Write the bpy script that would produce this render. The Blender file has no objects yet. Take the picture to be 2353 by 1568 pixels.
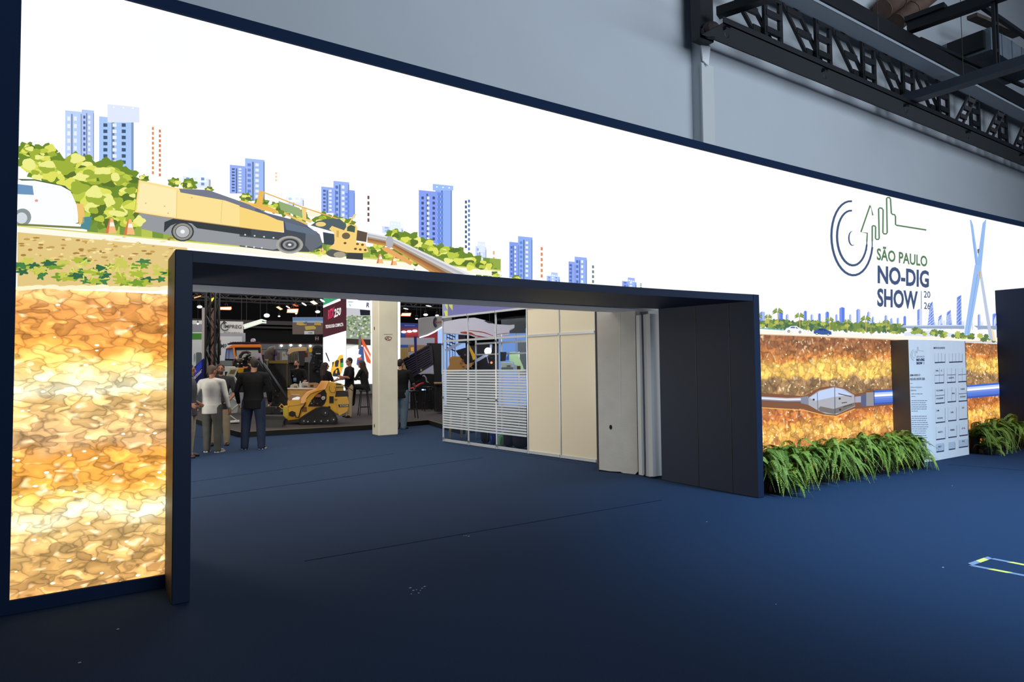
import bpy, bmesh, math, random
from mathutils import Vector, Matrix, noise
from mathutils.geometry import tessellate_polygon
import numpy as np
R_ = random.Random(7)
S = bpy.context.scene
COL = S.collection
# ------------------------------------------------------------------ camera
# World frame: X runs along the backlit wall, Y goes into the wall (hall side), Z is up.
FOC, PIT, ROL, X0, TH = 1480.0, .03962, .01047, 5.4673, .58279
CXP, CYP = 1176.5, 784.0
CAM = Vector((-3.0, -X0, 1.6))
_t = (math.cos(TH), math.sin(TH)); _n = (-math.sin(TH), math.cos(TH))
def _wf(v): return Vector((v[0]*_t[0]+v[1]*_t[1], v[0]*_n[0]+v[1]*_n[1], v[2]))
_up0 = Vector((0, -math.sin(PIT), math.cos(PIT))); _rt0 = Vector((1, 0, 0))
FW = _wf((0, math.cos(PIT), math.sin(PIT)))
RT = _wf(math.cos(ROL)*_rt0 - math.sin(ROL)*_up0)
UP = _wf(math.sin(ROL)*_rt0 + math.cos(ROL)*_up0)
cd = bpy.data.cameras.new('camera'); cam = bpy.data.objects.new('camera', cd); COL.objects.link(cam)
cam.matrix_world = Matrix(((RT.x, UP.x, -FW.x, CAM.x), (RT.y, UP.y, -FW.y, CAM.y), (RT.z, UP.z, -FW.z, CAM.z), (0, 0, 0, 1)))
cd.sensor_width = 36; cd.sensor_fit = 'HORIZONTAL'; cd.lens = FOC/2353*36; cd.clip_start = .05; cd.clip_end = 300
S.camera = cam
S.view_settings.view_transform = 'Standard'; S.view_settings.look = 'None'
S.view_settings.exposure = 0; S.view_settings.gamma = 1; S.view_settings.use_curve_mapping = False
# ------------------------------------------------------------------ world and big lights
W = bpy.data.worlds.new('world'); S.world = W; W.use_nodes = True
W.node_tree.nodes['Background'].inputs[0].default_value = (.30, .40, .56, 1)
W.node_tree.nodes['Background'].inputs[1].default_value = .12
def area(name, loc, target, size, power, color, sy=None, spread=math.pi):
    l = bpy.data.lights.new(name, 'AREA'); l.energy = power; l.color = color; l.size = size; l.spread = spread
    if sy: l.shape = 'RECTANGLE'; l.size_y = sy
    o = bpy.data.objects.new(name, l); COL.objects.link(o); o.location = loc
    o.rotation_euler = (Vector(target)-Vector(loc)).to_track_quat('-Z', 'Y').to_euler(); return o
def spot(name, loc, target, power, color, ang, blend=1, rad=.3):
    l = bpy.data.lights.new(name, 'SPOT'); l.energy = power; l.color = color; l.spot_size = math.radians(ang); l.spot_blend = blend
    l.shadow_soft_size = rad
    o = bpy.data.objects.new(name, l); COL.objects.link(o); o.location = loc
    o.rotation_euler = (Vector(target)-Vector(loc)).to_track_quat('-Z', 'Y').to_euler(); return o
# daylight from the high windows of the near hall (behind and right of the viewer)
area('near_hall_skylight', (6, -14, 8), (6, 1.2, 6.0), 18, 690, (.76, .87, 1.0), 7, math.radians(85))
spot('near_hall_lamp', (4.4, -6.5, 9.5), (4.9, -3.4, 0), 7800, (.42, .74, 1.0), 56, 1, .6)
spot('near_hall_lamp_right', (9.0, -7.5, 9.5), (8.5, -3.0, 0), 2200, (.6, .8, 1.0), 60, 1, .6)
# exhibition lighting of the far hall, plus two added fill lights
area('hall_wash', (1.0, 7.0, 6.0), (1.2, 7.5, 0), 6, 520, (1, .93, .82), 8)
area('hall_side_fill', (-4.5, 6.0, 1.25), (3.6, 3.4, 1.75), 2.2, 210, (1, .95, .84), 1.6)  # added fill hidden behind the left jamb, brightens cream panels and soffit
area('clear_booth_fill', (4.9, 5.4, 2.62), (4.9, 5.4, 0), 1.2, 60, (.95, .97, 1), 2.5)  # added fill that brightens the booth interior
area('hall_wash_deep', (6, 20, 6.4), (6, 20, 0), 16, 1500, (1, .95, .88), 12)
area('hall_wash_left', (-6, 16, 6.2), (-3, 14, 0), 6, 300, (1, .93, .84), 6)
# ------------------------------------------------------------------ pixel helpers: a photo pixel gives a ray into the hall
def ray(x, y): return RT*((x-CXP)/FOC) - UP*((y-CYP)/FOC) + FW
def atz(x, y, z=0.0): d = ray(x, y); return CAM + d*((z-1.6)/d.z)
def atn(x, y, n): d = ray(x, y); return CAM + d*((n+X0)/d.y)
def atu(x, y, u): d = ray(x, y); return CAM + d*((u+3)/d.x)
FH = Vector((FW.x, FW.y, 0)).normalized(); RH = Vector((FH.y, -FH.x, 0))
def atd(x, y, D): d = ray(x, y); return CAM + d*(D/d.dot(FH))
def Z(ref, pts):
    x0, y0, s = REF[ref]; return [(x0+a/s, y0+b/s) for a, b in pts]
REF = dict(A=(0, 200, 3.1367), B=(550, 340, 3.92), C=(1880, 430, 4.2368), D=(1700, 680, 3.2665), E=(1730, 690, 7.353),
           F=(2040, 770, 5.06), G=(430, 660, 3.92), H=(730, 660, 4.48), I=(1000, 660, 3.409), J=(440, 660, 7.84), K=(600, 680, 8.71),
           L=(640, 800, 7.468), M=(900, 690, 5.06), N=(1010, 690, 8.71), O=(1010, 940, 10.23), Q=(1570, 0, 3.005), R=(2000, 0, 6.03), P=(0, 0, 1))
# ------------------------------------------------------------------ materials
def lin(c): return tuple(((v/255)/12.92 if v/255 <= .04045 else ((v/255+.055)/1.055)**2.4) for v in c)
MATS = {}
def mat(name, rgb=(128, 128, 128), rough=.6, metal=0, emis=None, es=1, alpha=None, noise_=0, nscale=40, bump=0, bscale=80, spec=.5, trans=0, lin_=None):
    if name in MATS: return MATS[name]
    m = bpy.data.materials.new(name); m.use_nodes = True; nt = m.node_tree; b = nt.nodes['Principled BSDF']
    c = lin_ or lin(rgb); b.inputs['Base Color'].default_value = (*c, 1); b.inputs['Roughness'].default_value = rough
    b.inputs['Metallic'].default_value = metal; b.inputs['Specular IOR Level'].default_value = spec
    if trans: b.inputs['Transmission Weight'].default_value = trans
    if emis is not None:
        b.inputs['Emission Color'].default_value = (*lin(emis), 1); b.inputs['Emission Strength'].default_value = es
    if alpha is not None: b.inputs['Alpha'].default_value = alpha
    if noise_ or bump:
        tc = nt.nodes.new('ShaderNodeTexCoord'); nz = nt.nodes.new('ShaderNodeTexNoise')
        nz.inputs['Scale'].default_value = nscale; nz.inputs['Detail'].default_value = 4
        nt.links.new(tc.outputs['Object'], nz.inputs['Vector'])
        if noise_:
            mr = nt.nodes.new('ShaderNodeMapRange'); mr.inputs[1].default_value = .3; mr.inputs[2].default_value = .7
            mr.inputs[3].default_value = 1-noise_; mr.inputs[4].default_value = 1+noise_
            mx = nt.nodes.new('ShaderNodeVectorMath'); mx.operation = 'SCALE'; mx.inputs[0].default_value = c
            nt.links.new(nz.outputs[0], mr.inputs[0]); nt.links.new(mr.outputs[0], mx.inputs['Scale'])
            nt.links.new(mx.outputs[0], b.inputs['Base Color'])
        if bump:
            n2 = nt.nodes.new('ShaderNodeTexNoise'); n2.inputs['Scale'].default_value = bscale; n2.inputs['Detail'].default_value = 3
            bp = nt.nodes.new('ShaderNodeBump'); bp.inputs['Strength'].default_value = bump; bp.inputs['Distance'].default_value = .01
            nt.links.new(tc.outputs['Object'], n2.inputs['Vector']); nt.links.new(n2.outputs[0], bp.inputs['Height'])
            nt.links.new(bp.outputs[0], b.inputs['Normal'])
    MATS[name] = m; return m
def ink(name, strength, base=.0):
    """print or screen ink: the colour attribute gives off light (backlit print, LED screen)"""
    if name in MATS: return MATS[name]
    m = bpy.data.materials.new(name); m.use_nodes = True; nt = m.node_tree; b = nt.nodes['Principled BSDF']
    a = nt.nodes.new('ShaderNodeAttribute'); a.attribute_name = 'Col'
    b.inputs['Base Color'].default_value = (.02, .02, .02, 1); b.inputs['Roughness'].default_value = .7
    b.inputs['Specular IOR Level'].default_value = .1
    nt.links.new(a.outputs['Color'], b.inputs['Emission Color']); b.inputs['Emission Strength'].default_value = strength
    MATS[name] = m; return m
def paint(name, rough=.6, spec=.4):
    """surface print: the colour attribute is the base colour"""
    if name in MATS: return MATS[name]
    m = bpy.data.materials.new(name); m.use_nodes = True; nt = m.node_tree; b = nt.nodes['Principled BSDF']
    a = nt.nodes.new('ShaderNodeAttribute'); a.attribute_name = 'Col'
    b.inputs['Roughness'].default_value = rough; b.inputs['Specular IOR Level'].default_value = spec
    nt.links.new(a.outputs['Color'], b.inputs['Base Color']); MATS[name] = m; return m
NAVY = mat('navy_fabric', rough=.55, lin_=(.010, .020, .050), spec=.28, noise_=.12, nscale=220, bump=.1, bscale=400)
NAVYF = mat('navy_frame_fabric', rough=.85, lin_=(.010, .024, .062), spec=.1, noise_=.12, nscale=220)
BLACKM = mat('black_metal', (16, 17, 20), .45)
STEEL = mat('dark_steel', (15, 17, 22), .5, noise_=.2, nscale=6)
ALU = mat('aluminium', (196, 200, 206), .35, .3)
WHITE = mat('white_paint', (225, 226, 228), .5)
# ------------------------------------------------------------------ mesh builder
class MB:
    def __init__(s): s.v = []; s.f = []; s.c = []; s.mi = []; s.cur = (1, 1, 1); s.m = 0
    def add(s, vs, fs):
        o = len(s.v); s.v += [tuple(v) for v in vs]
        for f in fs: s.f.append(tuple(i+o for i in f)); s.c.append(s.cur); s.mi.append(s.m)
        return s
    def col(s, rgb, k=1): s.cur = tuple(v*k for v in lin(rgb)); return s
    def box(s, a, b):
        (x0, y0, z0), (x1, y1, z1) = a, b
        return s.add([(x0, y0, z0), (x1, y0, z0), (x1, y1, z0), (x0, y1, z0), (x0, y0, z1), (x1, y0, z1), (x1, y1, z1), (x0, y1, z1)],
                     [(0, 3, 2, 1), (4, 5, 6, 7), (0, 1, 5, 4), (1, 2, 6, 5), (2, 3, 7, 6), (3, 0, 4, 7)])
    def bar(s, p, q, w, h=None, up=(0, 0, 1)):
        p, q = Vector(p), Vector(q); h = h or w; d = (q-p).normalized(); u = Vector(up)
        if abs(d.dot(u)) > .98: u = Vector((0, 1, 0))
        a = d.cross(u).normalized()*w/2; b = a.cross(d).normalized()*h/2
        return s.add([p-a-b, p+a-b, p+a+b, p-a+b, q-a-b, q+a-b, q+a+b, q-a+b], [(0, 3, 2, 1), (4, 5, 6, 7), (0, 1, 5, 4), (1, 2, 6, 5), (2, 3, 7, 6), (3, 0, 4, 7)])
    def tube(s, pts, r, n=8, closed=False):
        pts = [Vector(p) for p in pts]; rs = r if isinstance(r, (list, tuple)) else [r]*len(pts); rings = []; pa = None
        for i, p in enumerate(pts):
            d = (pts[min(i+1, len(pts)-1)]-pts[max(i-1, 0)]).normalized()
            if pa is None: u = Vector((0, 0, 1)) if abs(d.z) < .9 else Vector((1, 0, 0)); a = d.cross(u).normalized()
            else: a = (pa-d*pa.dot(d)).normalized()
            pa = a; b = d.cross(a); rings.append([p+(a*math.cos(t)+b*math.sin(t))*rs[i] for t in [2*math.pi*k/n for k in range(n)]])
        vs = [v for r_ in rings for v in r_]; fs = []
        for i in range(len(rings)-1):
            for k in range(n): fs.append((i*n+k, i*n+(k+1) % n, (i+1)*n+(k+1) % n, (i+1)*n+k))
        fs.append(tuple(reversed(range(n)))); fs.append(tuple((len(rings)-1)*n+k for k in range(n)))
        return s.add(vs, fs)
    def ball(s, c, r, nu=12, nv=8, rot=None):
        c = Vector(c); r = r if isinstance(r, (tuple, list)) else (r, r, r); vs = []; fs = []
        for j in range(nv+1):
            t = math.pi*j/nv
            for i in range(nu):
                p = 2*math.pi*i/nu; v = Vector((r[0]*math.sin(t)*math.cos(p), r[1]*math.sin(t)*math.sin(p), r[2]*math.cos(t)))
                if rot is not None: v = rot @ v
                vs.append(c+v)
        for j in range(nv):
            for i in range(nu): fs.append((j*nu+i, (j+1)*nu+i, (j+1)*nu+(i+1) % nu, j*nu+(i+1) % nu))
        return s.add(vs, fs)
    def lathe(s, c, prof, n=16, axis='z'):
        c = Vector(c); vs = []; fs = []
        for r, h in prof:
            for k in range(n):
                t = 2*math.pi*k/n; a, b = r*math.cos(t), r*math.sin(t)
                vs.append(c+(Vector((a, b, h)) if axis == 'z' else Vector((a, h, b)) if axis == 'y' else Vector((h, a, b))))
        for i in range(len(prof)-1):
            for k in range(n): fs.append((i*n+k, i*n+(k+1) % n, (i+1)*n+(k+1) % n, (i+1)*n+k))
        fs.append(tuple(reversed(range(n)))); fs.append(tuple((len(prof)-1)*n+k for k in range(n)))
        return s.add(vs, fs)
    def prism(s, front, off):
        """closed prism: polygon 'front' (3d points) swept by vector off"""
        n = len(front); front = [Vector(p) for p in front]; off = Vector(off)
        tri = tessellate_polygon([front]); vs = front+[p+off for p in front]; fs = [tuple(t) for t in tri]+[tuple(i+n for i in reversed(t)) for t in tri]
        fs += [(i, (i+1) % n, (i+1) % n+n, i+n) for i in range(n)]
        return s.add(vs, fs)
    def loft(s, rings, n=20):
        vs = []; fs = []
        for c, rx, ry in rings:
            for k in range(n): t = 2*math.pi*k/n; vs.append(Vector(c)+Vector((rx*math.cos(t), ry*math.sin(t), 0)))
        for i in range(len(rings)-1):
            for k in range(n): fs.append((i*n+k, i*n+(k+1) % n, (i+1)*n+(k+1) % n, (i+1)*n+k))
        fs.append(tuple(reversed(range(n)))); fs.append(tuple((len(rings)-1)*n+k for k in range(n)))
        return s.add(vs, fs)
    def poly(s, pts):
        pts = [Vector(p) for p in pts]; return s.add(pts, [tuple(t) for t in tessellate_polygon([pts])])
    def obj(s, name, m, parent=None, smooth=False, bevel=0, fix=True, mods=None):
        me = bpy.data.meshes.new(name); me.from_pydata(s.v, [], s.f); ms = m if isinstance(m, (list, tuple)) else [m]
        for k in ms: me.materials.append(k)
        if len(ms) > 1: me.polygons.foreach_set('material_index', s.mi)
        if any(k.node_tree.nodes.get('Attribute') for k in ms):
            at = me.color_attributes.new('Col', 'FLOAT_COLOR', 'CORNER'); buf = []
            for p, c in zip(me.polygons, s.c): buf += [c[0], c[1], c[2], 1]*p.loop_total
            at.data.foreach_set('color', buf)
        if fix:
            bm = bmesh.new(); bm.from_mesh(me); bmesh.ops.recalc_face_normals(bm, faces=bm.faces)
            if bevel: bmesh.ops.bevel(bm, geom=bm.edges[:], offset=bevel, segments=1, affect='EDGES', clamp_overlap=True)
            bm.to_mesh(me); bm.free()
        if smooth: me.polygons.foreach_set('use_smooth', [True]*len(me.polygons))
        o = bpy.data.objects.new(name, me); COL.objects.link(o)
        if parent is not None: o.parent = parent; o.matrix_parent_inverse = Matrix.Translation(parent.location).inverted() if parent.rotation_euler.z == 0 else Matrix.Identity(4)
        return o
def thing(name, label, cat, loc=(0, 0, 0), rz=0, group=None):
    o = bpy.data.objects.new(name, None); COL.objects.link(o); o.location = loc; o.rotation_euler = (0, 0, rz); o.empty_display_size = .2
    o['label'] = label; o['category'] = cat
    if group: o['group'] = group
    return o
def tag(o, label, cat, group=None):
    o['label'] = label; o['category'] = cat
    if group: o['group'] = group
    return o
def struct(o, label=None):
    o['kind'] = 'structure'
    if label: o['label'] = label
    return o
def box(name, a, b, m, parent=None, bevel=0, **k): return MB().box(a, b).obj(name, m, parent, bevel=bevel, **k)
def text_mesh(txt, off=0.0, shear=0, spacing=1):
    """triangulated flat lettering: (points, faces) with x and y scaled to a unit box"""
    c = bpy.data.curves.new('lettering', 'FONT'); c.body = txt; c.offset = off; c.resolution_u = 3; c.shear = shear; c.space_character = spacing
    o = bpy.data.objects.new('lettering', c); COL.objects.link(o); dg = bpy.context.evaluated_depsgraph_get(); dg.update()
    me = bpy.data.meshes.new_from_object(o.evaluated_get(dg)); vs = [v.co.copy() for v in me.vertices]; fs = [tuple(p.vertices) for p in me.polygons]
    bpy.data.objects.remove(o); bpy.data.curves.remove(c); bpy.data.meshes.remove(me)
    xs = [v.x for v in vs]; ys = [v.y for v in vs]; x0, x1, y0, y1 = min(xs), max(xs), min(ys), max(ys)
    return [((v.x-x0)/(x1-x0), (v.y-y0)/(y1-y0)) for v in vs], fs, (x1-x0)/(y1-y0)
def text_on(mb, txt, tl, tr, br, bl, off=0.0, fn=None, shear=0, lift=0, spacing=1):
    """lay lettering into a quad of 3d corners (bilinear) or of parameter corners mapped by fn"""
    vs, fs, _ = text_mesh(txt, off, shear, spacing); tl, tr, br, bl = map(Vector, (tl, tr, br, bl)); out = []
    for a, b in vs:
        p = (bl*(1-a)+br*a)*(1-b)+(tl*(1-a)+tr*a)*b; out.append(fn(p) if fn else p)
    mb.add(out, fs)
# ================================================================== the setting
CARPET = mat('blue_carpet', lin_=(.021, .041, .090), rough=.95, spec=.08, noise_=.22, nscale=260, bump=.35, bscale=500)
fl_ = MB().add([(-25, -22, 0), (40, -22, 0), (40, 36, 0), (-25, 36, 0)], [(0, 1, 2, 3)]).obj('floor', CARPET, fix=False); struct(fl_)
SEAM = mat('carpet_seam', lin_=(.008, .014, .035), rough=.95, spec=.05)
for (a, b) in [((441, 1146), (1110, 1052)), ((441, 1108), (905, 1043)), ((700, 1290), (1520, 1150)), ((2180, 1068), (2353, 1082)), ((1022, 1018), (1330, 1066))]:
    p, q = atz(*a), atz(*b); MB().bar((p.x, p.y, .0), (q.x, q.y, .0), .012, .004).obj('carpet_seam', SEAM, fl_)
WALLM = mat('hall_wall_paint', lin_=(.50, .53, .56), rough=.85, spec=.2, noise_=.02, nscale=1.3)
OFFW = mat('lintel_paint', lin_=(.86, .86, .88), rough=.7)
LU = -2.95; RU = 3.95
def wallbox(name, a, b, m=WALLM): return struct(box(name, a, b, m))
wallbox('wall_upper_left', (-12, 1.39, 2.63), (5.02, 1.8, 12))
wallbox('wall_lower_left', (-12, 1.39, 0), (LU, 1.8, 2.63))
wallbox('wall_right', (5.02, 1.2, 0), (40, 1.8, 12))
wallbox('wall_lower_right', (RU, 1.39, 0), (5.02, 1.8, 2.63))
struct(box('trim_1', (LU, 1.2, 2.40), (RU, 1.8, 2.62), OFFW), 'painted lintel over the opening')
# pilaster crack lines, caps
struct(MB().box((5.0, 1.17, 0), (5.28, 1.2, 6.35)).obj('trim_2', mat('pilaster_paint', lin_=(.56, .58, .58), rough=.8)), 'flat white pilaster band at the corner')
# far hall shell
DARKH = mat('dark_ceiling', lin_=(.006, .006, .008), rough=.9, spec=.1)
struct(box('ceiling', (-20, 1.8, 6.9), (35, 33, 7.1), DARKH))
HALLW = mat('far_hall_wall', lin_=(.30, .30, .31), rough=.85)
struct(box('wall_far', (-20, 32, 0), (35, 32.2, 3.05), HALLW))
struct(box('wall_far_side_left', (-20, 1.8, 0), (-19.8, 32, 7), DARKH)); struct(box('wall_far_side_right', (34.8, 1.8, 0), (35, 32, 7), DARKH))
struct(box('wall_far_upper', (-20, 32, 3.05), (35, 32.2, 7), mat('black_drape', lin_=(.012, .012, .014), rough=.9)))
# ================================================================== the backlit wall
KW = -.003898
def WP(u, z, off=0.0): return Vector((u, KW/2*u*u-off, z))
def wpx(x, y):
    d = ray(x, y); a = -KW/2*d.x*d.x; b = d.y+KW*3*d.x; c = -X0-KW/2*9
    D = math.sqrt(b*b-4*a*c); s = min(q for q in ((-b+D)/(2*a), (-b-D)/(2*a)) if q > 0)
    return (-3+s*d.x, 1.6+s*d.z)
BW = thing('backlit_wall', 'long curved backlit print wall of a cartoon city above orange soil, framed in navy', 'light wall')
UL, UR = -3.41, 14.6; ZB, ZT = .092, 4.338; US = [UL+(UR-UL)*i/72 for i in range(73)]
def wstrip(mb, us, z0, z1, off):
    vs = []; n = len(us)
    for u in us: vs += [WP(u, z0, off), WP(u, z1, off)]
    return mb.add(vs, [(2*i, 2*i+2, 2*i+3, 2*i+1) for i in range(n-1)])
def wslab(name, us, z0, z1, y0, y1, m, parent, **k):
    mb = MB(); vs = []; n = len(us)
    for u in us:
        for (z, o) in ((z0, y0), (z1, y0), (z1, y1), (z0, y1)): vs.append(WP(u, z, o))
    fs = [(4*i+a, 4*i+4+a, 4*i+4+(a+1) % 4, 4*i+(a+1) % 4) for i in range(n-1) for a in range(4)]+[(0, 1, 2, 3), (4*n-1, 4*n-2, 4*n-3, 4*n-4)]
    return mb.add(vs, fs).obj(name, m, parent, **k)
usl = [u for u in US if u < -2.53]+[-2.50]
# print fabric: sky (white light through it); soil handled as its own ink
SKYI = mat('backlit_sky_print', (10, 10, 10), .7, emis=(255, 255, 255), es=1.08, spec=.05)
_nt = SKYI.node_tree; _tc = _nt.nodes.new('ShaderNodeTexCoord'); _nz = _nt.nodes.new('ShaderNodeTexNoise'); _nz.inputs['Scale'].default_value = .35
_cr = _nt.nodes.new('ShaderNodeValToRGB'); _cr.color_ramp.elements[0].position = .45; _cr.color_ramp.elements[0].color = (1, 1, 1, 1)
_cr.color_ramp.elements[1].position = .8; _cr.color_ramp.elements[1].color = (.84, .90, .985, 1)
_nt.links.new(_tc.outputs['Object'], _nz.inputs['Vector']); _nt.links.new(_nz.outputs[0], _cr.inputs[0]); _nt.links.new(_cr.outputs[0], _nt.nodes['Principled BSDF'].inputs['Emission Color'])
# the panel is cut around the portal
PU0, PU1, PZ = -2.50, 3.80, 2.44
mbp = MB(); wstrip(mbp, US, PZ-.04, ZT, 0); wstrip(mbp, usl, ZB, PZ-.04, 0)
wstrip(mbp, [u for u in US if u > 3.72], ZB, PZ-.04, 0)
mbp.obj('print_fabric', SKYI, BW, fix=False)
def soil_mat(name, bands, sx, sz, gain):
    m = bpy.data.materials.new(name); m.use_nodes = True; nt = m.node_tree; N = nt.nodes; L = nt.links; b = N['Principled BSDF']
    b.inputs['Base Color'].default_value = (.02, .02, .02, 1); b.inputs['Specular IOR Level'].default_value = .05; b.inputs['Roughness'].default_value = .8
    tc = N.new('ShaderNodeTexCoord'); sp = N.new('ShaderNodeSeparateXYZ'); L.new(tc.outputs['Object'], sp.inputs[0])
    nz = N.new('ShaderNodeTexNoise'); nz.inputs['Scale'].default_value = 3.2; nz.inputs['Detail'].default_value = 2; L.new(tc.outputs['Object'], nz.inputs['Vector'])
    def math_(op, a, b_=None, cl=False):
        n = N.new('ShaderNodeMath'); n.operation = op; n.use_clamp = cl
        for i, v in enumerate((a, b_)):
            if v is None: continue
            if isinstance(v, (int, float)): n.inputs[i].default_value = v
            else: L.new(v, n.inputs[i])
        return n.outputs[0]
    wob = math_('MULTIPLY', math_('SUBTRACT', nz.outputs[0], .5), .34)
    zz = math_('ADD', sp.outputs['Z'], wob)
    cr = N.new('ShaderNodeValToRGB'); cr.color_ramp.elements.remove(cr.color_ramp.elements[1])
    for i, (z, c) in enumerate(bands):
        e = cr.color_ramp.elements[0] if i == 0 else cr.color_ramp.elements.new(z/2.4)
        e.position = z/2.4; e.color = (*[v*gain for v in lin(c)], 1)
    L.new(math_('DIVIDE', zz, 2.4), cr.inputs[0])
    # warped cell coordinates
    mp = N.new('ShaderNodeCombineXYZ'); L.new(math_('MULTIPLY', sp.outputs['X'], sx), mp.inputs[0]); L.new(math_('MULTIPLY', sp.outputs['Z'], sz), mp.inputs[2])
    nw = N.new('ShaderNodeTexNoise'); nw.inputs['Scale'].default_value = 1.3; nw.inputs['Detail'].default_value = .6; L.new(mp.outputs[0], nw.inputs['Vector'])
    vm = N.new('ShaderNodeVectorMath'); vm.operation = 'SCALE'; vm.inputs['Scale'].default_value = 1.5; L.new(nw.outputs['Color'], vm.inputs[0])
    va = N.new('ShaderNodeVectorMath'); L.new(mp.outputs[0], va.inputs[0]); L.new(vm.outputs[0], va.inputs[1])
    v1 = N.new('ShaderNodeTexVoronoi'); v1.inputs['Scale'].default_value = 1; L.new(va.outputs[0], v1.inputs['Vector'])
    ve = N.new('ShaderNodeTexVoronoi'); ve.feature = 'DISTANCE_TO_EDGE'; ve.inputs['Scale'].default_value = 1; L.new(va.outputs[0], ve.inputs['Vector'])
    v2 = N.new('ShaderNodeTexVoronoi'); v2.inputs['Scale'].default_value = 1.7; L.new(va.outputs[0], v2.inputs['Vector'])
    vd = N.new('ShaderNodeTexVoronoi'); vd.inputs['Scale'].default_value = 1.3; L.new(mp.outputs[0], vd.inputs['Vector'])
    rnd = N.new('ShaderNodeSeparateColor'); L.new(v1.outputs['Color'], rnd.inputs[0])
    rn2 = N.new('ShaderNodeSeparateColor'); L.new(v2.outputs['Color'], rn2.inputs[0])
    # tone: cell brightness, soft dome inside each pebble, dark joints
    dome = math_('MULTIPLY_ADD', v1.outputs['Distance'], -.6); dome.node.inputs[2].default_value = 1.3
    tone = math_('MULTIPLY', dome, math_('ADD', math_('MULTIPLY', rnd.outputs[0], .7), .68))
    tone = math_('MULTIPLY', tone, math_('ADD', math_('MULTIPLY', rn2.outputs[1], .35), .8))
    edge = math_('ADD', math_('MULTIPLY', math_('DIVIDE', ve.outputs['Distance'], .085, True), .38), .62)
    tone = math_('MULTIPLY', tone, edge)
    sc = N.new('ShaderNodeVectorMath'); sc.operation = 'SCALE'; L.new(cr.outputs[0], sc.inputs[0]); L.new(tone, sc.inputs['Scale'])
    # bright pebbles, small warm dots
    pk = math_('MULTIPLY', math_('GREATER_THAN', rn2.outputs[0], .80), math_('SUBTRACT', 1, math_('DIVIDE', v2.outputs['Distance'], .55, True)))
    dd = N.new('ShaderNodeSeparateColor'); L.new(vd.outputs['Color'], dd.inputs[0])
    dot = math_('MULTIPLY', math_('LESS_THAN', vd.outputs['Distance'], .13), math_('GREATER_THAN', dd.outputs[2], .35))
    hl = math_('MAXIMUM', math_('MULTIPLY', pk, .55), math_('MULTIPLY', dot, .8))
    mx = N.new('ShaderNodeMix'); mx.data_type = 'RGBA'; L.new(hl, mx.inputs[0]); L.new(sc.outputs[0], mx.inputs[6]); mx.inputs[7].default_value = (*[v*gain*1.5 for v in lin((255, 240, 195))], 1)
    L.new(mx.outputs[2], b.inputs['Emission Color']); b.inputs['Emission Strength'].default_value = 1.08
    MATS[name] = m; return m
G = 1/1.08
bl = [(0, (200, 145, 85)), (.28, (205, 160, 95)), (.5, (228, 190, 125)), (.60, (255, 244, 200)), (.72, (255, 214, 120)), (.80, (236, 165, 70)), (1.02, (230, 158, 70)), (1.12, (212, 170, 118)), (1.38, (232, 190, 120)), (1.46, (255, 246, 205)), (1.66, (255, 214, 118)), (1.74, (226, 150, 66)), (2.05, (214, 145, 78)), (2.16, (240, 190, 120))]
br = [(0, (200, 120, 50)), (.45, (214, 140, 68)), (.62, (250, 190, 90)), (.74, (235, 160, 70)), (.82, (200, 118, 55)), (1.0, (190, 115, 60)), (1.1, (165, 125, 80)), (1.36, (160, 125, 85)), (1.42, (246, 195, 95)), (1.60, (250, 200, 100)), (1.68, (210, 135, 65)), (1.85, (160, 104, 64)), (2.1, (156, 104, 66))]
SL = soil_mat('soil_print_left', bl, 6.8, 12.5, 1.42*G); SR = soil_mat('soil_print_right', br, 7.4, 9.6, 1.12*G)
wstrip(MB(), usl, ZB, 2.17, .0015).obj('printed_soil', SL, BW, fix=False)
wstrip(MB(), [u for u in US if u > 3.72], ZB, 2.02, .0015).obj('printed_soil', SR, BW, fix=False)
# frame
wslab('frame_top', US, ZT, 4.434, .03, -.25, NAVYF, BW)
wslab('frame_bottom', usl, .004, ZB, .03, -.25, NAVYF, BW)
wslab('frame_bottom', [u for u in US if u > 3.79], .004, ZB, .03, -.25, NAVYF, BW)
wslab('frame_left', [-3.60, -3.41], .004, 4.434, .03, -.25, NAVYF, BW)
wslab('back_panel', [u for u in US if u <= 14.3], 2.45, 4.43, -.2, -.25, mat('grey_back', (70, 74, 82), .8), BW)
# ---- printed picture: flat inks on the fabric, all at their real place on the wall
INK = ink('backlit_ink', 1.08)
LAYER = [.003]
def P2(mb, pts, rgb, lay=0, gain=1.0):
    """polygon given in photo pixels, laid on the fabric"""
    mb.col(rgb, G*gain); q = [wpx(*p) for p in pts]; us = [p[0] for p in q]; u0, u1 = min(us), max(us); n = max(1, math.ceil((u1-u0)/.45))
    def clip(pl, x, sg):
        out = []
        for i, a in enumerate(pl):
            b = pl[(i+1) % len(pl)]; ia, ib = (a[0]-x)*sg >= 0, (b[0]-x)*sg >= 0
            if ia: out.append(a)
            if ia != ib: t = (x-a[0])/(b[0]-a[0]); out.append((x, a[1]+(b[1]-a[1])*t))
        return out
    for k in range(n):
        pl = q if n == 1 else clip(clip(q, u0+(u1-u0)*k/n, 1), u0+(u1-u0)*(k+1)/n, -1)
        if len(pl) < 3: continue
        tri = tessellate_polygon([[Vector((a, b, 0)) for a, b in pl]]); mb.add([WP(a, b, .003+lay*.0006) for a, b in pl], [tuple(t) for t in tri])
def circ(cx, cy, rx, ry=None, n=18, a0=0, a1=360):
    ry = ry or rx; return [(cx+rx*math.cos(math.radians(a0+(a1-a0)*k/n)), cy+ry*math.sin(math.radians(a0+(a1-a0)*k/n))) for k in range(n+(a1-a0 != 360))]
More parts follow.
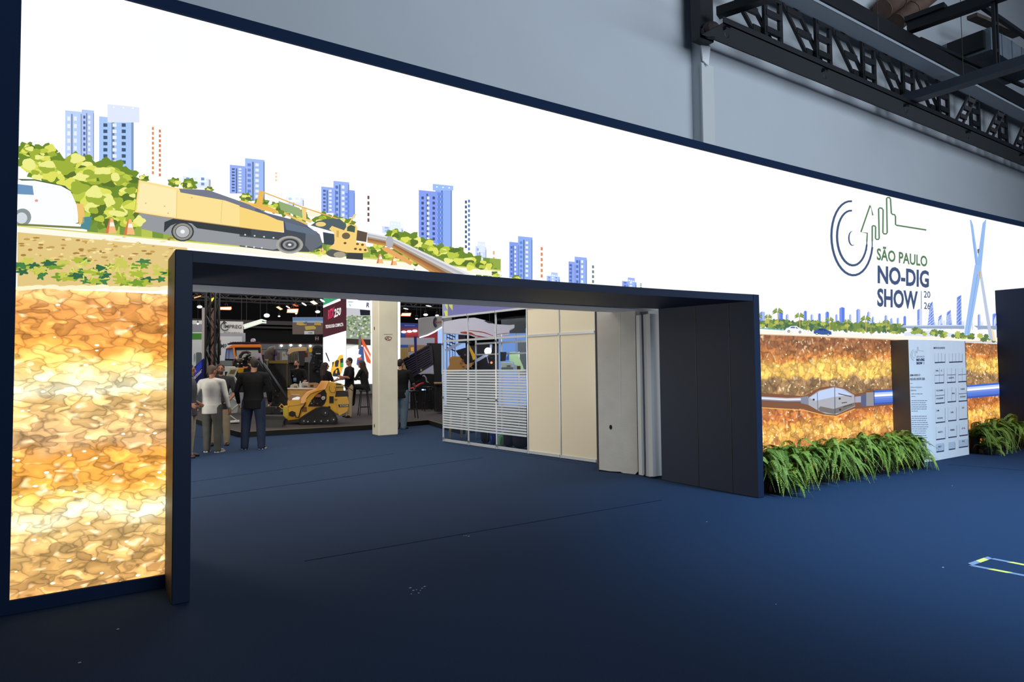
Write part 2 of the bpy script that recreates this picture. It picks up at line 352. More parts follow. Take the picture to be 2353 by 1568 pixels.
def line2(mb, pts, w, rgb, lay=0, gain=1.0):
    ws = w if isinstance(w, (list, tuple)) else [w]*len(pts); L_ = []; Rr = []
    for i, p in enumerate(pts):
        a = pts[max(i-1, 0)]; b = pts[min(i+1, len(pts)-1)]; dx, dy = b[0]-a[0], b[1]-a[1]; l = math.hypot(dx, dy) or 1
        nx, ny = -dy/l*ws[i]/2, dx/l*ws[i]/2; L_.append((p[0]+nx, p[1]+ny)); Rr.append((p[0]-nx, p[1]-ny))
    for i in range(len(pts)-1): P2(mb, [L_[i], L_[i+1], Rr[i+1], Rr[i]], rgb, lay, gain)
def pobj(mb, name): return mb.obj(name, INK, BW, fix=False)
def tower(x0, x1, y0, y1, body, win=(35, 70, 110), cols=2, rows=8, wcol=(235, 243, 255), lay=1, top=None, slope=.1, tcol=None):
    """printed tower block with window rows; slope follows the perspective of the wall"""
    pale = lambda c, k=.20: tuple(int(v+(255-v)*k) for v in c)  # mixing toward white puts the backlight's overexposure into the inks
    body, win = pale(body), pale(win, .12)
    mb = MB(); P2(mb, [(x0, y0), (x1, y0+(x1-x0)*slope), (x1, y1), (x0, y1)], body, lay)
    if top:
        tx0, tx1, ty = top; P2(mb, [(tx0, ty), (tx1, ty+(tx1-tx0)*slope), (tx1, y0+14), (tx0, y0+14)], tcol or tuple(min(255, int(c*1.08)) for c in body), lay+1)
        for k in range(3): P2(mb, circ(tx0+(tx1-tx0)*(.2+.3*k), ty+7+k, 2.2, 1.6, 8), (250, 252, 255), lay+2)
    w = (x1-x0)
    P2(mb, [(x0+w*.36, y0+8), (x0+w*.44, y0+9), (x0+w*.44, y1), (x0+w*.36, y1)], tuple(int(c*.62) for c in body), lay+1)
    P2(mb, [(x0+w*.93, y0+8), (x1, y0+9), (x1, y1), (x0+w*.93, y1)], tuple(int(c*.75) for c in body), lay+1)
    for c in range(cols):
        cx = x0+w*(.12+.8*c/cols)
        for r in range(rows):
            cy = y0+(y1-y0)*(.12+.86*r/rows)
            P2(mb, [(cx, cy), (cx+w*.22/cols*1.6, cy+.6), (cx+w*.22/cols*1.6, cy+(y1-y0)/rows*.5), (cx, cy+(y1-y0)/rows*.5)], win if c % 2 == 0 else wcol, lay+2)
    return mb
BLU = (120, 160, 240)
def addT(*a, **k): pobj(tower(*a, **k), 'printed_building')
addT(150, 188, 254, 372, (176, 204, 252), win=(235, 243, 255), cols=2, rows=6, top=None)
addT(188, 216, 252, 368, (165, 192, 248), win=(50, 80, 150), cols=2, rows=8)
addT(228, 307, 268, 400, (150, 190, 250), win=(40, 66, 96), cols=3, rows=8, top=(247, 320, 240), tcol=(226, 234, 253))
addT(528, 566, 379, 445, (128, 160, 245), win=(50, 72, 140), cols=2, rows=8)
addT(563, 608, 364, 462, (140, 175, 248), win=(90, 120, 220), cols=2, rows=7)
addT(738, 772, 429, 490, (128, 160, 245), win=(60, 85, 160), cols=2, rows=6)
addT(766, 802, 416, 505, (130, 165, 248), win=(70, 100, 190), cols=2, rows=6)
addT(790, 815, 436, 500, (110, 145, 240), win=(90, 130, 235), cols=1, rows=5)
addT(962, 1010, 437, 560, (110, 140, 240), win=(30, 60, 130), cols=3, rows=9)
addT(1000, 1038, 424, 578, (120, 160, 246), win=(90, 130, 235), cols=1, rows=11, top=(994, 1041, 423))
addT(1170, 1192, 556, 638, (105, 140, 240), win=(50, 90, 170), cols=2, rows=7)
addT(1190, 1223, 543, 643, (120, 160, 246), win=(80, 120, 220), cols=2, rows=8)
addT(1306, 1322, 601, 652, (120, 150, 242), win=(60, 90, 180), cols=1, rows=5); addT(1320, 1348, 590, 657, (125, 160, 246), win=(60, 90, 190), cols=2, rows=5)
addT(1429, 1462, 646, 662, (120, 150, 242), win=(70, 100, 190), cols=2, rows=2, top=(1442, 1458, 638))
addT(1256, 1286, 634, 651, (150, 180, 250), win=(100, 140, 240), cols=3, rows=2, top=(1266, 1281, 626))
addT(878, 926, 520, 536, (205, 222, 255), win=(150, 180, 245), cols=2, rows=2, top=(895, 920, 508))
addT(1092, 1117, 566, 604, (200, 216, 255), win=(140, 170, 240), cols=2, rows=3, top=(1097, 1114, 555))
addT(658, 698, 452, 474, (225, 236, 255), win=(190, 210, 250), cols=2, rows=2, top=(660, 690, 441))
addT(420, 484, 405, 432, (222, 234, 255), win=(110, 140, 200), cols=3, rows=2, top=(432, 474, 388))
mb = MB()
for x, y0, y1, c in [(349, 292, 405, (225, 140, 70)), (365, 298, 410, (220, 120, 60)), (632, 396, 420, (250, 215, 160)), (844, 450, 515, (120, 70, 60)), (1068, 461, 575, (60, 90, 110)), (1075, 459, 580, (90, 130, 200)), (1242, 568, 643, (225, 140, 90)), (1360, 610, 655, (110, 130, 120)), (1132, 577, 618, (235, 190, 130)), (1470, 652, 663, (120, 150, 130))]:
    n = max(3, int((y1-y0)/11))
    for k in range(n):
        a = y0+(y1-y0)*k/n; P2(mb, [(x, a), (x+4.5, a+.6), (x+4.5, a+(y1-y0)/n*.62), (x, a+(y1-y0)/n*.62)], c, 1)
pobj(mb, 'printed_window_row')
# foliage
def blob(mb, cx, cy, r, rgb, lay, ry=None, rnd=None, spikes=7, amp=.35):
    rnd = rnd or R_; ry = ry or r*.8; n = 26; ph = rnd.random()*6; amp = amp*.75
    pts = []
    for k in range(n):
        t = 2*math.pi*k/n; q = 1+amp*math.sin(spikes*t+ph)*rnd.uniform(.4, 1); pts.append((cx+r*q*math.cos(t), cy+ry*q*math.sin(t)))
    P2(mb, pts, rgb, lay)
def leafy(name, spots, cols, seed, n2=5):
    rnd = random.Random(seed); mb = MB()
    for (x, y, r) in spots: blob(mb, x, y, r, cols[0], 3, rnd=rnd)
    for (x, y, r) in spots:
        for k in range(n2):
            a = rnd.random()*6.28; q = r*rnd.uniform(.1, .75); blob(mb, x+q*math.cos(a), y+q*.8*math.sin(a), r*rnd.uniform(.28, .5), cols[1+k % (len(cols)-1)], 4+k*.4, rnd=rnd, spikes=rnd.choice((2, 3, 3, 4)), amp=.32, ry=r*rnd.uniform(.16, .34))
    return pobj(mb, name)
YG = [(110, 140, 40), (190, 205, 70), (225, 228, 95), (160, 180, 55), (240, 240, 140), (90, 115, 40)]
leafy('printed_foliage', [(75, 365, 38), (60, 345, 22), (100, 355, 30), (130, 395, 48), (180, 385, 40), (215, 400, 42), (250, 400, 42), (285, 412, 34), (165, 440, 48), (225, 455, 50), (280, 465, 40), (200, 490, 36), (255, 498, 40), (300, 500, 34), (295, 440, 26), (90, 395, 26)], YG, 3, 9)
leafy('printed_foliage', [(400, 420, 14), (435, 425, 18), (330, 412, 12), (480, 437, 10)], YG, 4)
leafy('printed_foliage', [(565, 455, 14), (600, 470, 18), (632, 478, 16), (740, 505, 22), (770, 512, 20), (690, 500, 20), (655, 485, 16), (800, 515, 16)], YG, 5)
leafy('printed_foliage', [(905, 545, 22), (940, 556, 28), (975, 568, 26), (1010, 580, 24), (1045, 592, 30), (1080, 606, 28), (1110, 618, 24), (1135, 630, 16), (870, 575, 20), (900, 590, 22), (950, 604, 18), (1186, 640, 10), (730, 580, 16)], YG, 6, 7)
# drilling rig
mb = MB()
for a in range(200, 1150, 25): P2(mb, [(a, 508+.0925*(a-200)), (a+25, 508+.0925*(a-175)), (a+25, 536+.0925*(a-175)), (a, 536+.0925*(a-200))], [(150, 175, 70), (185, 200, 80), (120, 150, 60)][(a//25) % 3], 2.6)
pobj(mb, 'printed_grass_bank')
mb = MB()
P2(mb, Z('A', [(1000, 672), (1282, 730), (1480, 745), (1882, 905), (1882, 1030), (1250, 945), (970, 905)]), (252, 226, 150), 6)
P2(mb, Z('A', [(1010, 690), (1275, 745), (1270, 940), (985, 895)]), (254, 236, 178), 7)
P2(mb, Z('B', [(0, 520), (250, 600), (395, 660), (395, 760), (180, 745), (0, 722)]), (250, 215, 125), 8)
P2(mb, Z('A', [(1290, 735), (1500, 745), (1882, 880), (1882, 912), (1620, 820), (1300, 762)]), (118, 122, 138), 9)
P2(mb, Z('B', [(0, 500), (60, 505), (250, 590), (600, 680), (620, 715), (340, 650), (240, 605), (0, 530)]), (98, 104, 120), 9)
P2(mb, Z('A', [(1000, 912), (1250, 945), (1882, 1030), (1882, 1165), (1400, 1110), (1180, 1060), (1020, 1025)]), (150, 154, 158), 6)
P2(mb, Z('A', [(1185, 975), (1250, 950), (1882, 1035), (1882, 1085), (1420, 1020), (1380, 985), (1300, 975), (1230, 1000), (1180, 1050)]), (52, 58, 60), 8)
P2(mb, Z('B', [(0, 722), (400, 765), (395, 660), (600, 700), (720, 780), (745, 860), (740, 900), (620, 940), (300, 930), (0, 890)]), (70, 76, 84), 8)
P2(mb, Z('B', [(0, 800), (350, 830), (380, 900), (300, 920), (0, 880)]), (150, 152, 156), 9)
P2(mb, Z('B', [(405, 665), (600, 715), (700, 760), (690, 790), (420, 740)]), (102, 116, 136), 10)
P2(mb, Z('B', [(595, 770), (720, 780), (748, 870), (640, 940), (590, 880)]), (104, 110, 120), 10)
for (c, r) in [((1315, 1045), 82), ]:
    x, y = Z('A', [c])[0]; 
    for k, (q, cc) in enumerate([(1, (60, 62, 64)), (.86, (150, 148, 140)), (.66, (70, 72, 76)), (.6, (185, 186, 188)), (.2, (245, 245, 245))]): P2(mb, circ(x, y, r/3.137*q, r/3.137*q*.86), cc, 11+k)
x, y = Z('B', [(450, 875)])[0]
for k, (q, cc) in enumerate([(1.2, (170, 166, 158)), (.95, (120, 122, 124)), (.82, (52, 56, 60)), (.62, (150, 150, 150)), (.4, (90, 92, 96)), (.15, (240, 240, 240))]): P2(mb, circ(x, y, 26*q, 17*q), cc, 11+k)
for k in range(7):
    x, y = Z('B', [(50+85*k, 785+9*k)])[0] if k < 4 else Z('B', [(60+70*(k-4), 890+6*(k-4))])[0]; P2(mb, circ(x, y, 2.2, 1.8, 8), (230, 228, 215), 12)
for (a, b) in [((1050, 840), 0), ((1185, 862), 0), ((1210, 912), 0), ((1380, 800), 0)]: P2(mb, circ(*Z('A', [a])[0], 1.6, 1.4, 8), (215, 160, 80), 12)
line2(mb, Z('A', [(1000, 672), (970, 905), (1250, 950), (1882, 1034)]), 1.4, (205, 150, 70), 13)
line2(mb, Z('A', [(1275, 745), (1270, 945)]), 1.2, (228, 190, 110), 13); line2(mb, Z('A', [(1600, 820), (1590, 985)]), 1, (228, 190, 110), 13)
pobj(mb, 'printed_drill_rig')
mb = MB()
P2(mb, Z('B', [(0, 470), (160, 510), (345, 570), (355, 600), (200, 560), (0, 500)]), (246, 206, 110), 9)
P2(mb, Z('B', [(180, 385), (222, 395), (205, 510), (330, 560), (350, 600), (100, 520), (150, 500)]), (238, 186, 90), 10)
line2(mb, Z('B', [(220, 405), (380, 465), (560, 535), (880, 640)]), 2.6, (232, 180, 90), 11)
P2(mb, Z('B', [(555, 530), (600, 540), (600, 640), (655, 655), (640, 680), (570, 650)]), (244, 212, 130), 10)
P2(mb, circ(*Z('B', [(672, 592)])[0], 17, 8), (250, 246, 220), 9)
P2(mb, Z('B', [(350, 480), (540, 545), (590, 640), (480, 600), (370, 560)]), (150, 175, 120), 8)
line2(mb, Z('B', [(400, 590), (610, 690)]), 4.5, (240, 195, 110), 10)
P2(mb, circ(*Z('B', [(730, 690)])[0], 12, 5.5), (240, 210, 130), 12)
P2(mb, Z('B', [(820, 640), (900, 640), (960, 690), (960, 800), (850, 760), (640, 700), (700, 660)]), (82, 98, 104), 7)
P2(mb, Z('B', [(750, 760), (860, 780), (850, 880), (760, 870)]), (60, 70, 78), 9)
pobj(mb, 'printed_drill_mast')
mb = MB()
P2(mb, Z('B', [(805, 735), (830, 705), (940, 745), (1030, 600), (1052, 600), (985, 690), (1045, 695), (1060, 720), (1048, 850), (1130, 860), (1160, 940), (1100, 950), (960, 945), (800, 905), (855, 860), (850, 770)]), (250, 212, 126), 13)
P2(mb, Z('B', [(968, 715), (1000, 695), (1040, 712), (1035, 765), (965, 750)]), (70, 92, 74), 14)
P2(mb, circ(*Z('B', [(957, 795)])[0], 9.5, 7.5), (112, 98, 70), 14)
P2(mb, Z('B', [(872, 745), (895, 750), (890, 810), (870, 805)]), (216, 172, 90), 14)
for a in [(1060, 868), (1105, 875), (1042, 912), (1085, 918), (1130, 922), (948, 860)]: P2(mb, circ(*Z('B', [a])[0], 3.4, 2.7, 10), (110, 84, 40), 14)
P2(mb, circ(*Z('B', [(880, 950)])[0], 26, 10), (90, 90, 88), 11); P2(mb, circ(*Z('B', [(900, 965)])[0], 14, 7), (170, 162, 140), 12)
P2(mb, Z('B', [(960, 940), (1110, 950), (1110, 1010), (960, 1000)]), (62, 62, 66), 11)
pobj(mb, 'printed_drill_cab')
mb = MB()
P2(mb, Z('B', [(1050, 740), (1150, 765), (1140, 850), (1048, 835)]), (96, 78, 62), 9)
for k in range(7):
    f0, f1 = k/7, (k+1)/7; cc = [(232, 232, 236), (190, 188, 192), (206, 206, 210), (172, 150, 128), (150, 104, 64), (182, 124, 66), (205, 150, 84)][k]
    P2(mb, Z('B', [(1150+0*k, 760+95*f0), (1380-20*f0, 810+85*f0), (2080-330*f0, 1140-30*f0*0), (2080-330*f1, 1140), (1380-20*f1, 810+85*f1), (1150, 760+95*f1)]), cc, 9+k*.1)
P2(mb, circ(*Z('B', [(1350, 850)])[0], 9, 14), (180, 180, 186), 10.5)
P2(mb, Z('B', [(1270, 900), (1330, 895), (1560, 1030), (1540, 1060), (1300, 930)]), (236, 170, 100), 10)
pobj(mb, 'printed_pipe')
# van, cones, road
mb = MB()
P2(mb, [(40, 416), (80, 416), (140, 428), (162, 440), (178, 475), (180, 512), (150, 520), (40, 516)], (252, 253, 255), 11)
P2(mb, [(40, 424), (75, 428), (78, 449), (40, 447)], (110, 150, 190), 12); P2(mb, [(40, 412), (80, 413), (150, 428), (168, 446), (60, 420)], (70, 90, 60), 10)
P2(mb, circ(52, 500, 20, 20), (140, 150, 150), 12); P2(mb, circ(50, 502, 13, 13), (210, 220, 225), 13); P2(mb, circ(84, 462, 4, 3.2, 10), (230, 160, 150), 13)
P2(mb, [(176, 468), (192, 470), (196, 512), (182, 518)], (240, 196, 110), 12); P2(mb, [(40, 514), (150, 520), (190, 522), (190, 527), (40, 519)], (120, 130, 70), 12)
P2(mb, [(190, 500), (212, 498), (206, 530), (184, 526)], (80, 140, 150), 12)
pobj(mb, 'printed_van')
for (x, y, s) in [(255, 537, 1), (297, 540, 1), (872, 606, .62), (904, 610, .58), (740, 580, .3)]:
    mb = MB(); P2(mb, [(x-3*s, y-35*s), (x+4*s, y-35*s), (x+13*s, y), (x-13*s, y)], (246, 190, 130), 14); P2(mb, [(x-4.5*s, y-25*s), (x+6*s, y-25*s), (x+8.5*s, y-16*s), (x-7*s, y-16*s)], (255, 248, 235), 15)
    P2(mb, [(x-3*s, y-35*s), (x-1*s, y-35*s), (x-6*s, y), (x-13*s, y)], (222, 120, 70), 16); pobj(mb, 'printed_cone')
mb = MB(); xs = list(range(40, 1180, 30)); topy = lambda x: 521+.0925*(x-40); boty = lambda x: 534+.0925*(x-40)
for a in xs[:-1]:
    P2(mb, [(a, topy(a)), (a+30, topy(a+30)), (a+30, boty(a+30)), (a, boty(a))], (255, 250, 232), 5)
for a in xs[:-1]: P2(mb, [(a, topy(a)-3), (a+30, topy(a+30)-3), (a+30, topy(a+30)), (a, topy(a))], (215, 215, 110), 5)
pobj(mb, 'printed_road')
mb = MB(); rnd = random.Random(11)
for a in range(40, 430, 26): P2(mb, [(a, boty(a)), (a+26, boty(a+26)), (a+26, 662), (a, 662)], (228, 200, 130), 3)
for k in range(120):
    x = rnd.uniform(45, 415); y = rnd.uniform(545, 600); P2(mb, circ(x, y, rnd.uniform(3, 9), rnd.uniform(1.5, 3), 8), rnd.choice([(250, 230, 165), (200, 160, 80), (240, 215, 140), (170, 130, 60)]), 4+k*.02)
for k in range(60):
    x = rnd.uniform(45, 400); y = rnd.uniform(598, 652); blob(mb, x, y, rnd.uniform(8, 20), rnd.choice([(70, 130, 70), (120, 160, 50), (175, 190, 60), (50, 105, 70), (205, 205, 90)]), 7+k*.03, ry=rnd.uniform(4, 9), rnd=rnd, spikes=5, amp=.6)
for k in range(26):
    x = rnd.uniform(150, 320); y = rnd.uniform(605, 640); a = rnd.uniform(0, 6.28); line2(mb, [(x, y), (x+22*math.cos(a), y+12*math.sin(a))], [4, .6], (225, 225, 110), 10)
for k in range(16): P2(mb, circ(45+24*k+rnd.uniform(-5, 5), 662+rnd.uniform(-3, 3), 18, 5), (255, 246, 205), 9.5)
pobj(mb, 'printed_grass_bank')
# ---- right hand picture
mb = MB()
def strip2(mb, xs, t, b, rgb, lay):
    for a, c in zip(xs[:-1], xs[1:]): P2(mb, [(a, t(a)), (c, t(c)), (c, b(c)), (a, b(a))], rgb, lay)
xsR = list(range(1728, 2352, 24)); rt = lambda x: 758+.040*(x-1730) if x < 2100 else 773+.018*(x-2100)
strip2(mb, xsR, rt, lambda x: rt(x)+9, (255, 248, 235), 6); strip2(mb, xsR, lambda x: rt(x)+6, lambda x: rt(x)+11, (225, 195, 160), 5.5)
pobj(mb, 'printed_road')
mb = MB()
rnd = random.Random(21)
for (x, w, t, b) in [(1745, 12, 716, 745), (1788, 10, 715, 745), (1805, 7, 722, 748), (1846, 7, 714, 745), (1862, 6, 722, 748), (1879, 6, 720, 748), (1896, 8, 716, 746), (1919, 5, 722, 746), (1928, 12, 706, 748), (1951, 5, 722, 750), (1967, 9, 710, 750), (1992, 7, 716, 750), (2003, 5, 727, 752), (2032, 6, 724, 756), (2045, 5, 731, 756), (2060, 5, 730, 757), (2075, 6, 726, 757), (2107, 11, 710, 757), (2002, 4, 730, 750), (2280, 8, 720, 758), (2246, 6, 722, 758)]:
    P2(mb, [(x, t+3), (x+w*.45, t), (x+w*.45, b), (x, b)], (125, 150, 235), 3); P2(mb, [(x+w*.45, t), (x+w, t+2), (x+w, b), (x+w*.45, b)], rnd.choice([(170, 190, 248), (90, 125, 235), (205, 216, 252)]), 3)
for k in range(40):
    x = rnd.uniform(1770, 2270); P2(mb, [(x, 735+rnd.uniform(0, 12)), (x+4, 736), (x+4, 758), (x, 758)], (222, 230, 253), 2.5)
pobj(mb, 'printed_skyline')
def gtower(x0, x1, y0, y1, slant):
    mb = MB(); P2(mb, [(x0, y0+6), (x1, y0), (x1+slant, y1), (x0-slant, y1)], (118, 150, 238), 4)
    n = 7
    for k in range(n):
        y = y0+8+(y1-y0-10)*k/n; line2(mb, [(x0-slant*k/n, y+10), (x1+slant*k/n, y-2)], .9, (225, 235, 255), 5)
    line2(mb, [((x0+x1)/2, y0+3), ((x0+x1)/2+1, y1)], 1.4, (70, 95, 200), 5); pobj(mb, 'printed_building')
for a in [(2136, 2142, 693, 748, 5), (2156, 2163, 723, 747, 2), (2175, 2184, 712, 747, 2), (2198, 2208, 678, 747, 1), (2283, 2288, 719, 748, 1)]: gtower(*a)
mb = MB(); G1 = [(95, 125, 70), (150, 170, 75), (185, 195, 85), (75, 110, 75), (120, 145, 65)]
rnd = random.Random(31)
for k in range(46):
    x = 1735+k*7.5; y = 748+.035*(x-1735); blob(mb, x, y-4, rnd.uniform(9, 14), rnd.choice(G1[:1]+G1[3:]), 6, ry=rnd.uniform(7, 12), rnd=rnd)
for k in range(120):
    x = rnd.uniform(1735, 2070); y = 742+.035*(x-1735)+rnd.uniform(-8, 12); blob(mb, x, y, rnd.uniform(3, 7), rnd.choice(G1), 6.5+k*.01, ry=rnd.uniform(2.5, 5), rnd=rnd)
pobj(mb, 'printed_foliage')
mb = MB()
for (x, y, s) in [(1786, 718, 1.1), (1836, 728, 1), (1740, 728, .9), (1764, 730, .8), (1988, 735, 1.1), (1905, 737, .9), (1855, 742, .8), (2035, 742, .8), (1945, 742, .9), (2000, 752, .7)]:
    line2(mb, [(x, y), (x+1, y+26*s)], 1.8*s, (215, 175, 90), 9)
    for k in range(11):
        a = math.radians(-200+k*22); x2, y2 = x+13*s*math.cos(a), y+8*s*math.sin(a)-2
        P2(mb, [(x-.8, y), (x+7*s*math.cos(a), y+7*s*math.sin(a)-3.5*s), (x2, y2+4*s), (x+6*s*math.cos(a), y+5*s*math.sin(a)+.5)], (170, 185, 75) if k % 2 else (95, 130, 85), 9.4)
pobj(mb, 'printed_palm')
def car(ref, x0, y0, body, dark):
    mb = MB(); s = 1/7.353; q = lambda pts: [(x0+a*s, y0+b*s) for a, b in pts]
    P2(mb, q([(0, 60), (15, 35), (60, 22), (90, 0), (190, 0), (235, 30), (300, 55), (305, 105), (150, 108), (5, 88)]), body, 11)
    P2(mb, q([(75, 32), (98, 10), (160, 12), (162, 36)]), dark, 12); P2(mb, q([(170, 14), (195, 22), (222, 45), (175, 38)]), dark, 12)
    for (a, b) in [(55, 88), (245, 100)]: P2(mb, circ(x0+a*s, y0+b*s, 3, 3, 10), (50, 52, 60), 12); P2(mb, circ(x0+a*s, y0+b*s, 1.6, 1.6, 8), (230, 235, 240), 13)
    pobj(mb, 'printed_car')
car('E', *Z('E', [(540, 440)])[0], (250, 252, 255), (70, 100, 170)); car('E', *Z('E', [(1015, 478)])[0], (52, 90, 160), (30, 50, 100))
mb = MB()  # guard rail, river, bridge
line2(mb, Z('E', [(0, 470), (520, 505)]), 2.4, (110, 170, 160), 10); line2(mb, Z('E', [(1280, 550), (1800, 585), (2353, 620)]), 1, (235, 250, 250), 10.5)
for k in range(14): line2(mb, Z('E', [(1300+k*80, 552+k*5.4), (1300+k*80, 590+k*5.4)]), .9, (235, 250, 245), 10.5)
pobj(mb, 'printed_guard_rail')
mb = MB()
P2(mb, Z('C', [(830, 1420), (960, 1400), (1100, 1400), (1420, 1440), (1500, 1500), (1740, 1510), (1740, 1530), (840, 1485)]), (222, 232, 255), 4)
P2(mb, Z('C', [(1020, 1450), (1180, 1470), (1320, 1490), (1000, 1475)]), (130, 160, 235), 5); P2(mb, Z('C', [(930, 1420), (1020, 1410), (1060, 1440)]), (160, 185, 240), 5)
P2(mb, Z('C', [(740, 1355), (1420, 1350), (1420, 1382), (900, 1378), (740, 1365)]), (150, 170, 200), 6); P2(mb, Z('C', [(820, 1348), (1420, 1342), (1420, 1352), (820, 1358)]), (205, 218, 240), 7)
P2(mb, Z('C', [(1510, 1350), (1740, 1352), (1740, 1388), (1560, 1384)]), (150, 170, 200), 6)
rnd = random.Random(5)
for k in range(40):
    a = rnd.uniform(900, 1720); blob(mb, *Z('C', [(a, 1395+(a-900)*.1+rnd.uniform(-20, 25))])[0], rnd.uniform(4, 9), rnd.choice(G1), 8+k*.02, ry=rnd.uniform(3, 6), rnd=rnd)
pobj(mb, 'printed_river')
mb = MB()
LB = (150, 188, 240)
P2(mb, Z('C', [(1472, 322), (1484, 320), (1503, 372), (1560, 760), (1530, 790)]), LB, 9); P2(mb, Z('C', [(1596, 352), (1632, 312), (1580, 830), (1535, 830), (1560, 600)]), LB, 9.5)
P2(mb, Z('C', [(1520, 760), (1582, 760), (1580, 830), (1470, 1440), (1415, 1440)]), (156, 192, 242), 10); P2(mb, Z('C', [(1560, 820), (1582, 800), (1700, 1500), (1660, 1480)]), (190, 202, 225), 9)
P2(mb, Z('C', [(1543, 608), (1565, 602), (1556, 655), (1546, 640)]), (105, 100, 115), 11); P2(mb, Z('C', [(1556, 825), (1570, 825), (1576, 900), (1560, 870)]), (225, 170, 90), 11)
P2(mb, Z('C', [(1680, 1380), (1700, 1385), (1725, 1500), (1700, 1500)]), (250, 225, 185), 9)
line2(mb, Z('C', [(1500, 500), (1535, 760)]), 1, (120, 155, 225), 12); line2(mb, Z('C', [(1545, 850), (1450, 1430)]), 1, (120, 155, 225), 12)
for k in range(9): line2(mb, Z('C', [(930+30*k, 1345), (1160+25*k, 1110+18*k)]), .5, (228, 236, 252), 6)
pobj(mb, 'printed_bridge_tower')
# underground pipe and reamer
mb = MB()
P2(mb, Z('D', [(120, 725), (480, 755), (600, 690), (680, 678), (780, 690), (860, 740), (1000, 705), (1140, 700), (1140, 820), (860, 850), (720, 905), (600, 895), (480, 850), (120, 845)]), (130, 82, 52), 3)
line2(mb, Z('D', [(120, 838), (480, 860), (620, 895), (720, 905), (860, 850)]), 2, (245, 185, 90), 4)
for k, cc in enumerate([(200, 205, 222), (236, 240, 250), (150, 140, 145), (110, 85, 80)]): P2(mb, Z('D', [(120, 755+k*9), (350, 768+k*9), (505, 764+k*10), (505, 774+k*10), (350, 777+k*9), (120, 764+k*9)]), cc, 5)
P2(mb, Z('D', [(455, 762), (512, 752), (512, 820), (455, 806)]), (135, 138, 158), 6)
body = [(512, 765), (590, 712), (700, 686), (712, 686), (780, 700), (855, 745), (862, 830), (720, 892), (640, 885), (585, 862), (512, 820)]
P2(mb, Z('D', body), (176, 176, 184), 7); P2(mb, Z('D', [(520, 765), (600, 715), (700, 690), (760, 700), (840, 745), (700, 760), (560, 790)]), (196, 212, 246), 8)
P2(mb, Z('D', [(585, 850), (600, 868), (700, 888), (760, 872), (860, 825), (860, 800), (700, 850), (600, 830)]), (120, 112, 106), 8)
line2(mb, Z('D', [(577, 725), (582, 860)]), 1.2, (70, 72, 84), 9); line2(mb, Z('D', [(708, 686), (710, 892)]), 1.4, (60, 64, 80), 9)
for a in [(550, 780), (745, 772), (748, 855)]: P2(mb, circ(*Z('D', [a])[0], 2.6, 2.6, 10), (60, 52, 50), 10)
for (a, b) in [((735, 735), (835, 758)), ((760, 805), (800, 800)), ((770, 835), (840, 815))]: line2(mb, Z('D', [a, b]), 2, (80, 62, 52), 10)
P2(mb, Z('D', [(860, 758), (915, 752), (918, 800), (862, 802)]), (168, 172, 196), 8); P2(mb, Z('D', [(905, 742), (945, 738), (945, 832), (905, 826)]), (90, 96, 130), 9); P2(mb, Z('D', [(945, 726), (1000, 724), (1002, 826), (945, 828)]), (150, 148, 152), 9)
pobj(mb, 'printed_reamer')
mb = MB()
for k, cc in enumerate([(60, 105, 220), (190, 210, 252), (255, 255, 255), (120, 150, 235), (95, 130, 225), (85, 120, 215), (60, 90, 180)]):
    y0 = lambda a: 712+k*16; P2(mb, Z('D', [(1000, 712+k*15.5), (1560, 684+k*14.5), (1945, 652+k*14), (1945, 652+(k+1)*14), (1560, 684+(k+1)*14.5), (1000, 712+(k+1)*15.5)]), cc, 8+.1*k)
line2(mb, Z('D', [(1003, 712), (1003, 822)]), 2, (40, 60, 130), 9)
pobj(mb, 'printed_pipe')
# ---- logo and lettering
NV = (62, 82, 122); GR = (84, 124, 84)
mb = MB()
def arc(cx, cy, rx, ry, a0, a1, w0, w1, rgb, n=26, rot=0):
    pts = []; ws = []
    for k in range(n+1):
        t = math.radians(a0+(a1-a0)*k/n); x = rx*math.cos(t); y = ry*math.sin(t); pts.append((cx+x, cy+y+.12*x)); ws.append(w0+(w1-w0)*math.sin(math.pi*k/n))
    line2(mb, Z('C', pts), [w*1.15/4.2368 for w in ws], rgb, 16)
arc(322, 500, 201, 360, -90, -350, 16, 20, NV); arc(322, 498, 146, 266, -90, -350, 15, 20, NV); arc(325, 502, 34, 68, -90, -300, 3, 13, NV)
line2(mb, Z('C', [(466, 530), (470, 450), (408, 440), (498, 180), (524, 278)]), 14.5/4.2368, GR, 17)
line2(mb, Z('C', [(518, 530), (518, 385), (526, 378), (545, 382), (551, 392), (550, 500), (560, 512), (580, 510), (586, 500), (580, 215), (590, 205), (612, 208), (624, 225), (622, 445), (632, 458), (655, 458), (664, 445), (658, 112), (668, 104), (688, 106), (696, 120), (704, 255), (715, 268), (735, 270), (745, 290), (745, 365), (755, 374), (1045, 420)]), 14.5/4.2368, GR, 17)
line2(mb, Z('C', [(466, 525), (466, 560), (463, 620)]), 2.4, NV, 16); line2(mb, Z('C', [(518, 525), (518, 580), (514, 620)]), 2.4, NV, 16)
pobj(mb, 'printed_emblem')
def wtext(name, txt, quad, rgb, off=.02, ref='C', lay=18, spacing=1.0, par=None):
    mb = MB(); mb.col(rgb, G); q = [Vector((*wpx(*p), 0)) for p in Z(ref, quad)]
    text_on(mb, txt, *q, off=off, fn=lambda p: WP(p.x, p.y, .003+lay*.0006), spacing=spacing); pobj(mb, name)
wtext('lettering', 'SÃO PAULO', [(562, 568), (1054, 650), (1054, 780), (562, 712)], GR, .026, spacing=1.02)
wtext('lettering', 'NO-DIG', [(570, 762), (1070, 815), (1070, 985), (570, 940)], NV, .034)
wtext('lettering', 'SHOW', [(566, 985), (962, 1015), (962, 1195), (566, 1165)], NV, .034)
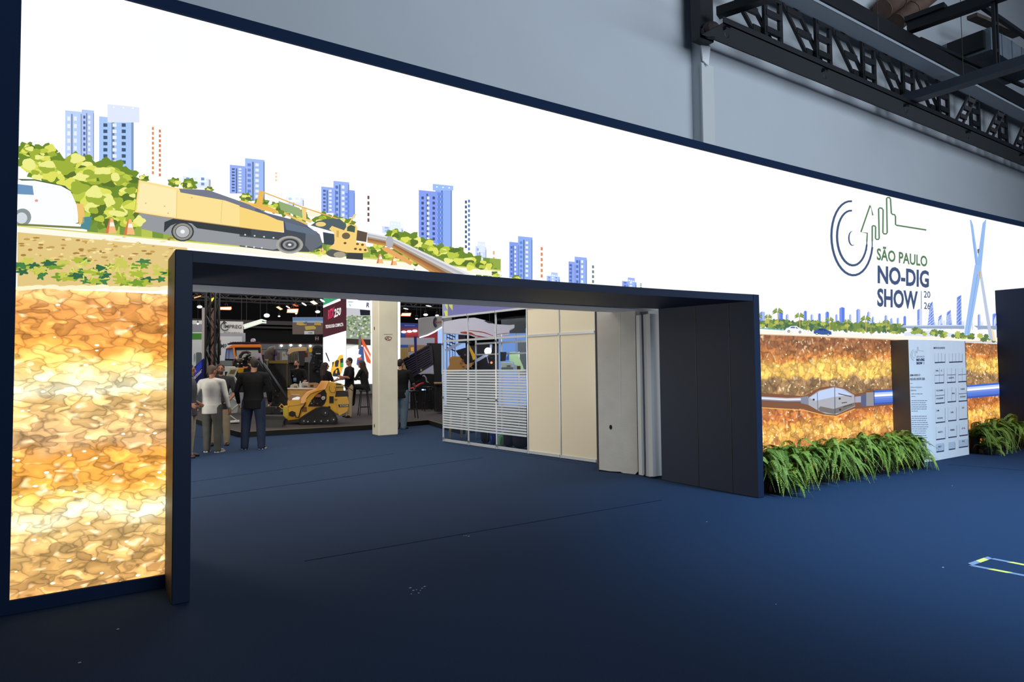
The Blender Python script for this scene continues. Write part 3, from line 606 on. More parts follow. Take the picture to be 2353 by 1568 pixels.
wtext('lettering', '20', [(1020, 1012), (1084, 1018), (1084, 1082), (1020, 1078)], NV, .012); wtext('lettering', '26', [(1022, 1122), (1084, 1128), (1084, 1194), (1022, 1188)], NV, .012)
mb = MB(); line2(mb, Z('C', [(995, 1014), (995, 1190)]), 1.3, NV, 18); pobj(mb, 'lettering_rule')
# ================================================================== entrance portal
def py_front(u): return -.3734-.0171*u*u
def py_back(u): return 1.02-.006*u*u
EP = thing('entrance_portal', 'low wide navy fabric covered portal frame standing around the opening to the far hall', 'portal', (.6, 0, 0))
box('jamb', (-2.50, py_front(-2.45), .003), (-2.39, py_back(-2.45), 2.44), NAVY, EP, bevel=.003)
box('side_glow_skin', (-2.503, py_front(-2.45)+.01, .01), (-2.501, py_back(-2.45), 2.43), mat('warm_tinted_skin', rough=.55, lin_=(.05, .042, .040), spec=.55, noise_=.2, nscale=30), EP)  # added skin; its brown base imitates the print's light on navy fabric
box('jamb', (3.69, py_front(3.75), .003), (3.80, py_back(3.75), 2.44), NAVY, EP, bevel=.003)
hu = [-2.39+6.08*i/30 for i in range(31)]
mb = MB(); vs = []
for u in hu: vs += [(u, py_front(u), 2.36), (u, py_back(u), 2.388), (u, py_back(u), 2.44), (u, py_front(u), 2.44)]
fs = [(4*i+a, 4*i+4+a, 4*i+4+(a+1) % 4, 4*i+(a+1) % 4) for i in range(30) for a in range(4)]+[(0, 1, 2, 3), (123, 122, 121, 120)]
mb.add(vs, fs).obj('header', NAVY, EP)
mb = MB(); mb.box((3.686, .28, .01), (3.690, .284, 2.36)); mb.box((3.686, -.25, .01), (3.690, -.246, 2.36)); mb.obj('fabric_seam', BLACKM, EP)
EP2 = thing('entrance_portal', 'taller navy fabric covered portal leg at the far right end of the picture', 'portal', (11.7, 0, 0))
box('jamb', (11.6, -1.5, .003), (11.74, 1.0, 2.97), NAVY, EP2, bevel=.003); box('header', (11.74, -1.5, 2.87), (15.5, 1.0, 2.97), NAVY, EP2, bevel=.003)
# ================================================================== information totem
KF = [(7.88, -.02), (7.88, -.395), (8.44, -.462), (9.71, -.470), (9.71, -.02)]
TOT = thing('information_totem', 'white welcome and event map panel with brown sides standing against the backlit wall', 'sign', (8.8, -.25, 0))
TW = mat('totem_white', (236, 240, 246), .45, noise_=.02, nscale=8); TS = mat('totem_side', (92, 84, 80), .6, noise_=.08, nscale=60)
def wallpanel(name, a, b, z0, z1, th, m, parent):
    a, b = Vector((*a, 0)), Vector((*b, 0)); d = (b-a).normalized(); n = Vector((-d.y, d.x, 0))*th
    mb = MB(); mb.prism([a+Vector((0, 0, z0)), b+Vector((0, 0, z0)), b+Vector((0, 0, z1)), a+Vector((0, 0, z1))], n); return mb.obj(name, m, parent)
wallpanel('side_panel', KF[0], KF[1], .004, 1.96, .02, TS, TOT); wallpanel('text_panel', KF[1], KF[2], .004, 1.96, .02, TW, TOT)
wallpanel('map_panel', KF[2], KF[3], .004, 1.96, .02, TW, TOT); wallpanel('side_panel', KF[3], KF[4], .004, 1.96, .02, TS, TOT)
MB().prism([(*p, 1.94) for p in [(7.9, -.03), (7.9, -.37), (8.44, -.44), (9.69, -.45), (9.69, -.03)]], (0, 0, .018)).obj('top_panel', TS, TOT)
PI = paint('totem_print')
def onpl(x, y, a, b, off=.002):
    a, b = Vector((*a, 0)), Vector((*b, 0)); d = (b-a).normalized(); n = Vector((d.y, -d.x, 0)); r = ray(x, y); s = (a-CAM).dot(n)/r.dot(n); return CAM+r*s+n*off
def TK(x, y, off=.002): px, pyy = Z('F', [(x, y)])[0]; return onpl(px, pyy, KF[1] if x < 512 else KF[2], KF[2] if x < 512 else KF[3], off)
def ktext(mb_, txt, x0, x1, yt, yb, s=-.12, o=.0):
    mb = MB(); mb.cur = mb_.cur; text_on(mb, txt, TK(x0, yt, .0048), TK(x1, yt+s*(x1-x0), .0048), TK(x1, yb+s*(x1-x0), .0048), TK(x0, yb, .0048), off=o); mb.obj('lettering', PI, TOT, fix=False)
mb = MB(); mb.col((60, 64, 80))
ktext(mb, 'MAPA DO EVENTO', 532, 662, 140, 162, -.0, .01); ktext(mb, 'BEM-VINDO À', 260, 375, 452, 480, -.03, .01); ktext(mb, 'NO-DIG SHOW 2026', 260, 428, 500, 528, -.03, .01)
mb.col((52, 62, 110)); ktext(mb, 'NO-DIG', 332, 424, 275, 305, -.03, .03); ktext(mb, 'SHOW', 332, 400, 314, 344, -.03, .03); ktext(mb, '20', 412, 424, 312, 324); ktext(mb, '26', 412, 424, 328, 340)
mb.col((120, 150, 140)); ktext(mb, 'SÃO PAULO', 332, 424, 238, 264, -.03)
mb.col((90, 96, 112)); ktext(mb, 'O Futuro da Infraestrutura', 264, 394, 600, 616, -.02); ktext(mb, 'Subterrânea', 264, 328, 634, 652, -.02)
mb = MB(); mb.col((120, 128, 145)); rnd = random.Random(2)
def kbar(x0, y0, x1, y1, s=-.03, sk=0): mb.poly([TK(x0, y0), TK(x1, y0+s*(x1-x0)), TK(x1, y1+s*(x1-x0)), TK(x0, y1)])
for y0, n, xe in [(682, 2, 440), (760, 6, 474), (942, 10, 478), (1166, 5, 482)]:
    for k in range(n):
        y = y0+k*(24.5 if n > 2 else 30); x = 266+y*.01; e = xe-(rnd.uniform(0, 30) if k < n-1 else 120); mb.col((135, 142, 158)); 
        while x < e-10: w = rnd.uniform(8, 34); kbar(x, y, min(x+w, e), y+8); x += w+5
mb.col((90, 96, 112)); kbar(262, 562, 288, 566)
def kline(pts, w=3):
    for a, b in zip(pts[:-1], pts[1:]):
        dx, dy = b[0]-a[0], b[1]-a[1]; l = math.hypot(dx, dy); nx, ny = -dy/l*w/2, dx/l*w/2
        if (a[0] < 512) == (b[0] < 512): mb.poly([TK(a[0]+nx, a[1]+ny), TK(b[0]+nx, b[1]+ny), TK(b[0]-nx, b[1]-ny), TK(a[0]-nx, a[1]-ny)])
mb.col((150, 160, 175)); kline([(300, 170+0), (278, 190), (266, 225), (270, 270), (300, 296)], 4); kline([(306, 190), (288, 205), (280, 235), (290, 262), (312, 270)], 3)
kline([(318, 250), (318, 190), (332, 190), (332, 212), (340, 212), (340, 160), (350, 140), (356, 180), (364, 184), (418, 188)], 3)
kline([(396, 1360), (400, 1392)], 4); kline([(400, 1356), (438, 1352)], 3); kline([(452, 1380), (462, 1360), (480, 1340), (490, 1350), (480, 1370)], 3); kline([(450, 1390), (490, 1386)], 3)
mb.obj('fine_print', PI, TOT, fix=False)['kind'] = 'stuff'
mb = MB(); LB1 = (188, 196, 208); DK = (44, 52, 92)
BLK = [(545, 212, 664, 316, 3, 0), (712, 215, 865, 312, 4, 0), (546, 385, 650, 556, 2, 1), (688, 385, 786, 548, 2, 1), (818, 385, 910, 540, 2, 1), (552, 622, 658, 792, 1, 1), (694, 612, 790, 775, 2, 0), (822, 606, 916, 766, 1, 1),
       (556, 850, 664, 1016, 1, 0), (700, 838, 794, 995, 1, 0), (828, 820, 922, 978, 1, 0), (560, 1070, 666, 1212, 1, 0), (703, 1052, 798, 1188, 1, 0), (832, 1040, 928, 1168, 1, 0), (563, 1268, 650, 1356, 1, 0), (708, 1250, 780, 1328, 1, 0), (826, 1222, 930, 1304, 1, 0)]
for (x0, y0, x1, y1, nc, nr) in BLK:
    mb = MB()
    s = -.04-(y0-200)/1000*.10; sh = 4
    mb.col((231, 235, 241) if y0 < 1200 else (196, 208, 222)); mb.poly([TK(x0, y0, .0022), TK(x1, y0+s*(x1-x0), .0022), TK(x1, y1+s*(x1-x0), .0022), TK(x0, y1, .0022)])
    mb.col((140, 150, 170)); kw = 3; mb.poly([TK(x1-1, y0+s*(x1-x0)+12, .003), TK(x1+kw, y0+s*(x1-x0)+16, .003), TK(x1+kw, y1+s*(x1-x0)+6, .003), TK(x1-1, y1+s*(x1-x0), .003)])
    mb.col(DK); mb.poly([TK(x0, y1, .0034), TK(x1+2, y1+s*(x1-x0), .0034), TK(x1+2, y1+s*(x1-x0)+11, .0034), TK(x0+2, y1+12, .0034)])
    mb.col((150, 160, 178))
    for c in range(1, nc): X = x0+(x1-x0)*c/nc; mb.poly([TK(X-1.5, y0+s*(X-x0), .003), TK(X+1.5, y0+s*(X-x0), .003), TK(X+1.5, y1+s*(X-x0), .003), TK(X-1.5, y1+s*(X-x0), .003)])
    if nr: Y = (y0+y1)/2; mb.col(DK); mb.poly([TK(x0, Y-2, .003), TK(x1, Y-2+s*(x1-x0), .003), TK(x1, Y+4+s*(x1-x0), .003), TK(x0, Y+4, .003)])
    mb.obj('map_block', PI, TOT, fix=False)
mb = MB(); mb.col((62, 70, 98))
for (t, x0, x1, y0) in [('TITAL_DYNAMICS'.replace('_', ' '), 560, 642, 640), ('STRONDEEP', 562, 642, 732), ('PLASSON', 846, 890, 622), ('PONTES MACH', 836, 902, 712), ('MC DRILLING', 576, 636, 960), ('XCMG', 728, 760, 892), ('BAGETTO', 582, 636, 1122), ('VERMEER', 722, 774, 1098), ('GF TIG', 858, 896, 1078), ('ABRATT', 582, 622, 1292), ('DRILL', 556, 588, 408), ('BC', 616, 628, 406), ('HORIZONTAL', 706, 768, 492), ('LAMI', 564, 594, 872), ('PALCO', 862, 890, 1228), ('IMPREG', 744, 774, 672), ('AGILIT', 860, 888, 838)]:
    ktext(mb, t, x0, x1, y0, y0+18, -.08, .01)
# ================================================================== fern plants
def leafmat(name, a, b_):
    m = mat(name, a, .55, spec=.3); nt = m.node_tree; b = nt.nodes['Principled BSDF']; oi = nt.nodes.new('ShaderNodeObjectInfo'); mx = nt.nodes.new('ShaderNodeMix'); mx.data_type = 'RGBA'
    mx.inputs[6].default_value = (*lin(a), 1); mx.inputs[7].default_value = (*lin(b_), 1); nt.links.new(oi.outputs['Random'], mx.inputs[0]); nt.links.new(mx.outputs[2], b.inputs['Base Color'])
    b.inputs['Subsurface Weight'].default_value = 0; return m
LEAF = leafmat('fern_leaf', (98, 124, 46), (150, 168, 66))
POT = mat('plastic_pot', (24, 24, 24), .6)
def frond_mesh(k):
    rnd = random.Random(100+k); n = 44; L = 1.0; vs = []; fs = []; rise = rnd.uniform(.30, .62); droop = rnd.uniform(.75, 1.35); side = rnd.uniform(-.12, .12)
    def c(t): return Vector((side*t*t, t*L*(.92-.12*t), rise*t*2.0*(1-t*.35)-droop*t*t*t*.95))
    pts = [c(i/n) for i in range(n+1)]
    for i in range(n):
        a, b = pts[i], pts[i+1]; o = len(vs); vs += [a+Vector((-.006, 0, 0)), a+Vector((.006, 0, 0)), b+Vector((.005, 0, 0)), b+Vector((-.005, 0, 0))]; fs.append((o, o+1, o+2, o+3))
    for i in range(2, n+1):
        t = i/n; w = .12*math.sin(math.pi*min(1, t*.93+.10))**.6*(1.06-t*.62); p = pts[i]; d = (pts[i]-pts[i-1]).normalized()
        for sd in (-1, 1):
            tip = p+Vector((sd*w, 0, 0))+d*w*.35+Vector((0, 0, rnd.uniform(-.03, .015))); m1 = p+Vector((sd*w*.45, 0, .006))+d*.030; m0 = p+Vector((sd*w*.45, 0, .006))-d*.006
            o = len(vs); vs += [p, m0, tip, m1]; fs.append((o, o+1, o+2, o+3))
    me = bpy.data.meshes.new('frond'); me.from_pydata(vs, [], fs); me.materials.append(LEAF); return me
FR = [frond_mesh(k) for k in range(7)]
def fern(x, y, z, sc, n, label, seed, avoid=0, gr='fern plants along the foot of the backlit wall'):
    rnd = random.Random(seed); t = thing('fern_plant', label, 'plant', (x, y, 0), rnd.uniform(0, 6.28), gr)
    p = MB().lathe((0, 0, 0), [(.075, .004), (.105, z*.98), (.11, z)], 12).obj('pot', POT, None); p.parent = t
    for k in range(n):
        ang = 2*math.pi*(k*.618 % 1)+rnd.uniform(-.2, .2); dx, dy = -math.sin(ang+t.rotation_euler.z), math.cos(ang+t.rotation_euler.z)
        if (avoid and dx*avoid > .62): continue
        o = bpy.data.objects.new('frond', FR[rnd.randrange(7)]); COL.objects.link(o); o.parent = t
        s = sc*rnd.uniform(.72, 1.15)*(.6 if dy > .3 else 1)
        o.location = (rnd.uniform(-.08, .08), rnd.uniform(-.08, .08), z+rnd.uniform(-.08, .03)); o.scale = (s, s, s*rnd.uniform(.7, 1.35))
        o.rotation_euler = (rnd.uniform(-.35, .6), rnd.uniform(-.4, .4), ang)
    return t
names = ['fern plant touching the right leg of the low portal', 'second fern from the low portal, spilling onto the carpet', 'third fern from the low portal below the metal reamer tail', 'fourth fern from the low portal, fronds over the carpet', 'fern in the middle of the left bed below the printed reamer',
         'sixth fern from the low portal, in front of the orange soil print', 'fern two places left of the welcome totem', 'fern just left of the totem side, upright fronds', 'last fern of the left bed, fronds hanging over the totem text panel']
for i in range(9): fern(4.10+i*.42, -.38-.03*math.sin(i*2.1)-(.015*i if i < 8 else .1), .27+.03*(i % 2), .47, 125, names[i], 40+i, -1 if i == 0 else 0)
fern(4.12, -.60, .16, .36, 90, 'small low fern at the floor against the right leg of the low portal', 61, -1); fern(7.55, -.62, .16, .34, 80, 'small low fern at the floor in front of the totem text panel', 62, 1); fern(9.98, -.66, .14, .32, 80, 'small low fern at the floor against the right side of the totem', 63, -1)
n2 = ['fern directly right of the welcome totem', 'second fern right of the totem', 'third fern right of the totem, long arching fronds', 'fern in front of the tall portal leg', 'fern at the right edge of the picture', ]
for i in range(5): fern(10.0+i*.50, -.42-.09*i if i < 3 else -.62-.2*(i-2), .28, .5, 115, n2[i], 70+i, -1 if i == 0 else (1 if i == 2 else 0))
# ================================================================== floor marking tape, scraps
TAPE = paint('tape_print', .4)
FT = thing('floor_tape_marking', 'long rectangle of yellow and clear striped tape stuck on the blue carpet', 'floor tape', atz(2272, 1290, 0))
A_, B_ = atz(2227, 1299.5), atz(2273, 1283.5); C_, D_ = atz(2353, 1323.5), atz(2353, 1299.0)
def tape(p, q, w=.045, h0=.001):
    d = (q-p); L = d.length; d.normalize(); s = Vector((-d.y, d.x, 0))*w/2; n = int(L/.06); mb = MB()
    for k in range(n):
        a = p+d*(L*k/n); b = p+d*(L*(k+1)/n); sk = d*.03; mb.col((232, 226, 110) if (k//2) % 2 else (120, 138, 170))
        mb.prism([v+Vector((0, 0, h0)) for v in (a-s, b-s, b+s+sk, a+s+sk)], (0, 0, .0015))
    return mb.obj('tape_strip', TAPE, FT)
tape(A_, A_+(C_-A_)*3.2); tape(B_, B_+(D_-B_)*3.2, h0=.001); tape(A_, B_, h0=.003)
mb = MB(); rnd = random.Random(8)
for (x, y) in [(943, 1352), (950, 1358), (945, 1366), (957, 1356), (962, 1364), (970, 1353), (976, 1349), (966, 1358), (1071, 1232), (1077, 1233), (1066, 1232), (2167, 1305), (1624, 1200), (271, 1447), (183, 1524), (413, 1280), (2188, 1117), (1783, 1390)]:
    p = atz(x, y); a = rnd.uniform(0, 3); r = rnd.uniform(.002, .006); mb.prism([p+Vector((r*2*math.cos(a+t), r*math.sin(a+t), .001)) for t in (0, 1.7, 3.1, 4.6)], (0, 0, .002))
o = tag(mb.obj('paper_scraps', mat('scrap_paper', (190, 192, 196), .7)), 'tiny pale paper scraps scattered on the dark carpet', 'litter'); o['kind'] = 'stuff'
# ================================================================== roof truss over the right wall
TR = thing('roof_truss', 'long black steel lattice girder along the right hall wall', 'truss', (5, .9, 6.6))
KT = 1.0
MB().box((4.72, .52, 6.60), (20, .535, 6.70)).box((4.72, .52, 6.60), (20, .93, 6.612)).box((4.72, .915, 6.60), (20, .93, 6.70)).obj('bottom_chord', STEEL, TR)
MB().box((4.5, .55, 7.78), (22, .85, 8.08)).obj('top_chord', STEEL, TR)
def ladder(name, a, b, sep, w, n, m=STEEL, yy=.72, wd=.05):
    (ua, za), (ub, zb) = a, b; mb = MB(); 
    for s in (0, 1): mb.bar((ua+sep*s, yy, za), (ub+sep*s, yy, zb), w, wd, up=(0, 1, 0))
    for k in range(1, n+1):
        f = k/(n+1); mb.bar((ua+(ub-ua)*f, yy-.01, za+(zb-za)*f), (ua+(ub-ua)*f+sep, yy-.01, za+(zb-za)*f), wd, .10, up=(0, 0, 1))
    return mb.obj(name, m, TR)
PU = [6.0, 7.44, 8.93, 10.42, 11.92, 13.45, 14.98, 16.5, 18.0]
for u in PU: ladder('post', (u, 6.68), (u, 7.8), .40, .085, 3)
prev = 4.72
for i, u in enumerate(PU[:5]): ladder('diagonal', (prev+.42 if i else 4.9, 7.8), (u+.05, 6.68), .42, .05, 3, yy=.80); prev = u
BRN = mat('brown_steel', (62, 58, 62), .6)
for i in range(4, 8): ladder('diagonal', (PU[i]+.45, 6.68), (PU[i+1]+.0, 7.8), .32, .04, 4, BRN, yy=.62)
# hooks under the chord
for (x, y) in [(1653, 80), (1875, 175), (2072, 250), (2215, 310), (2345, 360)]:
    p = atz(x, y, 6.56); mb = MB(); mb.box((p.x-.05, .56, 6.56), (p.x+.05, .62, 6.60)); mb.tube([(p.x+.05*math.cos(t), .59, 6.52+.07*math.sin(t)) for t in [math.pi*(1+k/8) for k in range(9)]], .006, 6)
    mb.obj('hook', STEEL, TR)
# junction post and stub beam at the left end of the girder
JP = thing('steel_column_head', 'black steel column head with stub beam at the left end of the girder', 'steelwork', (4.8, 1.0, 6.4))
box('column_head', (4.78, 1.0, 6.62), (5.10, 1.19, 9.2), STEEL, JP, .01); MB().bar((4.95, .8, 6.95), (5.45, -.45, 6.97), .16, .13).obj('stub_beam', STEEL, JP)
MB().ball((4.92, .9, 6.72), (.16, .12, .13)).obj('weld_plate', mat('rust', (52, 42, 42), .8, noise_=.3, nscale=12), JP)
MB().prism([(4.98, 1.16, 6.70), (5.14, 1.10, 6.62), (5.10, 1.12, 6.3), (5.02, 1.16, 6.38)], (0, .02, 0)).obj('torn_flashing', WHITE, JP)
# perforated cable tray
TRAY = mat('galvanised_tray', (96, 108, 118), .5, .3); nt = TRAY.node_tree; vor = nt.nodes.new('ShaderNodeTexVoronoi'); tc = nt.nodes.new('ShaderNodeTexCoord'); vor.inputs['Scale'].default_value = 30; vor.inputs['Randomness'].default_value = 0
cr = nt.nodes.new('ShaderNodeValToRGB'); cr.color_ramp.elements[0].position = .25; cr.color_ramp.elements[0].color = (.02, .025, .03, 1); cr.color_ramp.elements[1].position = .35; cr.color_ramp.elements[1].color = (.34, .38, .42, 1)
nt.links.new(tc.outputs['Object'], vor.inputs['Vector']); nt.links.new(vor.outputs['Distance'], cr.inputs[0]); nt.links.new(cr.outputs[0], nt.nodes['Principled BSDF'].inputs['Base Color'])
CT = thing('cable_tray', 'grey perforated cable tray hanging in front of the lattice girder', 'cable tray', (10, .1, 7.0))
MB().box((3.5, -.15, 6.98), (19, .12, 6.985)).box((3.5, -.15, 6.98), (19, -.147, 7.03)).box((3.5, .117, 6.98), (19, .12, 7.03)).obj('tray', TRAY, CT)
for (x, y) in [(2016, 20), (2209, 60)]:
    p = atn(x, y, 0); MB().tube([(p.x, 0, 6.98), (p.x, 0, 10.5)], .006, 6).obj('hanger_rod', STEEL, CT)
# cross beams running towards the viewer
CB = tag(MB().bar((10.35, .8, 6.68), (10.62, -3.2, 6.74), .26, .02).bar((10.35-.13, .8, 6.75), (10.62-.13, -3.2, 6.81), .02, .16).obj('cross_beam', mat('beam_grey', (52, 60, 72), .5)), 'lower grey steel beam crossing from the girder towards the viewer', 'beam')
CB2 = tag(MB().bar((10.45, .6, 8.2), (10.98, -3.3, 8.2), .18, .2).bar((10.42, .62, 8.34), (10.5, -.05, 8.34), .22, .1).obj('cross_beam', STEEL), 'upper black steel beam rising from the top chord', 'beam')
hp = atz(2291, 176, 6.75)
tag(MB().bar((hp.x-.05, hp.y, 6.80), (hp.x-.05, hp.y, 8.12), .05).bar((hp.x+.07, hp.y, 6.80), (hp.x+.07, hp.y, 8.12), .05).box((hp.x-.06, hp.y-.02, 7.2), (hp.x+.08, hp.y+.02, 7.26)).box((hp.x-.06, hp.y-.02, 7.7), (hp.x+.08, hp.y+.02, 7.76)).obj('steel_hanger', STEEL), 'twin black vertical hanger joining upper and lower cross beams', 'steelwork')
tag(MB().bar((10.9, .60, 8.1), (16.2, .60, 8.38), .07, .07).bar((12.0, .0, 8.9), (16.5, .0, 8.9), .08).obj('brace_rod', STEEL), 'thin black brace running along the top of the girder', 'steelwork')
# ducts, hvac
DUCT = mat('brown_duct', (98, 74, 62), .75, noise_=.2, nscale=5)
DT = thing('ventilation_duct', 'pair of round brown insulated ducts above the girder', 'duct', atn(2060, 30, 1.0))
for (a, b, r) in [((2028, 22), (2140, -60), .20), ((2058, 52), (2170, -40), .19)]:
    p, q = atn(*a, .95), atn(*b, .55); MB().tube([p, p.lerp(q, .5), q], r, 14).obj('duct', DUCT, DT, smooth=True); m_ = p.lerp(q, .3); d_ = (q-p).normalized()
    MB().tube([m_-d_*.02, m_+d_*.02], r*1.06, 14).obj('duct_collar', DUCT, DT); MB().tube([p-d_*.01, p+d_*.01], r*1.02, 14).obj('duct_cap', DUCT, DT)
HV = thing('air_handling_box', 'grey sheet metal air box on the wall above the girder', 'ventilation unit', atn(2300, 90, 1.0))
HM = mat('sheet_metal', (116, 126, 136), .5, .1, noise_=.15, nscale=3)
p = atn(2276, 62, .2); q = atn(2276, 112, .2)
MB().box((p.x, .2, q.z), (p.x+2.4, 1.15, p.z)).obj('casing', HM, HV); MB().box((p.x-.12, .3, q.z+.05), (p.x, 1.0, p.z-.05)).obj('inlet', STEEL, HV)
for k in (1, 2, 3): MB().box((p.x+.55*k, .185, q.z), (p.x+.55*k+.04, .2, p.z)).obj('flange', HM, HV)
MB().bar((p.x-.1, .5, p.z+.35), (p.x+2.4, .5, p.z+.62), .2, .08).obj('bracket', mat('rust_plate', (86, 74, 66), .8, noise_=.3, nscale=9), HV)
# ================================================================== far hall: builders
def cm(rgb, rough=.6, metal=0, spec=.4): return mat('paint_%d_%d_%d' % tuple(rgb)+('_gloss' if rough < .5 else '')+('_metal' if metal else ''), rgb, rough, metal, spec=spec)
def PP(name, ref, pts, D, th, m, parent, bevel=0, mb=None):
    b = mb or MB(); q = [atd(x, y, D) for x, y in Z(ref, pts)]; c = sum(q, Vector())/len(q)-CAM; c.z = 0
    b.prism(q, c.normalized()*th)
    return b if mb else b.obj(name, m, parent, bevel=bevel)
def PR(name, ref, x0, y0, x1, y1, D, th, m, parent, bevel=0): return PP(name, ref, [(x0, y0), (x1, y0), (x1, y1), (x0, y1)], D, th, m, parent, bevel)
def PT(name, ref, pts, D, r, m, parent, n=8, smooth=True): return MB().tube([atd(x, y, D) for x, y in Z(ref, pts)], r, n).obj(name, m, parent, smooth=smooth)
def disc(name, ref, x, y, D, r, th, m, parent, n=18, ry=None):
    c = atd(*Z(ref, [(x, y)])[0], D); ry = ry or r
    return MB().prism([c+RH*r*math.cos(2*math.pi*k/n)+Vector((0, 0, ry*math.sin(2*math.pi*k/n))) for k in range(n)], FH*th).obj(name, m, parent)
def ptext(name, txt, ref, quad, D, rgb, parent, off=.01, m=None, shear=0):
    mb = MB(); mb.col(rgb); q = [atd(x, y, D) for x, y in Z(ref, quad)]; text_on(mb, txt, *q, off=off, shear=shear); return mb.obj(name, m or PRT, parent, fix=False)
PRT = paint('printed_vinyl'); LED = ink('led_screen', 1.0)
def fl0(x, y, z=0): p = atz(x, y, z); return (p.x, p.y, z)
ROT = math.atan2(FH.y, FH.x)-math.pi/2
# ------------------------------------------------------------------ structure near the opening
CRM = mat('cream_plaster', (226, 220, 200), .75, noise_=.04, nscale=3, bump=.2, bscale=60)
c_ = box('column_1', (2.71, 8.90, .002), (3.20, 9.32, 6.89), CRM, bevel=.02); struct(c_, 'square cream concrete column in the far hall')
hol = mat('hole_dark', (18, 18, 20), .9)
for (x, y) in [(860, 755), (860, 979)]:
    p = atu(x, y, 2.705); MB().prism([(2.704, p.y+.02*math.cos(t), p.z+.045*math.sin(t)) for t in [k*.5236 for k in range(12)]], (.004, 0, 0)).obj('cable_hole', hol, c_)
mb = MB(); mb.col((120, 52, 58))
for (pts) in [[(690, 525), (712, 508), (740, 512), (762, 522), (748, 545), (720, 548), (690, 525)], [(700, 545), (720, 518), (740, 545)]]:
    q = [atn(*p, 8.893) for p in Z('H', pts)]
    for a, b in zip(q[:-1], q[1:]): mb.bar(a, b, .012, .002, up=(0, 1, 0))
for k in range(9): q = atn(*Z('H', [(682+k*10, 488)])[0], 8.893); mb.box((q.x, 8.892, q.z), (q.x+.016, 8.894, q.z+.010))
mb.obj('printed_symbol', PRT, c_)
SLABM = mat('sliding_panel_paint', (205, 203, 196), .8, noise_=.05, nscale=4, bump=.2, bscale=50)
SD = thing('sliding_panel', 'tall off-white wall slab with a round hole low down, beside the portal', 'panel', (3.63, 1.73, 0), 0)
a, b = Vector((3.51, 2.04, 0)), Vector((3.73, 1.44, 0)); d_ = (b-a).normalized(); nn_ = Vector((-d_.y, d_.x, 0))*.16
pl = [a+Vector((0, 0, .02)), a.lerp(b, .3)+Vector((0, 0, .012)), a.lerp(b, .55)+Vector((0, 0, .02)), a.lerp(b, .62)+Vector((0, 0, .006)), a.lerp(b, .93)+Vector((0, 0, .004)), a.lerp(b, .97)+Vector((0, 0, .03)), b+Vector((0, 0, .05)), b+Vector((0, 0, 2.62)), a+Vector((0, 0, 2.62))]
MB().prism(pl, nn_).obj('slab', SLABM, SD)
MB().prism([a-d_*.035, a-d_*.004, a-d_*.004+Vector((0, 0, 2.62)), a-d_*.035+Vector((0, 0, 2.62))], nn_).obj('dark_gap_strip', cm((58, 54, 54)), SD)  # dark strip stands in for the shaded gap beside the slab
def onS(x, y, off=.003): r = ray(x, y); n = Vector((d_.y, -d_.x, 0)); n = n if n.dot(CAM-a) > 0 else -n; s = (a-CAM).dot(n)/r.dot(n); return CAM+r*s+n*off
hc = onS(1403.5, 982, .001); MB().prism([hc+d_*.022*math.cos(k*.4488)+Vector((0, 0, .035*math.sin(k*.4488))) for k in range(14)], -nn_*.02).obj('round_hole', hol, SD)
pc = onS(1425, 900); MB().prism([onS(1424.5, 710, .001), onS(1425.5, 710, .001), onS(1426.5, 960, .001), onS(1425.5, 960, .001)], -nn_*.005).obj('joint_line', cm((225, 225, 220)), SD)
SP = thing('ribbed_door_post', 'white ribbed steel post between slab and portal leg', 'post', (3.75, 1.2, 0))
for i, (y0, y1, x, m) in enumerate([(1.395, 1.43, 3.74, cm((84, 74, 66))), (1.30, 1.393, 3.70, cm((196, 204, 206))), (1.26, 1.298, 3.675, cm((150, 156, 164))), (1.15, 1.258, 3.70, cm((176, 180, 186))), (1.07, 1.148, 3.66, cm((190, 194, 198)))]):
    box('post_rib', (x, y0, .012 if i % 2 else .03), (3.93, y1, 2.33), m, SP)
# ------------------------------------------------------------------ shell scheme booth
SB = thing('shell_booth', 'aluminium framed booth wall with clear and cream panels and frosted stripe band', 'booth', (3.8, 4.6, 0))
OA, OB, OC = Vector((3.43, 7.01, 0)), Vector((3.775, 4.30, 0)), Vector((4.01, 2.65, 0))
od = (OC-OA).normalized(); on = Vector((-od.y, od.x, 0)); on = on if on.dot(CAM-OA) > 0 else -on
GL = bpy.data.materials.new('clear_acrylic'); GL.use_nodes = True; nt = GL.node_tree; nt.nodes.remove(nt.nodes['Principled BSDF'])
tr = nt.nodes.new('ShaderNodeBsdfTransparent'); gs = nt.nodes.new('ShaderNodeBsdfGlossy'); gs.inputs['Roughness'].default_value = .04; fr = nt.nodes.new('ShaderNodeFresnel'); fr.inputs[0].default_value = 1.45; mxs = nt.nodes.new('ShaderNodeMixShader'); mxs.inputs[0].default_value = .07
tr.inputs[0].default_value = (.93, .95, .96, 1); nt.links.new(tr.outputs[0], mxs.inputs[1]); nt.links.new(gs.outputs[0], mxs.inputs[2]); nt.links.new(mxs.outputs[0], nt.nodes['Material Output'].inputs[0])
FROST = mat('frosted_film', (196, 204, 212), .6); CREAM = mat('cream_laminate', (232, 222, 198), .22, spec=.6)
pts = [OA, OA.lerp(OB, .333), OA.lerp(OB, .667), OB, OB.lerp(OC, .5), OC]
def rail(p, q, z0, z1, w=.04, name='rail', m=ALU):
    d = (q-p).normalized(); s = Vector((-d.y, d.x, 0))*w/2; return MB().prism([p-s+Vector((0, 0, z0)), q-s+Vector((0, 0, z0)), q+s+Vector((0, 0, z0)), p+s+Vector((0, 0, z0))], (0, 0, z1-z0)).obj(name, m, SB)
for i, p in enumerate(pts): MB().lathe((p.x, p.y, 0), [(.02, .004), (.02, 2.70)], 8).obj('upright', ALU, SB)
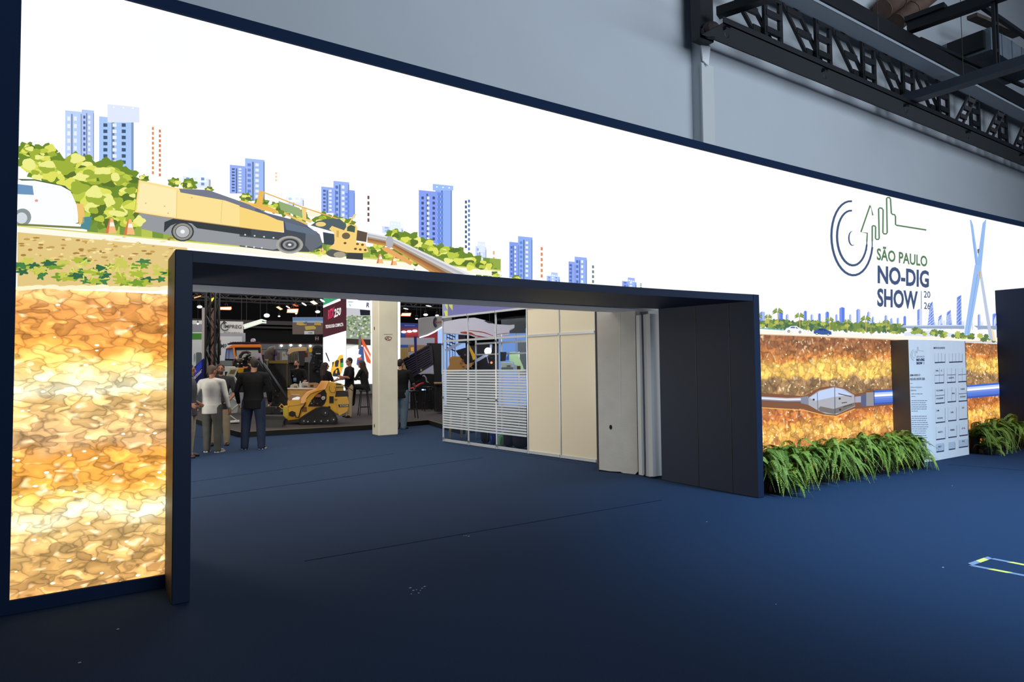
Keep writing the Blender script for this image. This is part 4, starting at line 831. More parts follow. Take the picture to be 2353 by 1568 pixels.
for i in range(5):
    p, q = pts[i], pts[i+1]; d = (q-p).normalized(); p2, q2 = p+d*.022, q-d*.022
    rail(p2, q2, 2.66, 2.70); rail(p2, q2, 2.14, 2.18); rail(p2, q2, .01, .06)
    if i < 3:
        for (z0, z1) in ((.06, 2.14), (2.18, 2.66)):
            MB().prism([p2+Vector((0, 0, z0)), q2+Vector((0, 0, z0)), q2+Vector((0, 0, z1)), p2+Vector((0, 0, z1))], on*.004).obj('clear_panel', GL, SB)
        for z in (.08, .95, 2.1, 2.64): 
            mb = MB(); mb.ball(p2+on*.03+Vector((0, 0, z)), .022, 6, 5); mb.bar(p2+on*.03+Vector((0, 0, z)), p2+on*.05+d*.05+Vector((0, 0, z-.02)), .012); mb.obj('clamp', cm((90, 92, 96)), SB)
    else:
        for (z0, z1) in ((.06, 2.14), (2.18, 2.66)):
            MB().prism([p2+Vector((0, 0, z0)), q2+Vector((0, 0, z0)), q2+Vector((0, 0, z1)), p2+Vector((0, 0, z1))], on*.006).obj('cream_panel', CREAM, SB)
for k in range(24):
    z0 = .30+k*.0525; p, q = pts[0], pts[3]-od*.03
    MB().prism([p+on*.012+Vector((0, 0, z0)), q+on*.012+Vector((0, 0, z0)), q+on*.012+Vector((0, 0, z0+.036)), p+on*.012+Vector((0, 0, z0+.036))], on*.0008).obj('frosted_stripe', FROST, SB)
# rear frame of the booth seen through the clear panels
for (s, t) in [(0.0, .9), (.33, .9), (.7, .9)]:
    p = OA.lerp(OB, s)-on*t; MB().lathe((p.x, p.y, 0), [(.02, .004), (.02, 2.3)], 8).obj('upright', ALU, SB)
p, q = OA-on*.9, OB-on*.9; rail(p, q, 2.1, 2.14); rail(p, q, 1.86, 1.89)
FS = thing('fascia_sign', 'violet blue fascia board with yellow green shapes above the clear booth wall', 'sign', (3.6, 5, 2.72))
VI = mat('violet_board', (104, 106, 168), .55); p, q = OA-on*.05-od*.02, OC-on*.05+od*.2
MB().prism([p+Vector((0, 0, 2.71)), q+Vector((0, 0, 2.71)), q+Vector((0, 0, 3.6)), p+Vector((0, 0, 3.6))], -on*.03).obj('board', VI, FS)
def onO(x, y, off=.0): r = ray(x, y); o = OA-on*.05+on*off; s = (o-CAM).dot(on)/r.dot(on); return CAM+r*s
for pg, c in [([(85, 40), (165, 40), (168, 205), (150, 180)], (196, 204, 100)), ([(90, 215), (165, 205), (168, 320), (115, 322)], (196, 204, 100)), ([(185, 40), (265, 45), (262, 215), (190, 110)], (190, 198, 110)), ([(55, 70), (95, 65), (155, 185), (150, 205), (95, 215), (85, 320), (58, 322)], (138, 146, 196))]:
    mb = MB(); mb.col(c); mb.prism([onO(*v, .002) for v in Z('N', pg)], on*.002); mb.obj('printed_shape', PRT, FS)
# ------------------------------------------------------------------ platform
PLM = mat('platform_carpet', (52, 44, 48), .9, noise_=.15, nscale=60); ED = cm((14, 14, 16), .5); GOLD = cm((150, 130, 70), .4)
T = lambda x, y: atz(x, y, .13)
pg = [T(524, 986), T(552.4, 993), T(853, 976.3), T(984.5, 965.4), T(1018, 975), T(1060, 986)]
far = [Vector((14, 12, .13)), Vector((14, 30, .13)), Vector((-1, 30, .13))]
ST = thing('booth_platform', 'low dark carpeted exhibition platform with black edge carrying the machines', 'platform', (1, 12, 0))
mb = MB(); mb.prism([Vector((v.x, v.y, .004)) for v in pg+far], (0, 0, .122)); mb.obj('deck', [PLM], ST)
for i in range(5):
    a, b = pg[i], pg[i+1]; o = (CAM-a); d = (b-a).normalized(); s = Vector((-d.y, d.x, 0)); s = s if s.dot(o) > 0 else -s
    MB().prism([Vector((a.x, a.y, .006))+s*.004, Vector((b.x, b.y, .006))+s*.004, Vector((b.x, b.y, .122))+s*.004, Vector((a.x, a.y, .122))+s*.004], s*.006).obj('edge_board', ED, ST)
    MB().bar(Vector((a.x, a.y, .128))+s*.006, Vector((b.x, b.y, .128))+s*.006, .012, .008).obj('edge_trim', GOLD, ST)
# ------------------------------------------------------------------ tracked mini loader
YE = mat('machine_yellow', (214, 160, 36), .4, noise_=.06, nscale=3); YO = mat('machine_orange', (238, 160, 52), .25, spec=.7); RB = mat('track_rubber', (22, 22, 24), .7, bump=.2, bscale=30)
ML = thing('tracked_loader', 'small yellow tracked mini loader at the front edge of the platform', 'loader', fl0(735, 975, .13))
D = 16.95
for dd in (0, .85):
    tb = PP('', 'L', [(345, 1290), (352, 1215), (430, 1165), (640, 1035), (745, 1008), (850, 1015), (965, 1110), (1018, 1225), (1012, 1290), (950, 1322), (400, 1332)], D+dd, .24, RB, ML, mb=MB())
    tb.obj('track', RB, ML, bevel=.008)
outline = [(352, 1215), (430, 1165), (640, 1035), (745, 1008), (850, 1015), (965, 1110), (1018, 1225), (1012, 1290), (950, 1322), (400, 1332), (345, 1290)]
for a, b in zip(outline, outline[1:]+outline[:1]):
    n = max(1, int(math.hypot(b[0]-a[0], b[1]-a[1])/30))
    for k in range(n):
        x = a[0]+(b[0]-a[0])*(k+.5)/n; y = a[1]+(b[1]-a[1])*(k+.5)/n; c = atd(*Z('L', [(x, y)])[0], D+.01); MB().box((-.012, -.0, -.012), (.012, .2, .012)).obj('track_lug', RB, ML).matrix_world = Matrix.Translation(c) @ Matrix.Rotation(ROT, 4, 'Z')
PP('track_frame', 'L', [(400, 1300), (410, 1240), (640, 1090), (750, 1045), (840, 1050), (930, 1140), (975, 1230), (960, 1290)], D-.01, .02, cm((34, 34, 36)), ML)
for (x, y, r) in [(615, 1262, .05), (728, 1255, .05), (840, 1248, .05), (500, 1265, .05), (940, 1228, .07), (800, 1115, .085), (430, 1255, .07)]:
    ro_ = disc('roller', 'L', x, y, D-.03, r, .025, cm((44, 44, 46)), ML); disc('hub_cap', 'L', x+4, y, D-.036, .016, .008, cm((210, 208, 196)), ro_, 8)
bd = [(75, 1018), (160, 1000), (375, 975), (384, 870), (480, 775), (655, 715), (740, 580), (870, 578), (985, 605), (990, 740), (970, 840), (1030, 1140), (960, 1110), (850, 1010), (745, 1003), (640, 1030), (430, 1160), (340, 1222), (165, 1245), (78, 1165)]
PP('body', 'L', bd, D+.12, .72, YE, ML, bevel=.006)
PP('hood', 'L', [(380, 872), (474, 772), (655, 708), (735, 572), (865, 572), (806, 712), (650, 748), (545, 792), (478, 872), (470, 955), (380, 960)], D+.10, .76, YO, ML, bevel=.006)
PP('engine_bay', 'L', [(505, 1002), (560, 900), (650, 795), (790, 712), (826, 780), (822, 880), (790, 955), (742, 1000)], D+.105, .01, cm((24, 20, 22)), ML)
disc('air_filter', 'L', 766, 860, D+.07, .048, .04, cm((196, 190, 180)), ML); disc('air_filter_cap', 'L', 766, 862, D+.06, .012, .01, cm((40, 40, 40)), ML, 8)
PR('exhaust_cover', 'L', 632, 800, 724, 850, D+.07, .04, cm((150, 84, 62), .4), ML, .008)
rnd = random.Random(4)
for k in range(11):
    x = rnd.uniform(545, 770); y = rnd.uniform(885, 985); w = rnd.uniform(6, 18); PR('engine_part', 'L', x, y, x+w, y+rnd.uniform(6, 30), D+.08, .02, cm(rnd.choice([(90, 82, 80), (160, 152, 144), (120, 60, 48), (60, 56, 58)])), ML)
PP('front_box', 'L', [(78, 1020), (160, 1002), (165, 1243), (80, 1165)], D+.08, .3, mat('machine_yellow_dark', (188, 164, 40), .45), ML, bevel=.005)
PP('front_opening', 'L', [(178, 1105), (230, 1080), (292, 1105), (296, 1160), (240, 1182), (180, 1160)], D+.105, .02, cm((34, 28, 24)), ML)
PP('hand_guard', 'L', [(160, 870), (225, 805), (365, 815), (382, 845), (300, 828), (240, 850), (200, 905)], D+.1, .5, cm((150, 118, 84), .4), ML); PP('drum_roll', 'L', [(225, 900), (240, 862), (330, 830), (372, 840), (360, 880), (300, 912), (240, 925)], D+.12, .3, cm((190, 190, 196), .3, 1), ML)
PP('bracket', 'L', [(150, 930), (175, 890), (370, 890), (374, 975), (160, 1000)], D+.11, .3, YE, ML); PP('linkage', 'L', [(5, 1005), (50, 955), (110, 1010), (66, 1055)], D+.1, .05, YE, ML); PP('linkage_hole', 'L', [(25, 1005), (52, 975), (88, 1010), (64, 1035)], D+.095, .004, hol, ML)
PT('hose', 'L', [(462, 930), (440, 985), (390, 1040), (365, 1130), (345, 1195), (300, 1190), (292, 1150)], D+.06, .016, RB, ML); PT('hose', 'L', [(875, 650), (868, 720), (905, 768), (960, 768), (985, 715), (960, 660)], D+.06, .009, cm((110, 92, 50)), ML)
PP('rear_housing', 'L', [(962, 845), (1180, 835), (1216, 960), (1182, 1090), (1042, 1168), (1022, 1130)], D+.10, .6, mat('machine_yellow_rear', (206, 158, 62), .45), ML, bevel=.005)
PP('fuel_tank', 'L', [(962, 870), (985, 742), (1185, 738), (1204, 832), (1190, 845)], D+.14, .5, cm((44, 42, 44)), ML, bevel=.01)
PP('control_panel', 'L', [(880, 640), (905, 590), (1000, 598), (1112, 632), (1120, 735), (985, 742)], D+.13, .5, mat('machine_yellow_soft', (196, 156, 74), .5), ML, bevel=.005)
PR('control_recess', 'L', 988, 610, 1080, 636, D+.12, .01, cm((90, 76, 40)), ML); PT('control_lever', 'L', [(985, 672), (1130, 668), (1200, 680), (1275, 735)], D+.1, .011, cm((70, 58, 40)), ML)
PR('vent_decal', 'L', 872, 830, 945, 945, D+.1, .008, cm((24, 22, 22)), ML); PR('slot', 'L', 966, 874, 978, 906, D+.095, .006, hol, ML); PR('slot', 'L', 992, 876, 1004, 906, D+.095, .006, hol, ML)
nd_ = PP('name_decal', 'L', [(1022, 972), (1206, 965), (1206, 1008), (1036, 1018)], D+.093, .004, cm((34, 32, 34)), ML); ptext('lettering', 'RTX250', 'L', [(1058, 978), (1196, 974), (1196, 1002), (1058, 1008)], D+.09, (214, 208, 196), nd_, .02)
PR('lower_cover', 'L', 405, 1010, 486, 1090, D+.1, .02, cm((120, 80, 40)), ML, .004); disc('pivot_cap', 'L', 866, 1020, D+.1, .035, .02, RB, ML)
BKT = thing('dozer_blade', 'black steel dozer blade lying at the platform edge left of the loader', 'blade', fl0(630, 985, .13))
PP('blade', 'G', [(695, 1160), (872, 1165), (880, 1180), (862, 1268), (700, 1272)], 16.4, .08, cm((26, 26, 28), .4), BKT); PP('blade_face', 'G', [(700, 1196), (868, 1200), (858, 1264), (702, 1268)], 16.38, .015, cm((62, 62, 60), .5), BKT); PP('push_arm', 'G', [(868, 1180), (905, 1190), (905, 1235), (872, 1255)], 16.45, .06, cm((20, 20, 22)), BKT)
# ------------------------------------------------------------------ black trencher / mixer behind
BK = cm((20, 20, 21), .4); DG = cm((48, 48, 50), .5)
TC = thing('black_machine', 'tall black shredder body with olive rim behind the man in the dark jacket', 'machine', fl0(650, 962, .13)); D = 18.4
PP('hopper', 'G', [(735, 682), (900, 682), (938, 742), (938, 900), (905, 1150), (752, 1150), (700, 900)], D, .9, BK, TC, bevel=.02); PP('rim', 'G', [(733, 664), (896, 662), (910, 680), (902, 688), (737, 688)], D-.04, 1.0, cm((112, 92, 34)), TC)
PP('corner_trim', 'G', [(896, 688), (903, 690), (904, 900), (897, 900)], D-.02, .02, cm((90, 76, 30)), TC)
PT('ram', 'G', [(688, 690), (800, 850), (905, 1015)], D-.5, .035, cm((52, 56, 66), .3), TC); PT('ram', 'G', [(650, 660), (740, 800), (830, 940)], D-.45, .05, cm((30, 32, 40), .3), TC)
PR('grey_frame', 'G', 700, 650, 733, 660, D+.05, .3, cm((150, 148, 140)), TC); PR('grey_frame', 'G', 716, 660, 726, 770, D+.05, .05, cm((130, 128, 120)), TC); PR('chassis', 'G', 700, 1075, 860, 1150, D-.2, .8, DG, TC, .02)
for k in range(16): x = rnd.uniform(750, 880); y = rnd.uniform(930, 1130); PR('fitting', 'G', x, y, x+rnd.uniform(6, 22), y+rnd.uniform(5, 20), D-.3, .1, cm(rnd.choice([(60, 60, 64), (32, 32, 34), (110, 110, 112), (80, 74, 60)])), TC)
# orange cab excavator
EX = thing('orange_cab_drill', 'directional drill with glazed orange cab and roof rack behind the visitors', 'machine', fl0(560, 950, .13)); D = 21.5
OR = mat('cab_orange', (236, 132, 48), .4); 
PP('cab_roof', 'J', [(625, 1105), (740, 1040), (1220, 1035), (1262, 1060), (1256, 1090), (770, 1090), (640, 1112)], D, 1.3, OR, EX, bevel=.02)
PP('cab_pillar', 'J', [(735, 1050), (775, 1060), (805, 1280), (775, 1280)], D, .1, OR, EX); PP('cab_pillar', 'J', [(1245, 1075), (1262, 1080), (1262, 1210), (1250, 1210)], D, .1, OR, EX)
PP('windscreen_frame', 'J', [(772, 1090), (1250, 1088), (1256, 1240), (790, 1250)], D+.05, .04, cm((40, 34, 44)), EX); PP('windscreen', 'J', [(806, 1140), (1200, 1138), (1215, 1240), (815, 1300)], D+.03, .01, cm((176, 182, 178), .15), EX)
PP('side_glass', 'J', [(620, 1110), (735, 1060), (770, 1280), (600, 1290)], D+.1, .03, cm((150, 170, 214), .2), EX); PP('door_frame', 'J', [(605, 1290), (622, 1108), (632, 1108), (618, 1290)], D+.08, .04, cm((90, 90, 190)), EX); PP('door_frame', 'J', [(660, 1290), (668, 1090), (676, 1090), (672, 1290)], D+.08, .04, cm((120, 110, 170)), EX)
PP('roof_rack', 'J', [(640, 1022), (740, 990), (1240, 985), (1230, 1020), (740, 1022), (660, 1030)], D+.1, .8, cm((52, 36, 62)), EX)
for k in range(12): PR('rack_bar', 'J', 700+k*44, 982, 708+k*44, 1018, D+.06, .03, cm((34, 24, 46)), EX)
disc('camera_dome', 'J', 1100, 962, D+.2, .07, .1, cm((190, 180, 190)), EX, 12); PT('beacon_post', 'J', [(518, 1230), (518, 975)], D-1.0, .02, BK, EX); PR('beacon', 'J', 503, 948, 532, 975, D-1.02, .06, cm((220, 110, 50)), EX, .01)
PP('grey_hood', 'J', [(500, 1335), (540, 1325), (735, 1328), (745, 1425), (500, 1440)], D-1, .8, cm((112, 120, 122)), EX, bevel=.02); PP('white_cover', 'J', [(510, 1470), (555, 1432), (780, 1430), (800, 1450), (770, 1530), (560, 1530), (510, 1560)], D-1.6, .5, cm((214, 214, 212)), EX, bevel=.01)
PT('hose', 'J', [(880, 1330), (880, 1240), (930, 1180), (1000, 1170), (1060, 1200)], D-1.2, .05, cm((50, 36, 36)), EX); PT('hose', 'J', [(800, 1400), (900, 1330), (1000, 1250), (1060, 1210)], D-1.3, .045, BK, EX); PT('hose', 'J', [(740, 1370), (790, 1290), (860, 1340), (850, 1440)], D-1.2, .03, cm((90, 60, 56)), EX)
PP('rod_box', 'J', [(800, 1430), (960, 1290), (1030, 1270), (1020, 1420), (900, 1440)], D-1.1, .3, BK, EX); PP('yellow_block', 'J', [(830, 1480), (850, 1455), (950, 1458), (930, 1545), (835, 1550)], D-1.9, .3, YE, EX, bevel=.01); PP('orange_grip', 'J', [(930, 1440), (1025, 1430), (1000, 1465), (930, 1465)], D-1.9, .1, cm((240, 130, 50)), EX)
PP('lilac_cover', 'J', [(1120, 1240), (1180, 1190), (1250, 1190), (1300, 1390), (1260, 1390), (1230, 1250), (1180, 1300)], D-1, .2, cm((190, 176, 200)), EX); PR('black_case', 'J', 1270, 1215, 1350, 1300, D-.8, .4, cm((34, 28, 32)), EX, .01)
for k in range(22): x = rnd.uniform(700, 1060); y = rnd.uniform(1240, 1440); PR('fitting', 'J', x, y, x+rnd.uniform(10, 40), y+rnd.uniform(8, 30), D-1.5, .05, cm(rnd.choice([(60, 44, 44), (30, 28, 30), (130, 100, 96), (180, 170, 160), (90, 60, 50)])), EX)
PR('machine_base', 'J', 600, 1290, 1340, 1900, D+.1, .8, cm((24, 24, 27)), EX, .02)
# curved exhaust duct
CD = thing('curved_duct', 'dark curved pipe elbow with blue flange above the black machine', 'pipe', fl0(630, 950, .13))
PT('elbow', 'J', [(1402, 1560), (1402, 1260), (1412, 1200), (1445, 1162), (1512, 1150)], 20, .16, cm((74, 62, 58)), CD, 14); PR('blue_flange', 'J', 1508, 1118, 1522, 1330, 19.9, .3, cm((66, 62, 150)), CD)
# tan drill
TD = thing('tan_drill_rig', 'tan and black vertical drill magazine behind the staff member at the counter', 'machine', fl0(690, 945, .13)); D = 24
TN = cm((196, 162, 118)); 
PP('housing', 'K', [(540, 1070), (620, 1040), (860, 1030), (915, 1040), (915, 1105), (760, 1110), (640, 1130), (560, 1180), (540, 1180)], D, .9, TN, TD, bevel=.02); PP('yellow_head', 'K', [(945, 1035), (1015, 1035), (1025, 1140), (960, 1135)], D-.1, .5, cm((224, 176, 34)), TD, bevel=.01)
PP('mast', 'K', [(742, 1110), (885, 1105), (865, 1400), (765, 1400)], D-.2, .4, cm((46, 44, 46)), TD); PP('base', 'K', [(540, 1340), (950, 1330), (960, 2185), (540, 2185)], D, .8, cm((38, 36, 38)), TD)
for k in range(6): PP('rod_slot', 'K', [(548+32*k, 1175-8*k), (566+32*k, 1170-8*k), (566+32*k, 1335), (548+32*k, 1340)], D-.1, .08, cm((44, 42, 40)), TD); PP('rod', 'K', [(566+32*k, 1172-8*k), (580+32*k, 1168-8*k), (580+32*k, 1335), (566+32*k, 1338)], D-.05, .08, cm((190, 176, 152)), TD)
PR('orange_panel', 'K', 872, 1135, 938, 1230, D+.4, .1, cm((226, 122, 54)), TD); PT('cable', 'K', [(545, 1080), (510, 1110), (500, 1160), (530, 1195)], D-.1, .012, BK, TD)
DM = thing('dark_drill_head', 'cluttered black drill head with coiled cables left of the bright screens', 'machine', fl0(725, 950, .13)); D = 21.6
PP('frame', 'K', [(1040, 1060), (1100, 1000), (1238, 1010), (1238, 2285), (960, 2285), (960, 1360), (1010, 1240)], D, .8, cm((27, 28, 33)), DM, bevel=.02)
for k in range(30): x = rnd.uniform(985, 1200); y = rnd.uniform(1080, 1540); PR('fitting', 'K', x, y, x+rnd.uniform(12, 60), y+rnd.uniform(10, 50), D-rnd.uniform(.05, .2), .05, cm(rnd.choice([(48, 50, 56), (34, 36, 42), (20, 20, 24), (66, 68, 74)])), DM)
for r in (60, 85, 100): PT('coiled_cable', 'K', [(1135+r*math.cos(a_), 1070+r*.75*math.sin(a_)) for a_ in [math.pi*(1+k/10) for k in range(11)]], D-.15, .012, cm((54, 54, 58)), DM)
PR('work_light', 'K', 1095, 1150, 1190, 1168, D-.22, .03, cm((200, 200, 190)), DM)
# ------------------------------------------------------------------ counter
CO = thing('reception_counter', 'wooden yellow counter with white top behind the loader', 'counter', fl0(680, 960, .13)); D = 18.2
PR('front', 'L', 155, 706, 700, 1100, D, .55, mat('counter_wood', (196, 150, 74), .5, noise_=.08, nscale=10), CO, .004); PP('top', 'L', [(150, 688), (700, 694), (700, 708), (150, 706)], D-.03, .62, cm((222, 220, 212)), CO)
def item(nm, lab, cat, parts, gr='goods on the reception counter'):
    t = thing(nm, lab, cat, atd(*Z('L', [(parts[0][1][0][0], 690)])[0], 18.35), 0, gr)
    for (n, pts, col, th) in parts: PP(n, 'L', pts, 18.3, th, col, t, bevel=.003)
item('brochure_pile', 'loose pile of crumpled brochures on the counter in front of the staff member', 'papers', [('sheets', [(195, 690), (205, 640), (280, 610), (335, 625), (345, 690)], cm((170, 158, 140)), .2), ('dark_sheet', [(250, 680), (262, 655), (318, 650), (325, 685)], cm((70, 60, 52)), .02)])
item('water_bottle', 'small clear bottle with pale label on the counter', 'bottle', [('bottle', [(352, 690), (350, 620), (362, 600), (366, 580), (384, 580), (388, 600), (402, 620), (402, 690)], cm((176, 182, 184), .2), .08), ('cap', [(366, 580), (366, 570), (384, 570), (384, 580)], cm((230, 230, 230)), .05)])
item('clear_display_box', 'clear box of small parts in the middle of the counter', 'box', [('box', [(408, 692), (412, 602), (508, 596), (514, 690)], cm((150, 146, 136), .3), .25), ('contents', [(420, 680), (424, 645), (500, 640), (504, 682)], cm((104, 92, 74)), .01), ('lid', [(404, 604), (406, 594), (512, 588), (514, 598)], cm((190, 190, 184)), .26)])
item('cardboard_tray', 'brown cardboard tray at the right of the counter beside the orange hood', 'box', [('tray', [(512, 688), (508, 606), (640, 600), (690, 612), (690, 690)], cm((150, 112, 74)), .3), ('dark_window', [(540, 676), (542, 632), (600, 630), (602, 676)], cm((44, 36, 34)), .01)])
# brochure stand
BS = thing('brochure_stand', 'white zigzag brochure stand with tilted trays between the visitors', 'stand', fl0(536, 972, .13)); D = 17.6; WM = cm((206, 212, 208)); GY = cm((120, 122, 120))
PP('top_tray', 'G', [(350, 800), (380, 728), (464, 724), (430, 810)], D, .04, WM, BS); PP('leaflet', 'G', [(364, 796), (388, 734), (456, 732), (426, 802)], D-.012, .008, cm((196, 180, 140)), BS); PP('leaflet_picture', 'G', [(378, 782), (394, 746), (442, 744), (424, 786)], D-.018, .004, cm((104, 94, 80)), BS)
zz = [(430, 810, 470, 880), (365, 970, 470, 880), (365, 970, 470, 1045), (366, 1140, 470, 1045), (366, 1140, 468, 1215)]
for (x0, y0, x1, y1) in zz: PT('side_rod', 'G', [(x0, y0), (x1, y1)], D+.0, .012, WM, BS, 6); PT('side_rod', 'G', [(x0+4, y0+4), (x1+4, y1+4)], D+.28, .012, GY, BS, 6)
for (a, b, c, d) in [((350, 812), (372, 880), (470, 876), (436, 812)), ((366, 968), (372, 890), (470, 882), (450, 962)), ((366, 1060), (372, 985), (466, 972), (452, 1050)), ((368, 1140), (374, 1060), (466, 1046), (450, 1132))]: PP('tray', 'G', [a, b, c, d], D+.05, .02, mat('clear_shelf', (170, 176, 174), .2), BS)
PP('base', 'G', [(366, 1226), (372, 1214), (470, 1206), (470, 1218)], D-.02, .35, WM, BS)
# ================================================================== LED screens
def lp(mb, ref, pts, D, rgb, k=1.0): mb.col(rgb, k); mb.poly([atd(x, y, D) for x, y in Z(ref, pts)]); return mb
LS = thing('led_tower_screen', 'tall bright screen with dark red header, white lettering and a yellow loader picture', 'screen', fl0(765, 950, .13)); D = 20.6
PP('cabinet', 'H', [(54, 60), (294, 60), (294, 1270), (54, 1270)], D, .25, BLACKM, LS)
mb = MB(); lp(mb, 'H', [(56, 520), (293, 450), (293, 1262), (56, 1262)], D-.004, (255, 255, 255), 1.6); mb.obj('white_field', LED, LS, fix=False)
mb = MB(); lp(mb, 'H', [(56, 214), (293, 120), (293, 450), (56, 520)], D-.004, (72, 30, 40)); mb.obj('red_header', LED, LS, fix=False)
mb = MB(); lp(mb, 'H', [(56, 60), (293, 60), (240, 112), (56, 190)], D-.004, (60, 160, 110)); mb.obj('green_corner', LED, LS, fix=False)
mb = MB(); lp(mb, 'H', [(56, 190), (234, 112), (236, 140), (56, 214)], D-.006, (255, 255, 255), 1.3); mb.obj('white_band', LED, LS, fix=False)
ptext('lettering', '250', 'H', [(166, 228), (240, 208), (240, 285), (168, 318)], D-.012, (250, 246, 248), LS, .03, LED, .2); 
ptext('lettering', 'TECNOLOGIA COMPACTA', 'H', [(80, 392), (264, 366), (264, 402), (80, 426)], D-.012, (245, 240, 242), LS, .03, LED)
ptext('lettering', 'RTX', 'H', [(102, 244), (172, 204), (170, 300), (106, 336)], D-.012, (236, 60, 110), LS, .03, LED, .3)
def machine_art(name, D, parent, sh):
    mb = MB()
    for pts, c in sh: lp(mb, 'L', pts, D, c); D -= .0006
    return mb.obj(name, LED, parent, fix=False)
machine_art('loader_picture', D-.01, LS, [([(800, 80), (822, 78), (882, 230), (862, 232)], (36, 36, 40)), ([(835, 40), (838, 38), (888, 190), (884, 192)], (90, 100, 130)),
    ([(890, 400), (930, 250), (1000, 200), (1040, 130), (1100, 110), (1115, 200), (1112, 330), (1060, 480), (920, 470)], (246, 190, 70)), ([(970, 240), (1000, 205), (1040, 215), (1020, 320), (970, 325)], (60, 56, 50)), ([(1058, 190), (1110, 170), (1112, 325), (1062, 330)], (50, 60, 50)), ([(1064, 260), (1108, 250), (1108, 318), (1066, 322)], (60, 170, 80)),
    ([(926, 470), (945, 400), (1010, 340), (1030, 345), (1058, 440), (1055, 495), (940, 490)], (46, 46, 50)), ([(975, 430), (985, 375), (1010, 380), (1000, 440)], (246, 190, 70)), ([(920, 250), (935, 235), (950, 245), (925, 340)], (40, 50, 60))])
L2 = thing('led_wall_screen', 'wide bright screen showing a tree, pale grass and an orange crane behind the cream column', 'screen', fl0(850, 950, .13)); D = 21.2
PP('cabinet', 'H', [(295, 60), (852, 60), (852, 1000), (295, 1000)], D, .25, BLACKM, L2)
def img(name, sh, D=D):
    mb = MB()
    for pts, c, k in sh: lp(mb, 'H', pts, D-.004, c, k); D -= .0006
    return mb.obj(name, LED, L2, fix=False)
img('picture_field', [([(296, 60), (851, 60), (851, 998), (296, 998)], (240, 240, 240), 1.15)])
img('picture_header', [([(296, 110), (540, 130), (540, 235), (296, 212)], (250, 250, 255), 1.3), ([(296, 212), (540, 235), (540, 292), (296, 292)], (200, 200, 206), 1), ([(434, 232), (540, 240), (540, 292), (440, 292)], (24, 26, 40), 1), ([(415, 128), (540, 135), (540, 142), (415, 136)], (70, 90, 130), 1)], D-.005)
img('picture_emblem', [([(318, 165), (340, 185), (336, 205)], (90, 190, 190), 1), ([(362, 168), (338, 206), (346, 188)], (110, 140, 180), 1), ([(312, 150), (364, 152), (364, 158), (312, 156)], (60, 70, 80), 1)], D-.012)
ptext('lettering', 'R', 'H', [(496, 160), (530, 160), (530, 210), (500, 210)], D-.02, (24, 34, 80), L2, .03, LED, .2)
sh = [([(296, 294), (545, 294), (545, 600), (296, 600)], (150, 160, 146), 1), ([(296, 530), (545, 540), (545, 600), (296, 585)], (52, 44, 44), 1), ([(424, 440), (444, 440), (450, 640), (418, 640)], (110, 104, 96), 1)]
rnd = random.Random(12)
for k in range(150):
    x = rnd.uniform(300, 540); y = rnd.uniform(296, 520); r = rnd.uniform(6, 16); sh.append(([(x+r*math.cos(t), y+r*.8*math.sin(t)) for t in [a_*1.047+rnd.random()*.4 for a_ in range(6)]], rnd.choice([(90, 120, 70), (150, 170, 110), (190, 200, 170), (216, 222, 210), (110, 140, 84)]), 1))
img('tree_picture', sh, D-.008)
img('crane_picture', [([(448, 540), (462, 525), (545, 690), (545, 790), (505, 770)], (226, 98, 60), 1), ([(470, 620), (480, 610), (545, 720), (545, 760)], (250, 224, 210), 1), ([(408, 730), (440, 722), (450, 700), (420, 690), (424, 655), (445, 610), (470, 615), (480, 760), (500, 800), (400, 800)], (70, 90, 150), 1), ([(412, 728), (450, 724), (452, 745), (414, 748)], (220, 90, 60), 1), ([(296, 600), (400, 600), (300, 640)], (232, 234, 228), 1)], D-.12)
def hang(t, ref, pts, D):
    for x, y in pts: c = atd(*Z(ref, [(x, y)])[0], D); MB().tube([c, (c.x, c.y, 6.89)], .008, 5).obj('hanging_wire', cm((60, 60, 62)), t)
def DW(ref, x, y, n=31.98): return (atn(*Z(ref, [(x, y)])[0], n)-CAM).dot(FH)-.03
# ================================================================== banners and far booths
def to_floor(ref, pts, D, z=.132):
    ym = max(p[1] for p in pts)
    def fy(x):
        a, b = atd(*Z(ref, [(x, ym)])[0], D).z, atd(*Z(ref, [(x, ym+100)])[0], D).z; return ym+100*(a-z)/(a-b)
    return [(x, fy(x)) if y > ym-40 else (x, y) for x, y in pts]
def panel(name, lab, cat, ref, pts, D, th, rgb, gr=None, sub=(), emit=0):
    if cat in ('booth', 'post') or name == 'grey_door': pts = to_floor(ref, pts, D)
    t = thing(name, lab, cat, tuple(atd(*Z(ref, [pts[0]])[0], D)), 0, gr); m = cm(rgb, .6) if not emit else mat('lit_%d_%d_%d' % tuple(rgb), rgb, emis=rgb, es=emit)  # emit gives a wall its own glow in place of light falling on it
    PP('board', ref, pts, D, th, m, t)
    for i, (nm, r2, p2, c) in enumerate(sub): mb = MB(); lp(mb, r2, p2, D-.006-.002*i, c); mb.obj(nm, PRT, t, fix=False)
    return t
IB = panel('exhibitor_sign', 'hanging white sign with dark lettering IMPREG in a circle', 'sign', 'J', [(480, 612), (932, 625), (935, 840), (480, 840)], 26, .2, (214, 214, 212))
ptext('lettering', 'IMPREG', 'J', [(582, 676), (905, 684), (900, 750), (580, 738)], 25.98, (60, 66, 76), IB, .01); ptext('lettering', 'BOKABRO', 'J', [(590, 806), (875, 812), (875, 850), (590, 846)], 25.98, (110, 114, 120), IB)
mb = MB(); mb.col((60, 66, 76))
q = [atd(*Z('J', [(605+75*math.cos(t), 708+72*math.sin(t))])[0], 25.97) for t in [math.radians(40+k*12.5) for k in range(21)]]
for a, b in zip(q[:-1], q[1:]): mb.bar(a, b, .035, .004, up=FH)
